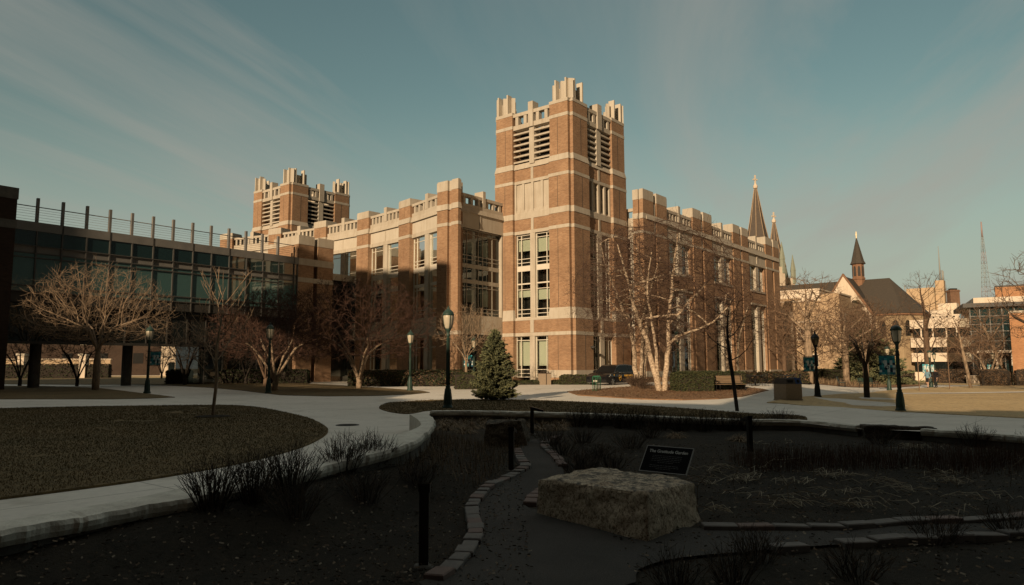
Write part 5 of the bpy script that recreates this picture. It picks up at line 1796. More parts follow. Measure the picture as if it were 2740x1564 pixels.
# ---- orange brick building at the right edge
ob = thing('brick_building', 'plain orange brick building cut by the right edge of the view', 'building', (54.6, 78, 0), R(-35.5))
mb = MB(); mb.box(0, 14, 0, 16, -2, 7.35); oo = mb.build('wall', ['brick_orange'], ob)
mb = MB(); mb.box(-.06, 14, -.06, 16, 7.35, 7.6); mb.build('coping', ['stone'], oo)
mb = MB(); mb.box(2.5, 3.9, -.04, .02, 1.5, 3.3); mb.build('window', ['glass_dark'], oo)
ob2 = thing('brick_penthouse', 'orange brick roof block above the dark glass building', 'building', (83.3, 122, 0), R(-34))
mb = MB(); mb.box(0, 12, 0, 9, -1, 15.05); o2 = mb.build('wall', ['brick_orange'], ob2)
mb = MB(); mb.box(-.08, 12.1, -.08, 9.1, 15.05, 15.3); mb.build('coping', ['bronze'], o2)
mb = MB(); mb.box(3, 8, -.05, .02, 12.4, 13.1); mb.build('louvre', ['roof_dark'], o2)
# ---- radio mast
rm = thing('radio_mast', 'tall lattice radio mast far away on the right', 'radio mast', (402, 600, 0))
for z0, z1, mt in ((0, 40, 'mast_grey'), (40, 60, 'mast_grey'), (60, 68, 'mast_red_hazed'), (68, 88, 'mast_grey'), (88, 98, 'mast_red_hazed'), (98, 111.5, 'mast_grey')):
    mb = MB()
    def hw(z): return 4.6 * (1 - z / 111.5) * .9 + .6
    st = [z0 + (z1 - z0) * k / max(1, round((z1 - z0) / 4)) for k in range(max(1, round((z1 - z0) / 4)) + 1)]
    for sx_ in (-1, 1):
        for sy_ in (-1, 1): mb.tube([(sx_ * hw(z0), sy_ * hw(z0), z0), (sx_ * hw(z1), sy_ * hw(z1), z1)], .13, 4)
    for a, b in zip(st, st[1:]):
        for (x0, y0), (x1, y1) in (((-1, -1), (1, -1)), ((1, -1), (1, 1)), ((1, 1), (-1, 1)), ((-1, 1), (-1, -1))):
            mb.tube([(x0 * hw(a), y0 * hw(a), a), (x1 * hw(a), y1 * hw(a), a)], .10, 3)
            mb.tube([(x0 * hw(a), y0 * hw(a), a), (x1 * hw(b), y1 * hw(b), b)], .05, 3); mb.tube([(x1 * hw(a), y1 * hw(a), a), (x0 * hw(b), y0 * hw(b), b)], .05, 3)
    mb.build('lattice_section', [mt], rm)
mb = MB(); mb.tube([(0, 0, 111), (0, 0, 124)], [.7, .5], 6); mb.build('antenna', ['mast_red_hazed'], rm)
# thin aerial behind the chapel
ar = thing('roof_aerial', 'thin grey roof aerial just left of the tan tower block', 'aerial', (130.5, 235, 0))
mb = MB(); mb.box(-4, 5, -3, 4, -3, 19.5); mb.build('roof_house', ['white_conc'], ar)
mb = MB(); mb.tube([(0, 0, 19), (0, 0, 23), (0, 0, 28.2)], [.5, .3, .15], 5); mb.build('pole', ['mast_grey'], ar)

# ============================================================ left side
lb = thing('memorial_hall', 'shade-coloured brick building at the left edge, its stone bands barely visible', 'building', LIB_LOC, LIB_RZ)
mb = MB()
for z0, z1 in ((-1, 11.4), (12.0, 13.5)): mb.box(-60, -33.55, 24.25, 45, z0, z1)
lo_ = mb.build('wall', ['brick_shade'], lb)
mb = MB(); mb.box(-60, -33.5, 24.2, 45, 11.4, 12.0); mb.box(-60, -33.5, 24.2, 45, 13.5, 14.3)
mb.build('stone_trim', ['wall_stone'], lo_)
db = thing('dark_backdrop', 'added dark backdrop block far beyond the skywalk, behind the low sunlit wall', 'building', (-140, 140, 0), R(-2))  # added backdrop, its dark brick stands for shade beyond the skywalk
mb = MB(); mb.box(0, 118, 0, 12, -1, 9.0); do = mb.build('wall', ['brick_shade'], db)
for q in range(16):
    mb = MB(); mb.box(4 + q * 7, 6 + q * 7, -.05, .03, 2.5, 4.5); mb.build('window', ['dark'], do)
# sunlit things seen under the bridge
fw = thing('far_building', 'cream sunlit building seen in the gap under the skywalk', 'building', (-60, 122, 0), R(18))
mb = MB(); mb.box(0, 9.5, 0, 8, -1, 6.2); mb.box(-.1, 9.6, -.1, 8, 6.2, 6.5)
fo_ = mb.build('wall', ['cream_stone'], fw)
mb = MB(); mb.box(1.2, 2.2, -.05, .05, 1, 2.6); mb.box(6.2, 7.2, -.05, .05, 1, 2.6); mb.build('window', ['glass_dark'], fo_)
fw = thing('garden_wall', 'long low sunlit wall beyond the skywalk on the left', 'wall', (-76, 104, 0), R(12))
mb = MB(); mb.box(-10, 16, 0, .5, 1.9, 2.9); mb.box(-10, 16, .05, .5, -1, 1.9); wo2 = mb.build('wall_body', ['tan_panel'], fw)
mb = MB(); mb.box(-10.1, 16.1, -.08, .58, 2.9, 3.05); mb.build('coping', ['cream_stone'], wo2)
for i, x in enumerate((-68.5, -60.5, -84)):
    pc = thing('gate_pillar', ('white gate pillar in front of the far sunlit wall, nearest the big tree trunk', 'white gate pillar before the far sunlit wall, right of the big tree trunk', 'white gate pillar at the left edge of the far sunlit wall')[i], 'pillar', (x, 100 + i, 0))
    mb = MB(); mb.box(-.45, .45, -.45, .45, -.5, 3.4); q = mb.build('shaft', ['cream_stone'], pc)
    mb = MB(); mb.box(-.6, .6, -.6, .6, 3.4, 3.7); mb.build('cap', ['stone_pale'], q)
dup(bgt, (-47, 96, .2), 2.0, 1.0, 'sunlit bare tree beyond the skywalk, framed under its middle')
# ============================================================ street lamps with banners
BCOL = {'n': (.012, .03, .055), 'b': (.02, .12, .20), 't': (.02, .20, .22), 'c': (.06, .33, .40), 'w': (.62, .68, .66), 'g': (.20, .30, .30)}
for k_, c_ in BCOL.items():
    MAT['banner_' + k_] = M('banner_' + k_, c_, tuple(x * .85 for x in c_), 4, .8)
MAT['banner_pale'] = M('banner_pale', (.42, .55, .58), (.35, .47, .50), 4, .8)
BPAT = ['ttbttc', 'tbctbt', 'bgwtwc', 'ntwnwn', 'tcwwcw', 'btnwng', 'wbtwnw', 'tctgtb']
def banner(parent, z, side, pale=False, w=.62, h=.80):
    keys = list(BCOL)
    mb = MB()
    nx, nz = 6, 8
    for i in range(nx):
        for j in range(nz):
            x0 = side * (.10 + w * i / nx); x1 = side * (.10 + w * (i + 1) / nx)
            z1 = z - h * j / nz; z0 = z - h * (j + 1) / nz
            c = BPAT[j][i if side > 0 else nx - 1 - i]
            if pale: c = {'t': 'c', 'b': 'g', 'n': 'g', 'c': 'w', 'g': 'w', 'w': 'w'}[c]
            mb.box(min(x0, x1), max(x0, x1), -.012, .012, z0, z1, keys.index(c))
    # two rings of the design
    for cx_, cz_, q in ((.62, .34, 'w'), (.5, .62, 'n')):
        X = side * (.10 + w * cx_); Z = z - h * cz_
        for k in range(12):
            a, b = k * math.pi / 6, (k + 1) * math.pi / 6
            for yy in (-.017, .017):
                mb.quad((X + .05 * math.cos(a), yy, Z + .05 * math.sin(a)), (X + .05 * math.cos(b), yy, Z + .05 * math.sin(b)), (X + .08 * math.cos(b), yy, Z + .08 * math.sin(b)), (X + .08 * math.cos(a), yy, Z + .08 * math.sin(a)), keys.index(q))
    o = mb.build('banner', ['banner_' + k for k in keys], parent)
    for zz in (z + .03, z - h - .03):
        ar_ = MB()
        ar_.tube([(0, 0, zz), (side * (w + .14), 0, zz)], .016, 6)
        ar_.build('banner_arm', ['black_metal'], o)

def street_lamp(label, loc, H=4.1, metal='green_metal', style='acorn', bside=0, bz=.66, pale=False, rz=0, group=None, dark_glass=False):
    t = thing('street_lamp', label, 'street lamp', loc, rz, group)
    k = H / 4.1
    hb_ = H - 1.0 * k          # bottom of the lamp head
    mb = MB()
    mb.lathe([(.215, 0), (.215, .06), (.185, .10), (.17, .16), (.145, .22), (.155, .42), (.135, .60), (.105, .78), (.092, .84), (.10, .88), (.088, .92)], 16)
    for a in range(8):
        c, s = math.cos(a * math.pi / 4), math.sin(a * math.pi / 4)
        mb.tube([(c * .16, s * .16, .12), (c * .152, s * .152, .45), (c * .105, s * .105, .8)], .015, 5)
    mb.build('base', [metal], t)
    mb = MB()
    mb.lathe([(.072, .9), (.064, 1.4), (.052, hb_ - .25), (.075, hb_ - .22), (.075, hb_ - .18), (.058, hb_ - .15), (.07, hb_ - .04), (.12, hb_ + .03), (.13, hb_ + .07)], 14)
    for a in range(8):
        c, s = math.cos(a * math.pi / 4), math.sin(a * math.pi / 4)
        mb.tube([(c * .078, s * .078, .95), (c * .062, s * .062, hb_ - .3)], .009, 4)
    mb.build('shaft', [metal], t)
    gl = 'lamp_glass'
    if style == 'acorn':
        prof = [(.10, .06), (.14, .12), (.18, .28), (.205, .45), (.215, .56), (.205, .62)]
        cap = [(.228, .60), (.238, .63), (.225, .66), (.195, .74), (.125, .81), (.07, .85), (.05, .87), (.06, .90), (.03, .94), (.01, 1.0)]
    elif style == 'dome':
        prof = [(.11, .06), (.15, .14), (.185, .34), (.21, .56), (.215, .62)]
        cap = [(.25, .60), (.262, .64), (.245, .68), (.19, .77), (.10, .82), (.04, .84), (.01, .86)]
    else:
        prof = [(.10, .05), (.13, .12), (.20, .36), (.235, .55)]
        cap = [(.275, .55), (.28, .58), (.16, .72), (.06, .82), (.04, .86), (.05, .90), (.015, 1.0)]
    mb = MB()
    n = 6 if style == 'lantern' else 18
    mb.lathe([(r * k, hb_ + z * k) for r, z in prof], n, (0, 0, 0), 0, style != 'lantern')
    mb.build('globe', ['glass_dark' if dark_glass else gl], t)
    mb = MB()
    mb.lathe([(r * k, hb_ + z * k) for r, z in cap], n, (0, 0, 0), 0, style != 'lantern')
    c_ = mb.build('cap', [metal], t)
    mb = MB()
    nr = 6 if style == 'lantern' else 4
    for a in range(nr):
        c, s = math.cos(a * 2 * math.pi / nr + .4 * (style != 'lantern')), math.sin(a * 2 * math.pi / nr + .4 * (style != 'lantern'))
        mb.tube([(c * (r + .012) * k, s * (r + .012) * k, hb_ + z * k) for r, z in prof], .013, 5)
    mb.build('cage_rib', [metal], c_)
    if bside:
        mb = MB()
        for zz in (H * bz + .03, H * bz - .83):
            mb.lathe([(.085, zz - .05), (.085, zz + .05)], 12)
        mb.build('banner_clamp', ['black_metal'], t)
        banner(t, H * bz, bside, pale)
    return t
LG = 'acorn lamps along the paths'
street_lamp('street lamp with a cream acorn globe and blue banner beneath the skywalk', (-22.27, 43.76, .11), 4.2, bside=1, bz=.60, group=LG)
street_lamp('street lamp with a cream acorn globe left of the forked crabapple, no banner', (-14.72, 43.31, .1), 4.3, group=LG)
street_lamp('street lamp half hidden by twigs in front of the shaded curved wing', (-6.57, 46.09, .14), 3.95, group=LG)
street_lamp('nearest tall street lamp with a finial on its cream globe, on the grass island', (-2.57, 28.64, 0), 4.12, 'green_metal', group=LG)
street_lamp('small street lamp with a blue banner by the library entrance', (-2.75, 51.5, .2), 3.7, bside=-1, bz=.62, group=LG)
street_lamp('dim street lamp behind the birch trunks and clipped hedge', (11.9, 51.2, .2), 4.1, group=LG)
street_lamp('black lantern-headed street lamp with a blue banner on its left side', (17.21, 40.49, -.1), 3.75, 'black_metal', 'lantern', -1, .60, dark_glass=True)
street_lamp('green street lamp with a broad domed cap and blue banner, foremost on the right lawn', (16.25, 30.13, -.25), 3.75, 'green_metal', 'dome', -1, .62, rz=R(-38))
street_lamp('pale green street lamp with a sunlit banner behind the foremost green lamp', (31.34, 59.65, -.39), 3.8, 'green_metal', 'dome', -1, .62, True)
street_lamp('green street lamp with a pale banner beside the two walking people', (40.23, 68.9, -.44), 3.7, 'green_metal', 'dome', -1, .60, True)
street_lamp('far street lamp with a pale banner left of the leaning thin tree', (49.6, 84, gz(49.6, 84)), 3.9, 'green_metal', 'dome', -1, .60, True)
street_lamp('far street lamp with a pale banner right of the leaning thin tree', (56.5, 84, gz(56.5, 84)), 3.9, 'green_metal', 'dome', -1, .60, True)
street_lamp('farthest street lamp with a pale banner by the white planter box', (67.0, 95, gz(67, 95)), 3.9, 'green_metal', 'dome', -1, .60, True)

# ============================================================ black patrol car
MAT['car_paint'] = M('car_paint', (.010, .010, .011), (.008, .008, .009), 2, .18, spec=.6)
MAT['car_glass'] = M('car_glass', (.008, .009, .010), (.006, .007, .008), 2, .3, spec=.18)
MAT['tyre'] = M('tyre', (.02, .02, .02), (.014, .014, .014), 8, .9)
MAT['chrome'] = M('chrome', (.6, .6, .58), (.5, .5, .48), 3, .25, metal=.9)
MAT['head_lens'] = M('head_lens', (.7, .72, .7), (.55, .57, .55), 9, .15, spec=.6)
MAT['decal_gold'] = M('decal_gold', (.72, .40, .06), (.62, .34, .05), 6, .6)
MAT['tail_red'] = M('tail_red', (.35, .02, .015), (.28, .015, .01), 6, .25)
car = thing('patrol_car', 'black campus patrol car with gold lettering parked by the tower behind the birch trunks', 'car', (7.9, 56.6, .12), R(51.03 + 180))
def carc(scale=1):
    pass
out_ = [(-2.38, .42), (-2.44, .62), (-2.40, .98), (-2.30, 1.06), (1.05, 1.08), (1.7, 1.02), (2.15, .92), (2.38, .78), (2.43, .55), (2.36, .34), (2.05, .26)]
def arc(cx_, r, n=9): return [(cx_ + r * math.cos(math.pi * k / n), .36 + r * math.sin(math.pi * k / n)) for k in range(n + 1)]
out_ += [(1.86, .27)] + arc(1.45, .41) + [(1.04, .27), (-1.0, .27)] + arc(-1.42, .41) + [(-1.84, .27), (-2.2, .28)]
mb = MB()
N = len(out_)
lay = [(-.955, .965), (-.90, 1.0), (.90, 1.0), (.955, .965)]
vs = []
for y, s in lay:
    for x, z in out_:
        zz = .66 + (z - .66) * (1 if z < .7 else s); taper = 1 - .06 * max(0, (abs(x) - 1.6)) * (abs(y) > .92)
        vs.append((x * (s * .5 + .5), y * (1 - .07 * max(0, abs(x) - 1.7)), zz))
fs = [tuple(range(N)), tuple(range(3 * N, 4 * N))[::-1]]
for l in range(3):
    for i in range(N):
        j = (i + 1) % N
        fs.append((l * N + i, (l + 1) * N + i, (l + 1) * N + j, l * N + j))
mb.add(vs, fs)
# cabin
cab = [(-2.28, 1.04), (-2.12, 1.45), (-1.85, 1.64), (-1.0, 1.70), (.1, 1.68), (.5, 1.58), (1.25, 1.06)]
def cy(z): return .90 - .24 * (z - 1.04) / .66
vs = [(x, -cy(z), z) for x, z in cab] + [(x, cy(z), z) for x, z in cab]
n = len(cab)
fs = [tuple(range(n))[::-1], tuple(range(n, 2 * n))] + [(i, (i + 1) % n, n + (i + 1) % n, n + i) for i in range(n)]
mb.add(vs, fs)
body = mb.build('body', ['car_paint'], car)
def pane(pts, side, off=.012):
    return [(x, side * (cy(z) + off), z) for x, z in pts]
for side in (1, -1):
    for pts in ([(1.02, 1.10), (.46, 1.52), (.12, 1.60), (.0, 1.60), (.0, 1.10)], [(-.08, 1.10), (-.08, 1.60), (-1.0, 1.62), (-1.12, 1.10)], [(-1.2, 1.12), (-1.08, 1.61), (-1.75, 1.55), (-1.98, 1.2)]):
        mb = MB(); mb.add(pane(pts, side), [tuple(range(len(pts)))]); mb.build('side_window', ['car_glass'], car)
mb = MB(); mb.add([(1.21, -.80, 1.11), (1.21, .80, 1.11), (.56, .66, 1.56), (.56, -.66, 1.56)], [(0, 1, 2, 3)]); mb.build('windscreen', ['car_glass'], car)
mb = MB()
mb.tube([(-2.0, .93, 1.16), (-1.75, .76, 1.60), (-1.0, .70, 1.66), (.1, .70, 1.65), (.5, .74, 1.55), (1.2, .92, 1.08), (-2.0, .93, 1.08)], .014, 4)
mb.build('window_trim', ['chrome'], car)
for x in (1.45, -1.42):
    for s in (1, -1):
        mb = MB(); mb.M = Matrix.Translation((x, s * .84, .36)) @ Matrix.Rotation(R(90), 4, 'X')
        mb.lathe([(.22, -.11), (.34, -.11), (.365, -.07), (.365, .07), (.34, .11), (.22, .11)], 22)
        w_ = mb.build('wheel', ['tyre'], car)
        mb = MB(); mb.M = Matrix.Translation((x, s * .84, .36)) @ Matrix.Rotation(R(90), 4, 'X')
        mb.lathe([(.225, -.09), (.235, -.105), (.235, .105), (.225, .09)], 22)
        for q in range(5):
            a = q * 2 * math.pi / 5
            mb.tube([(0, 0, -s * .09), (math.cos(a) * .22, math.sin(a) * .22, -s * .10)], .035, 5)
        mb.lathe([(.06, -.105), (.06, .105)], 10)
        mb.build('rim', ['chrome'], w_)
for s in (1, -1):
    mb = MB(); mb.hexa([(1.98, s * .62, .74), (2.38, s * .62, .70), (2.26, s * .90, .72), (1.95, s * .945, .76)], [(1.95, s * .62, .92), (2.28, s * .62, .84), (2.16, s * .89, .86), (1.75, s * .94, .93)]); mb.build('headlight', ['head_lens'], car)
    mb = MB(); mb.hexa([(.92, s * .93, 1.06), (1.08, s * .93, 1.06), (1.05, s * 1.12, 1.07), (.93, s * 1.12, 1.07)], [(.92, s * .92, 1.2), (1.06, s * .92, 1.2), (1.03, s * 1.1, 1.22), (.93, s * 1.1, 1.22)]); mb.build('mirror', ['car_paint'], car)
    mb = MB(); mb.box(-2.46, -2.38, min(s * .6, s * .9), max(s * .6, s * .9), .82, 1.0); mb.build('tail_light', ['tail_red'], car)
mb = MB(); mb.box(2.36, 2.44, -.55, .55, .5, .72); mb.build('grille', ['dark'], car)
mb = MB(); mb.box(2.43, 2.45, -.2, .2, .38, .5); mb.build('number_plate', ['white_metal'], car)
for y0 in (.02, -1.02):
    pass
mb = MB()
for x in (1.06, -.04, -1.16):
    mb.box(x - .006, x + .006, .945, .962, .34, 1.02)
mb.build('door_seam', ['dark'], car)
mb = MB()
for x in (.18, -.9): mb.box(x - .11, x + .05, .955, .975, .93, .96)
mb.build('door_handle', ['car_paint'], car)
def lettering(body_, size, x, y, z, mat, parent, rot=(R(90), 0, R(180)), name='lettering', bold=.0, extrude=.004):
    me = text_mesh(body_, size, extrude, bold=bold)
    me.materials.append(MAT[mat])
    o = bpy.data.objects.new(name, me); COL.objects.link(o); o.parent = parent
    o.location = (x, y, z); o.rotation_euler = rot
    return o
lettering('PUBLIC SAFETY', .20, -.92, .968, .76, 'decal_gold', car, bold=.006)
lettering('414-288-6800', .12, -.92, .968, .60, 'decal_gold', car, bold=.004)
lettering('15', .13, 1.28, .955, .84, 'decal_gold', car, bold=.004)
# gold shield on the front door
sh = MB()
o_ = [(-.2, .88), (.2, .88), (.2, .62), (.13, .5), (0, .42), (-.13, .5), (-.2, .62)]
i_ = [(x * .8, .66 + (z - .66) * .82) for x, z in o_]
vs = [(x + .42, .966, z) for x, z in o_] + [(x + .42, .966, z) for x, z in i_]
sh.add(vs, [(k, (k + 1) % 7, 7 + (k + 1) % 7, 7 + k) for k in range(7)])
sh.add([(.42 - .15, .967, .80), (.42 - .15, .967, .70), (.42 + .15, .967, .58), (.42 + .15, .967, .70)], [(0, 1, 2, 3)])
sh.build('door_shield', ['decal_gold'], car)

# ============================================================ bins, rack, benches, tables
MAT['pebble'] = M('pebble', (.36, .28, .20), (.25, .19, .135), 30, .9, 60, .4, .01)
MAT['bin_brown'] = M('bin_brown', (.075, .055, .042), (.055, .04, .03), 3, .6)
MAT['bin_blue'] = M('bin_blue', (.02, .06, .20), (.015, .045, .16), 3, .5)
MAT['wood_slat'] = M('wood_slat', (.22, .15, .09), (.15, .10, .06), 5, .8, stretch=(.3, 3, 3))
MAT['rack_green'] = M('rack_green', (.03, .16, .085), (.02, .12, .06), 6, .45)
bn = thing('recycling_bin', 'square pebbled bin with brown hood and blue recycling lid on the right path', 'bin', (13.55, 35.3, -.02), R(28))
mb = MB(); mb.box(-.55, .55, -.38, .38, 0, .80); mb.box(-.57, .57, -.40, .40, 0, .06); mb.build('body', ['pebble'], bn)
mb = MB()
mb.hexa([(-.57, -.40, .80), (.12, -.40, .80), (.12, .40, .80), (-.57, .40, .80)], [(-.50, -.30, 1.08), (.12, -.30, 1.08), (.12, .30, 1.08), (-.50, .30, 1.08)])
hd = mb.build('hood', ['bin_brown'], bn)
mb = MB(); mb.box(-.4, -.05, -.378, -.35, .86, .99); mb.build('opening', ['dark'], hd)
mb = MB()
mb.hexa([(.125, -.40, .80), (.57, -.40, .80), (.57, .40, .80), (.125, .40, .80)], [(.125, -.30, 1.09), (.50, -.30, 1.09), (.50, .30, 1.09), (.125, .30, 1.09)])
l_ = mb.build('recycling_lid', ['bin_blue'], bn)
mb = MB(); mb.M = Matrix.Translation((.33, -.36, .93)) @ Matrix.Rotation(R(71), 4, 'X'); mb.lathe([(.08, -.02), (.08, .02)], 14); mb.build('opening', ['dark'], l_)
wb = thing('litter_bin', 'tan pebbled litter bin with a dark lid beside the tower wall', 'bin', (2.55, 56.6, .2), R(20))
mb = MB(); mb.box(-.40, .40, -.36, .36, 0, .92); mb.box(-.42, .42, -.38, .38, 0, .05); mb.box(-.03, .03, -.375, -.3, .05, .92, 1); mb.build('body', ['pebble', 'bin_brown'], wb)
mb = MB(); mb.box(-.42, .42, -.38, .38, .92, .98); mb.box(-.24, .24, -.3, .3, 1.06, 1.1)
for x in (-.2, .2):
    for y in (-.26, .26): mb.box(x - .02, x + .02, y - .02, y + .02, .97, 1.07)
mb.build('lid', ['bin_brown'], wb)
rk = thing('bike_rack', 'green looped tube bike rack at the edge of the mulch bed', 'bike rack', (5.25, 44.6, .14), R(62))
for k in range(4):
    x = (k - 1.5) * .26
    pts = [(x, -.10, 0), (x, -.10, .84)] + [(x, -.10 * math.cos(a), .84 + .09 * math.sin(a)) for a in (.5, 1.05, 1.57, 2.1, 2.6)] + [(x, .10, .84), (x, .10, 0)]
    mb = MB(); mb.tube(pts, .024, 8); mb.build('hoop', ['rack_green'], rk)
mb = MB(); mb.tube([(-.45, -.10, .05), (.45, -.10, .05)], .02, 6); mb.tube([(-.45, .10, .05), (.45, .10, .05)], .02, 6); mb.build('ground_rail', ['rack_green'], rk)

def park_bench(label, loc, rz, slat='wood_slat'):
    b = thing('park_bench', label, 'bench', loc, rz)
    mb = MB()
    for k in range(5): mb.box(-.9, .9, -.22 + k * .105, -.14 + k * .105, .43, .46)
    mb.build('seat', [slat], b)
    mb = MB()
    for k in range(5):
        y = .30 + .03 * k; z = .52 + .09 * k
        mb.hexa([(-.9, y, z), (.9, y, z), (.9, y + .03, z), (-.9, y + .03, z)], [(-.9, y + .03, z + .07), (.9, y + .03, z + .07), (.9, y + .06, z + .07), (-.9, y + .06, z + .07)])
    mb.build('backrest', [slat], b)
    for x in (-.8, .8):
        mb = MB()
        mb.tube([(x, -.22, 0), (x, -.2, .43), (x, -.2, .62), (x, .2, .64), (x, .32, .62)], .025, 6); mb.tube([(x, .36, 0), (x, .28, .43), (x, .46, .98)], .025, 6); mb.tube([(x, -.2, .43), (x, .28, .43)], .022, 6)
        mb.build('leg_frame', ['black_metal'], b)
    return b
park_bench('slatted wooden park bench beside the clipped hedge on the mulch bed', (13.3, 43.6, .12), R(8))
park_bench('dark green slatted park bench facing the path before the pale tree trunk', (30.4, 66.0, gz(30.4, 66)), R(62), 'green_metal')
park_bench('slatted bench partly hidden behind the dark vase-shaped tree trunk', (33.2, 66.8, gz(33.2, 66.8)), R(20), 'green_metal')
def cafe_table(label, loc):
    t = thing('cafe_table', label, 'table', loc)
    mb = MB(); mb.lathe([(.55, .71), (.56, .73), (.54, .75), (.02, .75)], 20); mb.build('tabletop', ['black_metal'], t)
    mb = MB(); mb.lathe([(.3, 0), (.28, .03), (.05, .06), (.04, .7), (.12, .71)], 12); mb.build('pedestal', ['black_metal'], t)
    return t
def chair(label, loc, rz, group):
    t = thing('metal_chair', label, 'chair', loc, rz, group)
    mb = MB(); mb.box(-.22, .22, -.22, .22, .43, .46); mb.build('seat', ['black_metal'], t)
    mb = MB(); mb.tube([(-.21, .21, .45), (-.21, .27, .86), (.21, .27, .86), (.21, .21, .45)], .018, 6)
    for x in (-.12, -.04, .04, .12): mb.tube([(x, .22, .46), (x, .27, .86)], .012, 4)
    mb.build('backrest', ['black_metal'], t)
    for x in (-.2, .2):
        for y in (-.2, .2):
            mb = MB(); mb.tube([(x, y, .44), (x * 1.15, y * 1.15, 0)], .015, 5); mb.build('leg', ['black_metal'], t)
    return t
gx, gy = 18.7, 52.5
cafe_table('black round cafe table nearest the wing wall on the paved corner', (gx - .7, gy + .6, .22)); cafe_table('black round cafe table further right, above the recycling bin', (gx + 1.3, gy, .22))
for i, (dx, dy, a, lb_) in enumerate(((-1.3, -.1, 2.2, 'black metal chair left of the cafe table nearest the wing wall'), (-.4, -.3, 3.3, 'black metal chair in front of the cafe table nearest the wing wall'), (.5, -.5, 2.4, 'black metal chair left of the further right cafe table'), (1.5, -.9, 3.3, 'black metal chair in front of the further right cafe table'), (2.2, .1, 4.6, 'black metal chair at the right end of the cafe tables'))):
    chair(lb_, (gx + dx, gy + dy, .22), a, 'black chairs round the cafe tables')
pb_ = thing('planter_box', 'low white stone planter box on the far sunlit path', 'planter', (63.2, 96, gz(63.2, 96)), R(10))
mb = MB(); mb.box(-2.2, 2.2, -.6, .6, 0, .95); q = mb.build('box', ['cream_stone'], pb_)
mb = MB(); mb.box(-2.3, 2.3, -.7, .7, .95, 1.1); mb.build('rim', ['white_conc'], q)
lw = thing('retaining_wall', 'low cream wall beyond the sunlit lawn, behind the walking people', 'wall', (47.5, 112, -1.2), R(10))
mb = MB(); mb.box(-9, 9, 0, .4, -.5, 3.4); q = mb.build('wall_body', ['cream_stone'], lw)
mb = MB(); mb.box(-9.1, 9.1, -.06, .46, 3.4, 3.6); mb.build('coping', ['white_conc'], q)

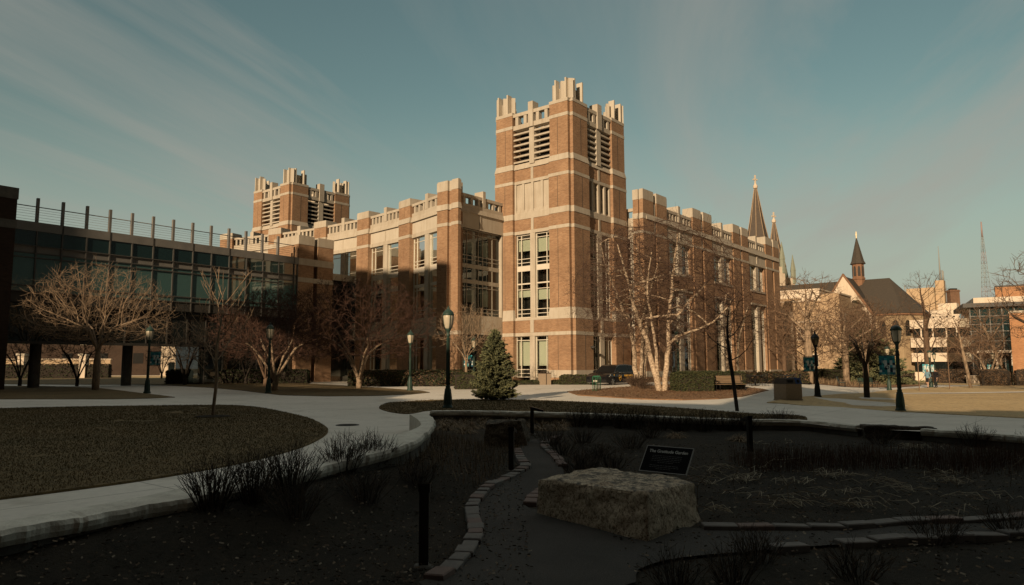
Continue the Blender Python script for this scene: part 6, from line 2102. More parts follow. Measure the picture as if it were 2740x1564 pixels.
# ============================================================ people
MAT['skin'] = M('skin', (.48, .30, .21), (.42, .26, .18), 5, .6)
MAT['hair'] = M('hair', (.04, .025, .018), (.025, .016, .012), 8, .7)
MAT['cloth_blue'] = M('cloth_blue', (.16, .27, .33), (.12, .21, .27), 6, .9)
MAT['cloth_black'] = M('cloth_black', (.018, .018, .02), (.012, .012, .014), 6, .9)
MAT['cloth_pink'] = M('cloth_pink', (.50, .20, .15), (.42, .16, .12), 6, .9)
def person(label, loc, rz, upper, lower, stride=.22, arm=.25, lowcut=.0):
    J = {'pel': (0, 0, .96), 'sp': (0, .01, 1.15), 'ch': (0, .0, 1.35), 'nk': (0, .01, 1.50), 'hd': (0, -.02, 1.60), 'tp': (0, -.01, 1.72),
         'shl': (.18, 0, 1.43), 'ell': (.24, arm * .5, 1.16), 'wrl': (.22, arm * .1 - .12, .93), 'hal': (.21, arm * .1 - .16, .84),
         'shr': (-.18, 0, 1.43), 'elr': (-.24, -arm * .25 + .03, 1.16), 'wrr': (-.22, -arm - .05, .98), 'har': (-.21, -arm - .09, .90),
         'hil': (.10, 0, .90), 'knl': (.11, -stride * .6 - .04, .50), 'anl': (.11, -stride, .09), 'tol': (.12, -stride - .17, .04),
         'hir': (-.10, 0, .90), 'knr': (-.11, stride * .35 - .06, .50), 'anr': (-.11, stride, .12), 'tor': (-.12, stride - .15, .04)}
    Rr = {'pel': .145, 'sp': .13, 'ch': .15, 'nk': .055, 'hd': .095, 'tp': .075, 'shl': .07, 'ell': .045, 'wrl': .032, 'hal': .035, 'shr': .07, 'elr': .045, 'wrr': .032, 'har': .035,
          'hil': .095, 'knl': .062, 'anl': .045, 'tol': .038, 'hir': .095, 'knr': .062, 'anr': .045, 'tor': .038}
    E = [('pel', 'sp'), ('sp', 'ch'), ('ch', 'nk'), ('nk', 'hd'), ('hd', 'tp'), ('ch', 'shl'), ('shl', 'ell'), ('ell', 'wrl'), ('wrl', 'hal'), ('ch', 'shr'), ('shr', 'elr'), ('elr', 'wrr'), ('wrr', 'har'),
         ('pel', 'hil'), ('hil', 'knl'), ('knl', 'anl'), ('anl', 'tol'), ('pel', 'hir'), ('hir', 'knr'), ('knr', 'anr'), ('anr', 'tor')]
    ks = list(J)
    me = bpy.data.meshes.new('person'); me.from_pydata([J[k] for k in ks], [(ks.index(a), ks.index(b)) for a, b in E], [])
    o = bpy.data.objects.new('person', me); COL.objects.link(o)
    o.modifiers.new('skin', 'SKIN'); sd = o.modifiers.new('sub', 'SUBSURF'); sd.levels = 2; sd.render_levels = 2
    for i, k in enumerate(ks):
        d = me.skin_vertices[0].data[i]; d.radius = (Rr[k], Rr[k]); d.use_root = (k == 'pel')
    bpy.context.view_layer.update()
    m2 = bpy.data.meshes.new_from_object(o.evaluated_get(bpy.context.evaluated_depsgraph_get()))
    bpy.data.objects.remove(o)
    m2.name = 'person'
    for m in ('skin', 'hair', upper, lower, 'cloth_black'): m2.materials.append(MAT[m])
    for p in m2.polygons:
        c = p.center
        if c.z > 1.66 or (c.z > 1.56 and c.y > .02): i = 1
        elif c.z > 1.50: i = 0
        elif c.z < .10: i = 4
        elif abs(c.x) > .17 and c.z < .97: i = 0
        elif c.z > .93 or abs(c.x) > .19: i = 2
        else: i = 3 if c.z > lowcut else 0
        p.material_index = i
        p.use_smooth = True
    o = bpy.data.objects.new('person', m2); COL.objects.link(o); o.location = loc; o.rotation_euler = (0, 0, rz)
    tag(o, label, 'person')
    # nose and eyes
    f = MB(); f.tube([(0, -.115, 1.63), (0, -.135, 1.605)], [.012, .018], 6); f.build('nose', ['skin'], o)
    f = MB()
    for x in (-.035, .035): f.lathe([(.002, -.008), (.010, 0), (.002, .008)], 6, (x, -.108, 1.635))
    f.build('eyes', ['dark'], o)
    return o
person('walking person in a blue top and dark shorts on the far sunlit path', (38.6, 66.6, gz(38.6, 66.6)), R(-60), 'cloth_blue', 'cloth_black', lowcut=.55)
person('walking person in black clothes just right of the one in blue', (39.6, 67.0, gz(39.6, 67.0)), R(-75), 'cloth_black', 'cloth_black')

# ============================================================ sign and path lights
sg = thing('garden_sign', 'slanted black plaque reading The Gratitude Garden on a post behind the pale boulder', 'sign', (2.50, 12.05, -.45))
TH = R(-40)
Wd = Vector((math.cos(TH), math.sin(TH), 0)); Ud = Vector((-math.sin(TH) * .62, math.cos(TH) * .62, .785)).normalized(); Nd = Wd.cross(Ud)
C0 = Vector((.05, -.02, .56))
PM = Matrix(((Wd.x, Ud.x, Nd.x, C0.x), (Wd.y, Ud.y, Nd.y, C0.y), (Wd.z, Ud.z, Nd.z, C0.z), (0, 0, 0, 1)))
MAT['sign_black'] = M('sign_black', (.008, .008, .009), (.006, .006, .007), 3, .9, spec=.05)
MAT['sign_edge'] = M('sign_edge', (.30, .30, .29), (.25, .25, .24), 3, .5)
MAT['sign_text'] = M('sign_text', (.42, .43, .41), (.38, .39, .37), 3, .7)
MAT['sign_text_dim'] = M('sign_text_dim', (.075, .077, .075), (.06, .06, .06), 3, .7)
PW, PH = .42, .24
mb = MB(); mb.M = PM; mb.box(-PW, PW, -PH, PH, -.02, 0); pl = mb.build('panel', ['sign_black'], sg)
mb = MB(); mb.M = PM
e = .011
for b in ((-PW - e, PW + e, PH, PH + e), (-PW - e, PW + e, -PH - e, -PH), (-PW - e, -PW, -PH, PH), (PW, PW + e, -PH, PH)): mb.box(b[0], b[1], b[2], b[3], -.024, .004)
mb.build('border', ['sign_edge'], pl)
def sign_text(s, size, y, mat, name):
    me = text_mesh(s, size, .0008, bold=.0016 if mat == 'sign_text' else 0)
    me.transform(Matrix.Translation((0, y, .0022))); me.transform(PM)
    me.materials.append(MAT[mat])
    o = bpy.data.objects.new(name, me); COL.objects.link(o); o.parent = pl
sign_text('The Gratitude Garden', .078, .125, 'sign_text', 'title')
mb = MB()
srng = random.Random(3)
mb.M = PM
for k in range(8):
    if k == 5:
        mb.build('small_print', ['sign_text_dim'], pl); mb = MB(); mb.M = PM
    y = .065 - k * .032 - (.025 if k > 4 else 0)
    hw_ = .27 if k not in (4, 7) else .14
    x = -hw_
    while x < hw_ - .02:
        l = srng.uniform(.018, .055)
        mb.box(x, min(hw_, x + l), y - .0045, y + .0045, .0005, .002); x += l + .012
mb.build('small_print', ['sign_text_dim'], pl)
mb = MB(); mb.tube([(.05, .05, -.1), (.05, .05, .5)], .045, 8); mb.build('post', ['black_metal'], sg)

def path_light(label, x, y, rz, h=.78):
    t = thing('path_light', label, 'path light', (x, y, bedz(x, y)), rz, 'black path lights in the garden')
    mb = MB(); mb.box(-.05, .05, -.05, .05, .03, h); mb.build('post', ['black_metal'], t)
    mb = MB(); mb.hexa([(-.05, -.06, h - .05), (.32, -.06, h - .12), (.32, .06, h - .12), (-.05, .06, h - .05)], [(-.05, -.06, h + .03), (.32, -.06, h - .06), (.32, .06, h - .06), (-.05, .06, h + .03)]); mb.build('hood', ['black_metal'], t)
    mb = MB(); mb.lathe([(.11, -.06), (.10, .03), (.05, .04)], 12); mb.build('footing', ['wall_stone'], t)
path_light('black path light with its hood pointing right, by the tan grass tufts', .56, 20.4, R(-8), .76)
path_light('black path light seen from behind beside the dark boulder', -.02, 14.2, R(80), .84)
path_light('black path light right of the plaque among dark shrubs', 5.45, 16.6, R(100), .82)
path_light('black path light nearest the camera, nearly lost in the dark planting on the left', -.94, 7.75, R(95), .84)

# ============================================================ boulders
def boulder(name, label, corners_b, corners_t, mats, seed, sub=22, amp=.05, loc=(0, 0, 0), top_mat=None):
    """rough block: bilinear faces between bottom and top corners with fractal displacement"""
    bm = bmesh.new()
    vs = [bm.verts.new(c) for c in corners_b] + [bm.verts.new(c) for c in corners_t]
    for f in [(3, 2, 1, 0), (4, 5, 6, 7), (0, 1, 5, 4), (1, 2, 6, 5), (2, 3, 7, 6), (3, 0, 4, 7)]:
        bm.faces.new([vs[i] for i in f])
    bmesh.ops.recalc_face_normals(bm, faces=bm.faces[:])
    bmesh.ops.bevel(bm, geom=bm.edges[:], offset=.05, segments=2, affect='EDGES', profile=.6)
    for _ in range(6):
        es = [e for e in bm.edges if e.calc_length() > .05]
        if not es or len(bm.faces) > 26000: break
        bmesh.ops.subdivide_edges(bm, edges=es, cuts=1, use_grid_fill=True)
        bmesh.ops.triangulate(bm, faces=bm.faces[:])
    bm.normal_update()
    cen = sum((v.co for v in bm.verts), Vector()) / len(bm.verts)
    for v in bm.verts:
        p = v.co + Vector((seed, seed * .7, 0))
        d = mnoise.fractal(p * 1.6, .9, 2.1, 4) * amp * 1.1 + mnoise.fractal(p * 7, .9, 2.2, 4) * amp * .38 - abs(mnoise.noise(p * 3.1)) * amp * .6
        v.co += v.normal * d
    me = bpy.data.meshes.new(name); bm.to_mesh(me); bm.free()
    for m in mats: me.materials.append(MAT[m])
    for p in me.polygons: p.use_smooth = True
    o = bpy.data.objects.new(name, me); COL.objects.link(o); o.location = loc
    return tag(o, label, 'boulder')
def rock_mat(name, pale, brown, dark):
    m, nt, p = new_mat(name)
    v = coord(nt)
    f = tex_noise(nt, v, 2.2, 8, .7)
    pit = tex_noise(nt, v, 24, 7, .78, .4)
    base = ramp(nt, f, [(.3, brown), (.52, pale), (.8, tuple(c * 1.1 for c in pale))])
    col = mixc(nt, 1.0, base, ramp(nt, pit, [(.40, (.22, .19, .16)), (.5, (.85, .82, .78)), (.66, (1.2, 1.17, 1.12))]), 'MULTIPLY')
    # dark lichen on upward faces
    g = nt.nodes.new('ShaderNodeNewGeometry'); sx = nt.nodes.new('ShaderNodeSeparateXYZ')
    nt.links.new(g.outputs['Normal'], sx.inputs[0])
    mm = nt.nodes.new('ShaderNodeMapRange'); mm.inputs['From Min'].default_value = .55; mm.inputs['From Max'].default_value = .85
    nt.links.new(sx.outputs[2], mm.inputs['Value'])
    li = tex_noise(nt, v, 5.5, 7, .7, .5)
    lr = ramp(nt, li, [(.42, (1, 1, 1)), (.54, (0, 0, 0))])
    mu = nt.nodes.new('ShaderNodeMath'); mu.operation = 'MULTIPLY'
    nt.links.new(mm.outputs[0], mu.inputs[0]); nt.links.new(lr, mu.inputs[1])
    col = mixc(nt, mu.outputs[0], col, dark)
    nt.links.new(col, p.inputs['Base Color'])
    p.inputs['Roughness'].default_value = .92; p.inputs['Specular IOR Level'].default_value = .15
    bump(nt, p, pit, .7, .025)
    return m
MAT['rock_pale'] = rock_mat('rock_pale', (.50, .43, .33), (.29, .22, .155), (.085, .078, .068))
MAT['rock_mid'] = rock_mat('rock_mid', (.15, .125, .095), (.10, .08, .06), (.05, .045, .04))
MAT['rock_dark'] = rock_mat('rock_dark', (.085, .07, .055), (.06, .05, .04), (.035, .03, .026))
zb = -.56
boulder('boulder', 'large pale pitted limestone block with dark lichen on top beside the gravel path',
        [(.30, 10.42, zb), (1.60, 8.66, zb), (2.66, 10.05, zb), (1.55, 11.9, zb)], [(.34, 10.36, .07), (1.62, 8.80, .15), (2.56, 10.15, .05), (1.38, 11.8, .04)], ['rock_pale'], 3.3, amp=.035)
boulder('boulder', 'smaller dark rounded boulder at the far bend of the gravel path',
        [(-.74, 17.9, -.45), (.42, 17.72, -.45), (.52, 18.9, -.45), (-.66, 19.0, -.45)], [(-.68, 17.95, .26), (.22, 17.9, .33), (.30, 18.7, .31), (-.58, 18.75, .27)], ['rock_mid'], 8.1, amp=.07)
boulder('boulder', 'long black stone block set in the gap of the back wall',
        [(9.45, 19.35, -.5), (11.15, 18.85, -.5), (11.3, 19.4, -.5), (9.6, 19.95, -.5)], [(9.42, 19.36, .06), (11.12, 18.86, .03), (11.28, 19.4, .03), (9.58, 19.94, .06)], ['rock_dark'], 5.2, amp=.03)
# ============================================================ planting
MAT['stem_dark'] = M('stem_dark', (.035, .027, .02), (.02, .016, .012), 12, .9)
MAT['stem_brown'] = M('stem_brown', (.10, .07, .045), (.06, .042, .028), 12, .9)
MAT['stem_red'] = M('stem_red', (.095, .042, .022), (.055, .026, .015), 8, .9)
MAT['dry_tan'] = M('dry_tan', (.30, .215, .13), (.19, .135, .08), 5, .95)
MAT['dry_tan_dark'] = M('dry_tan_dark', (.15, .11, .07), (.09, .065, .042), 5, .95)
MAT['straw'] = M('straw', (.42, .37, .27), (.27, .23, .165), 9, .9)
MAT['leaf_green'] = M('leaf_green', (.045, .058, .022), (.022, .030, .012), 6, .75, spec=.25)
MAT['leaf_olive'] = M('leaf_olive', (.075, .070, .028), (.035, .038, .016), 6, .75, spec=.25)
MAT['leaf_brown'] = M('leaf_brown', (.17, .105, .06), (.10, .065, .04), 5, .85)
MAT['chip'] = M('chip', (.26, .22, .16), (.05, .04, .03), 30, .9)
MAT['blade_a'] = M('blade_a', (.125, .094, .046), (.105, .084, .040), 2, .9)
MAT['blade_b'] = M('blade_b', (.185, .135, .070), (.15, .112, .058), 2, .9)

def blade(mb, p, d, L, w, bend, mi=0, seg=2):
    """thin tapered leaf bending over"""
    p = Vector(p); d = Vector(d).normalized()
    s = d.cross(Vector((0, 0, 1)))
    s = s.normalized() if s.length > .05 else Vector((1, 0, 0))
    pts = [p]
    cur, dd = p.copy(), d.copy()
    for k in range(seg):
        cur = cur + dd * (L / seg); pts.append(cur.copy())
        dd = (dd + Vector((d.x * .3, d.y * .3, -bend))).normalized()
    vs, fs = [], []
    for k, q in enumerate(pts[:-1]):
        ww = w * (1 - .35 * k / seg)
        vs += [tuple(q - s * ww), tuple(q + s * ww)]
    vs.append(tuple(pts[-1]))
    for k in range(seg - 1): fs.append((2 * k, 2 * k + 1, 2 * k + 3, 2 * k + 2))
    fs.append((2 * (seg - 1), 2 * seg - 1, 2 * seg))
    mb.add(vs, fs, mi, True)

def twig_shrub(label, loc, h, r, n, mats=('stem_dark',), seed=0, group=None, side=3, rad=.006, name='twiggy_shrub', upright=.5):
    rng = random.Random(seed * 7 + 1)
    mb = MB()
    for i in range(n):
        a = rng.uniform(0, 6.283); q = math.sqrt(rng.random())
        b = Vector((math.cos(a) * r * .35 * q, math.sin(a) * r * .35 * q, -.05))
        t = Vector((math.cos(a) * r * q * rng.uniform(.7, 1.2), math.sin(a) * r * q * rng.uniform(.7, 1.2), h * rng.uniform(.55, 1.0) * (1 - .25 * q)))
        m = b.lerp(t, .5) + Vector((rng.gauss(0, .04), rng.gauss(0, .04), h * .06 * upright))
        mi = rng.randrange(len(mats))
        mb.tube([b, m, t], [rad, rad * .8, rad * .45], 4, mi, False)
        for k in range(side):
            f = rng.uniform(.35, .95)
            p0 = b.lerp(m, f * 2) if f < .5 else m.lerp(t, f * 2 - 1)
            d = (t - b).normalized() + Vector((rng.gauss(0, .6), rng.gauss(0, .6), rng.gauss(0, .3)))
            p1 = p0 + d.normalized() * h * rng.uniform(.12, .3)
            mb.tube([p0, p1], [rad * .6, rad * .3], 3, mi, False)
    o = mb.build(name, list(mats)); o.location = loc
    return tag(o, label, 'shrub', group)

def mound(label, loc, r, h, n, mats, seed, group=None, name='grass_tuft', w=.008):
    rng = random.Random(seed)
    mb = MB()
    for i in range(n):
        a = rng.uniform(0, 6.283); q = rng.random() ** .6
        p = (math.cos(a) * r * .4 * q, math.sin(a) * r * .4 * q, -.03)
        out = .25 + 1.0 * q
        d = (math.cos(a) * out + rng.gauss(0, .25), math.sin(a) * out + rng.gauss(0, .25), 1.0)
        blade(mb, p, d, h * rng.uniform(.8, 1.5), w, .55 + .5 * q, rng.randrange(len(mats)), 3)
    o = mb.build(name, list(mats)); o.location = loc
    return tag(o, label, 'grass', group)

prng = random.Random(100)
def bz(x, y): return (x, y, bedh(x, y))
# twiggy dark shrubs on the left in front of the seat wall
for i, (x, y, h, r, lab) in enumerate(((-3.66, 8.92, .74, .42, 'dark twiggy shrub reaching over the pale seat wall, leftmost of its row'), (-3.32, 9.35, .74, .40, 'dark twiggy shrub over the seat wall, second from the left'), (-3.02, 9.9, .78, .45, 'dark twiggy shrub over the seat wall, third from the left'), (-2.66, 11.45, .72, .45, 'dark twiggy shrub before the bend of the seat wall, left of a pair'), (-2.35, 12.2, .7, .42, 'dark twiggy shrub before the bend of the seat wall, right of a pair'))):
    twig_shrub(lab, bz(x, y), h, r, 95, ('stem_dark', 'stem_dark', 'stem_brown'), i, rad=.0055)
for i, (x, y, h, r, lab) in enumerate(((-2.75, 9.3, .55, .55, 'low dark brush in the left bed, nearest the row of twiggy shrubs'), (-2.1, 10.4, .5, .5, 'low dark brush in the middle of the left bed'), (-1.5, 11.6, .45, .45, 'low dark brush in the left bed, close to the gravel path'))):
    twig_shrub(lab, bz(x, y), h, r, 90, ('stem_dark', 'stem_brown'), i + 20, rad=.004)
# tan tufts in front of the back wall
for i, (x, y) in enumerate([(-2.36, 25.1), (-1.81, 25.5), (-1.24, 25.7), (-.54, 25.4), (.05, 25.5), (-1.92, 22.97), (-1.27, 22.4), (-.73, 23.21), (.75, 24.6), (1.31, 24.3), (1.74, 24.6), (-1.41, 20.9), (.89, 21.9), (1.34, 21.8), (.35, 23.17), (2.06, 24.3), (-2.05, 21.9), (-1.6, 24.0), (-.1, 24.1), (-1.0, 24.4), (-2.2, 24.0), (1.6, 23.2)]):
    mound('dry tan grass tuft in the cluster before the low back wall', bz(x, y), .42 + prng.uniform(-.06, .08), .36, 240, ('dry_tan', 'dry_tan_dark'), 300 + i, 'dry grass tufts before the back wall')
for i, (x, y, lab) in enumerate(((4.45, 19.62, 'lone pale grass tuft among the dark shrubs behind the plaque'), (5.9, 18.8, 'small pale grass tuft right of the path light behind the plaque'))):
    mound(lab, bz(x, y), .34, .30, 200, ('dry_tan', 'dry_tan_dark'), 400 + i)
# dark shrubs along the back wall
labs = ['dark twiggy shrub against the back wall, leftmost of the row', 'dark twiggy shrub against the back wall, second from the left', 'dark twiggy shrub against the back wall behind the boulder', 'dark twiggy shrub against the back wall above the plaque', 'dark twiggy shrub against the back wall left of the leaning tree', 'tall dark twiggy shrub below the leaning tree, left side', 'tall dark twiggy shrub right below the leaning tree', 'dark twiggy shrub at the back wall just right of the leaning tree', 'dark twiggy shrub at the back wall near the right grass wedge', 'round dark twiggy shrub at the right end of the back wall row']
for i, (x, y) in enumerate([(2.08, 23.0), (2.59, 22.7), (3.39, 22.4), (3.78, 22.1), (4.37, 21.6), (4.98, 21.4), (5.64, 21.3), (6.37, 21.5), (7.0, 21.6), (8.13, 22.0)]):
    twig_shrub(labs[i], bz(x, y), prng.uniform(.62, .8), .55, 75, ('stem_dark', 'stem_dark', 'stem_brown'), 40 + i)
mid = ['low brown brush right of the gravel bend, behind the boulder', 'low brown brush between the gravel path and the boulder', 'low brown brush directly behind the boulder', 'low brown brush left of the plaque', 'low brown brush behind the plaque', 'low brown brush touching the back of the boulder', 'low brown brush at the left shoulder of the boulder', 'low brown brush at the top of the gravel bend', 'low brown brush just left of the boulder end']
for i, (x, y) in enumerate([(1.8, 18.47), (1.15, 16.52), (1.88, 15.95), (2.86, 17.4), (3.74, 19.63), (2.0, 14.48), (1.5, 14.71), (.95, 18.13), (1.25, 13.75)]):
    twig_shrub(mid[i], bz(x, y), prng.uniform(.38, .5), .5, 80, ('stem_brown', 'stem_dark'), 60 + i, rad=.0045)
rl = ['twiggy shrub before the short wall at the right edge', 'twiggy shrub cut by the right edge of the view', 'dark brush before the black stone block', 'dark shrub at the near edge of the right gravel branch, left one', 'dark shrub on the near edging row, middle one', 'dark shrub on the near edging row, right one', 'dark brush at the bottom edge right of the gravel', 'dark brush at the bottom edge further right', 'dark brush at the bottom edge close to the boulder path']
for i, (x, y) in enumerate([(11.26, 17.6), (12.4, 17.0), (9.3, 18.2), (2.65, 7.95), (5.05, 8.75), (6.2, 9.1), (2.14, 7.18), (3.4, 7.3), (1.55, 7.0)]):
    twig_shrub(rl[i], bz(x, y), .62 if i < 2 else .42, .5 if i < 3 else .38, 70, ('stem_dark', 'stem_brown'), 80 + i, rad=.005 if i < 3 else .004)

# straw lying on the bed
mb = MB()
srng2 = random.Random(9)
for x, y in [(3.89, 13.8), (4.14, 13.02), (4.6, 12.65), (4.99, 12.64), (5.38, 11.81), (5.72, 11.65), (6.55, 11.95), (6.73, 11.63), (4.19, 10.8), (3.06, 10.18), (3.79, 11.23), (5.83, 13.37), (6.53, 12.62), (7.69, 12.6), (3.34, 11.68), (7.47, 11.32), (6.04, 10.64), (5.06, 10.66), (5.28, 15.11), (5.9, 17.9), (6.96, 17.98), (9.52, 17.0), (4.4, 14.2), (5.0, 14.4), (8.0, 13.6), (3.5, 12.6), (6.2, 10.2), (4.8, 11.4)]:
    a0 = srng2.uniform(0, 3.14)
    for k in range(srng2.choice((5, 8, 12, 26, 34))):
        px = x + srng2.gauss(0, .22); py = y + srng2.gauss(0, .11)
        a = a0 + srng2.gauss(0, .7)
        L = srng2.uniform(.12, .5)
        z0 = bedh(px, py) + srng2.uniform(.02, .09)
        P = [Vector((px, py, z0)), Vector((px + math.cos(a) * L * .5, py + math.sin(a) * L * .5, z0 + srng2.uniform(0, .09))), Vector((px + math.cos(a + .3) * L, py + math.sin(a + .3) * L, z0 + srng2.uniform(-.02, .05)))]
        mb.tube(P, [.0055, .006, .003], 3, 0 if srng2.random() < .7 else 1, False)
for k in range(16):
    px, py = srng2.uniform(2.8, 9), srng2.uniform(10.6, 15)
    h = srng2.uniform(.25, .6)
    mb.tube([(px, py, bedh(px, py)), (px + srng2.gauss(0, .06), py, bedh(px, py) + h * .6), (px + srng2.gauss(0, .16), py, bedh(px, py) + h)], .006, 3, 1, False)
tag(mb.build('straw_litter', ['straw', 'dry_tan_dark']), kind='stuff')
# wood chips and dead leaves all over the bed
mb = MB()
crng = np.random.default_rng(4)
def scatter(n, x0, x1, y0, y1, smin, smax, mb, nm, power=1.0):
    for _ in range(n):
        u = crng.random() ** power
        y = y0 + (y1 - y0) * u
        x = crng.uniform(x0, x1)
        s = crng.uniform(smin, smax); a = crng.uniform(0, 6.28); e = s * crng.uniform(.18, .45)
        z = bedh(x, y) + .015 + crng.uniform(0, .04)
        c, sn = math.cos(a), math.sin(a); t = crng.uniform(-.35, .35)
        mb.add([(x - c * s + sn * e, y - sn * s - c * e, z - t * s), (x - c * s - sn * e, y - sn * s + c * e, z - t * s + .01), (x + c * s - sn * e, y + sn * s + c * e, z + t * s + .012), (x + c * s + sn * e, y + sn * s - c * e, z + t * s)], [(0, 1, 2, 3)], int(crng.integers(nm)))
scatter(7500, -5.5, .2, 5.0, 17, .006, .026, mb, 5, 1.3)
scatter(7500, 1.2, 12, 6.0, 18, .006, .03, mb, 5, 1.3)
tag(mb.build('wood_chips', ['chip', 'stem_brown', 'soil', 'dry_tan_dark', 'stem_brown']), kind='stuff')
# reddish dry stalks in the middle of the right bed, thin stubble on the left
mb = MB()
krng = random.Random(14)
for _ in range(2600):
    u, v = krng.random(), krng.random()
    x = 4.6 + 7.2 * u; y = 13.9 + 1.7 * v + .14 * (x - 4.6) + (x > 8) * (-1.2 * krng.random())
    h = krng.uniform(.18, .42)
    z = bedh(x, y)
    mb.tube([(x, y, z), (x + krng.gauss(0, .05), y + krng.gauss(0, .05), z + h)], [.004, .002], 3, 0 if krng.random() < .8 else 1, False)
tag(mb.build('dry_stalks', ['stem_red', 'stem_brown']), kind='stuff')
mb = MB()
for _ in range(2400):
    u, v = krng.random(), krng.random()
    y = 12.2 + 5.6 * v; x = -2.9 + .12 * (y - 12) + u * (2.3 + .05 * (y - 12))
    if math.hypot(x + .1, y - 18.4) < .8: continue
    h = krng.uniform(.12, .32); z = bedh(x, y)
    blade(mb, (x, y, z - .02), (krng.gauss(0, .25), krng.gauss(0, .25), 1), h, .004, .12, krng.randrange(2))
tag(mb.build('dry_stubble', ['dry_tan', 'dry_tan_dark']), kind='stuff')

# short turf on the near lawns
def in_poly(x, y, P):
    c = False
    j = len(P) - 1
    for i in range(len(P)):
        if (P[i][1] > y) != (P[j][1] > y) and x < (P[j][0] - P[i][0]) * (y - P[i][1]) / (P[j][1] - P[i][1]) + P[i][0]: c = not c
        j = i
    return c
def turf(poly, n, h, mats, seed, near=None):
    P = catmull(poly, 3)
    rng = np.random.default_rng(seed)
    xs = [p[0] for p in P]; ys = [p[1] for p in P]
    V, F, MI = [], [], []
    k = 0
    while k < n:
        y = min(ys) + (max(ys) - min(ys)) * rng.random() ** 1.5
        x = rng.uniform(min(xs), max(xs))
        if not in_poly(x, y, P): continue
        k += 1
        if mnoise.noise(Vector((x * .7, y * .7, 11))) + .5 * mnoise.noise(Vector((x * 2.2, y * 2.2, 4))) < -.62: continue
        z = gz(x, y) + .03
        a = rng.uniform(0, 6.28); hh = h * rng.uniform(.5, 1.3); w = .004 + .00035 * y
        dx, dy = rng.normal(0, .6) * hh, rng.normal(0, .6) * hh
        c, s = math.cos(a) * w, math.sin(a) * w
        b = len(V)
        V += [(x - c, y - s, z), (x + c, y + s, z), (x + dx, y + dy, z + hh)]
        F.append((b, b + 1, b + 2)); MI.append(int(mnoise.noise(Vector((x * .22, y * .22, 7))) + .7 * mnoise.noise(Vector((x * .9, y * .9, 2))) + rng.normal(0, .16) > .02))
    mb = MB(); mb.add(V, F); mb.mi = MI
    tag(mb.build('turf_grass', mats), kind='stuff')
turf(LAWN_LEFT, 80000, .036, ['blade_a', 'blade_b'], 3)
turf(LAWN_ISLAND, 22000, .045, ['blade_a', 'blade_b'], 5)

# clipped hedges: leaves over a dark core
def hedge(label, loc, rz, L, W, H, mats, n, seed, leaf=.05, name='hedge', rough=.06, round_=.15):
    rng = random.Random(seed)
    t = thing(name, label, 'hedge', loc, rz)
    mb = MB()
    for _ in range(n):
        f = rng.random()
        aT, aS, aE = L * W, 2 * L * H, 2 * W * H
        f *= aT + aS + aE
        if f < aT: p = Vector((rng.uniform(-L / 2, L / 2), rng.uniform(-W / 2, W / 2), H)); nn = Vector((0, 0, 1))
        elif f < aT + aS:
            s = rng.choice((-1, 1)); p = Vector((rng.uniform(-L / 2, L / 2), s * W / 2, rng.uniform(0, H))); nn = Vector((0, s, .2))
        else:
            s = rng.choice((-1, 1)); p = Vector((s * L / 2, rng.uniform(-W / 2, W / 2), rng.uniform(0, H))); nn = Vector((s, 0, .2))
        # rounded shoulders and an uneven surface
        ex = max(0, abs(p.x) - (L / 2 - round_)); ey = max(0, abs(p.y) - (W / 2 - round_)); ez = max(0, p.z - (H - round_))
        d = math.sqrt(ex * ex + ey * ey + ez * ez)
        if d > round_:
            k = round_ / d
            p = Vector((math.copysign(L / 2 - round_ + ex * k, p.x) if ex else p.x, math.copysign(W / 2 - round_ + ey * k, p.y) if ey else p.y, H - round_ + ez * k if ez else p.z))
        p += nn * (mnoise.noise(p * 2.3 + Vector((seed, 0, 0))) * rough * 1.3 + rng.gauss(0, rough * .45) - rough * .3)
        q = Vector((rng.gauss(0, 1), rng.gauss(0, 1), rng.gauss(0, 1))) * .8 + nn
        q.normalize()
        a = q.cross(Vector((.3, .5, .8))).normalized(); b = q.cross(a)
        s_ = leaf * rng.uniform(.6, 1.2)
        mb.add([tuple(p - a * s_), tuple(p + b * s_ * .55), tuple(p + a * s_), tuple(p - b * s_ * .55)], [(0, 1, 2, 3)], rng.randrange(len(mats)))
    mb.build('foliage', list(mats), t)
    c = MB()
    i_ = .07
    c.prism([(-L / 2 + i_, -W / 2 + i_), (L / 2 - i_, -W / 2 + i_), (L / 2 - i_, W / 2 - i_), (-L / 2 + i_, W / 2 - i_)], -.2, H - i_ - .03)
    c.build('branches', ['stem_dark'], t)
    return t
hedge('clipped dark green block hedge at the foot of the birches, nearest the path', (11.0, 43.9, .12), R(8), 2.3, 1.5, 1.12, ('leaf_green', 'leaf_olive'), 7000, 1, .05)
hedge('long clipped green hedge running behind the block hedge and bench', (12.6, 45.9, .15), R(14), 4.6, 1.2, 1.15, ('leaf_green', 'leaf_olive'), 7500, 2, .05)
hedge('long dark hedge along the foot of the shaded curved wing', (-7.6, 54.2, .25), R(-4), 9.5, 1.5, 1.15, ('leaf_green', 'leaf_green', 'leaf_brown'), 9000, 3, .07)
hedge('rounded olive shrub between the entrance tree and the young spruce', (-2.6, 48.6, .2), R(0), 2.6, 1.6, 1.05, ('leaf_olive', 'leaf_green'), 4200, 4, .06, round_=.45)
hedge('low dark green hedge at the tower foot left of the parked car', (4.9, 56.6, .2), R(10), 2.4, 1.0, .8, ('leaf_green', 'leaf_olive'), 3000, 5, .06, round_=.3)
hedge('strip of low green groundcover at the foot of the tower', (2.9, 57.2, .15), R(12), 5.6, 1.1, .42, ('leaf_olive', 'leaf_green'), 3600, 6, .06, round_=.2)
hedge('brown leafless hedge strip at the end of the side wing behind the tables', (22.0, 60.5, .2), R(40), 10.0, 1.5, .9, ('leaf_brown', 'leaf_olive'), 5000, 7, .09, round_=.3, rough=.12)
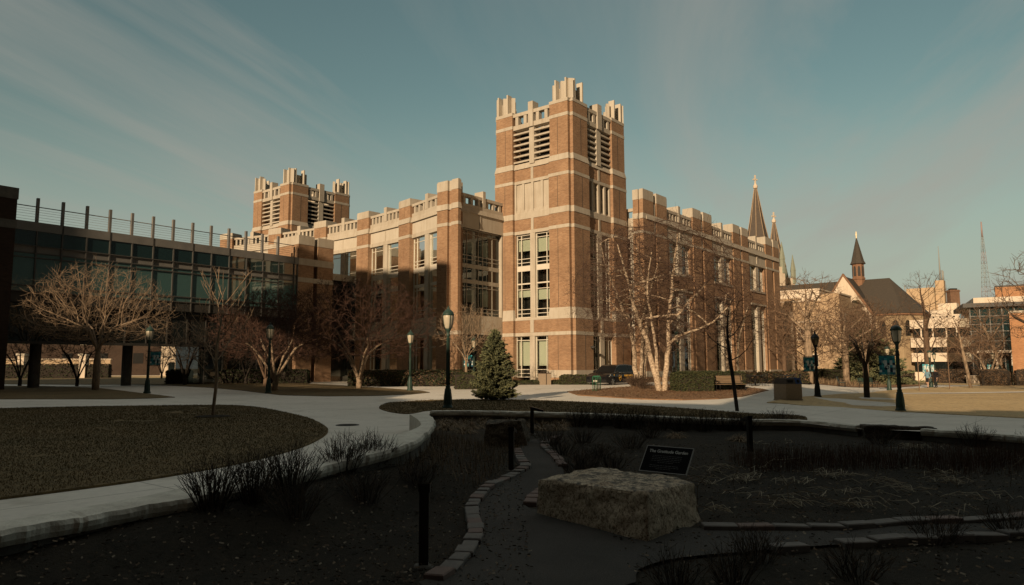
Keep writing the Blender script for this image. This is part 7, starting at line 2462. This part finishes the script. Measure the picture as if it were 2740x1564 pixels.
hedge('brown hedge beside the orange brick building, left one', (51.2, 76, gz(51.2, 76)), R(-30), 2.6, 2.0, 1.7, ('leaf_brown', 'stem_brown'), 3000, 8, .09, round_=.5)
hedge('brown hedge before the orange brick building, right one', (55.0, 75, gz(55, 75)), R(-30), 4.0, 2.0, 1.7, ('leaf_brown', 'stem_brown'), 3600, 9, .09, round_=.5)
hedge('long brown hedge bank beyond the lawn behind the walking people', (47.0, 101, gz(47, 101)), R(-22), 17.0, 2.0, 1.6, ('leaf_brown', 'dry_tan_dark'), 7000, 10, .12, round_=.5, rough=.15)
hedge('dark brown hedge before the glass building, right of the far lamps', (61.5, 99, gz(61.5, 99)), R(-25), 7.0, 1.8, 1.9, ('leaf_brown', 'stem_brown'), 4200, 11, .1, round_=.4)
hedge('small bright green hedge between the tree trunks before the gothic hall', (37.5, 86, gz(37.5, 86)), R(5), 3.6, 1.6, 1.5, ('leaf_olive', 'leaf_green'), 2600, 12, .09, round_=.4)
hedge('dark hedge in the shade under the right part of the skywalk', (-24.0, 63.0, .25), R(6), 12.0, 1.6, 1.2, ('leaf_green', 'stem_dark'), 5000, 13, .1, round_=.3)
# twiggy shrubs in the sunlit beds
twig_shrub('sunlit reddish twiggy bush in front of the parked car', (8.9, 51.0, .2), 1.05, .95, 240, ('twig_red', 'stem_brown'), 120, rad=.011, side=4)
twig_shrub('small leafless bush between the birch trunks and the hedge', (8.6, 46.8, .15), .75, .7, 110, ('twig_red', 'stem_brown'), 121, rad=.008)
twig_shrub('leafless bush at the wall foot behind the block hedge', (13.6, 53.0, .2), 1.3, 1.2, 160, ('twig_red', 'stem_brown'), 122, rad=.010)
twig_shrub('leafless bush at the corner pier beside the entrance', (-4.6, 55.2, .2), 1.2, 1.0, 150, ('twig_red', 'stem_brown'), 123, rad=.010)
mb = MB()
for _ in range(3200):
    u, v = krng.random(), krng.random()
    x = 24.5 + 13.5 * u; y = 66 + 7 * u + 5 * v
    h = krng.uniform(.3, .85) * (1 if mnoise.noise(Vector((x * .8, y * .8, 0))) > -.15 else .35); z = gz(x, y)
    blade(mb, (x, y, z), (krng.gauss(0, .35), krng.gauss(0, .35), 1), h, .022, .4, krng.randrange(3))
tag(mb.build('dry_planting', ['dry_tan', 'leaf_brown', 'dry_tan_dark']), kind='stuff')
# fallen leaves on the mulch under the birches
mb = MB()
P_ = MULCH_BED
k = 0
while k < 2600:
    x, y = krng.uniform(3.4, 16), krng.uniform(34.8, 55)
    if not in_poly(x, y, P_): continue
    k += 1
    s = krng.uniform(.03, .08); a = krng.uniform(0, 6.28); z = gz(x, y) + .075 + krng.uniform(0, .03)
    c, sn = math.cos(a) * s, math.sin(a) * s
    mb.add([(x - c, y - sn, z - .01), (x + sn * .6, y - c * .6, z + .02), (x + c, y + sn, z), (x - sn * .6, y + c * .6, z + .015)], [(0, 1, 2, 3)], krng.randrange(3))
tag(mb.build('fallen_leaves', ['mulch', 'leaf_brown', 'dry_tan']), kind='stuff')
# mulch ring under the young tree
mb = MB(); mb.lathe([(.62, 0), (.5, .035), (.1, .05)], 20); o = mb.build('mulch_bed', ['soil']); o.location = (-9.94, 23.93, .03); tag(o, kind='structure')

hedge('added dark hedge far beyond the skywalk, darkening the foot of the low sunlit wall', (-72.0, 99.0, .2), R(12), 30.0, 1.5, 2.0, ('leaf_green', 'stem_dark'), 5000, 14, .14, round_=.3)  # added to darken the lower part of the far wall
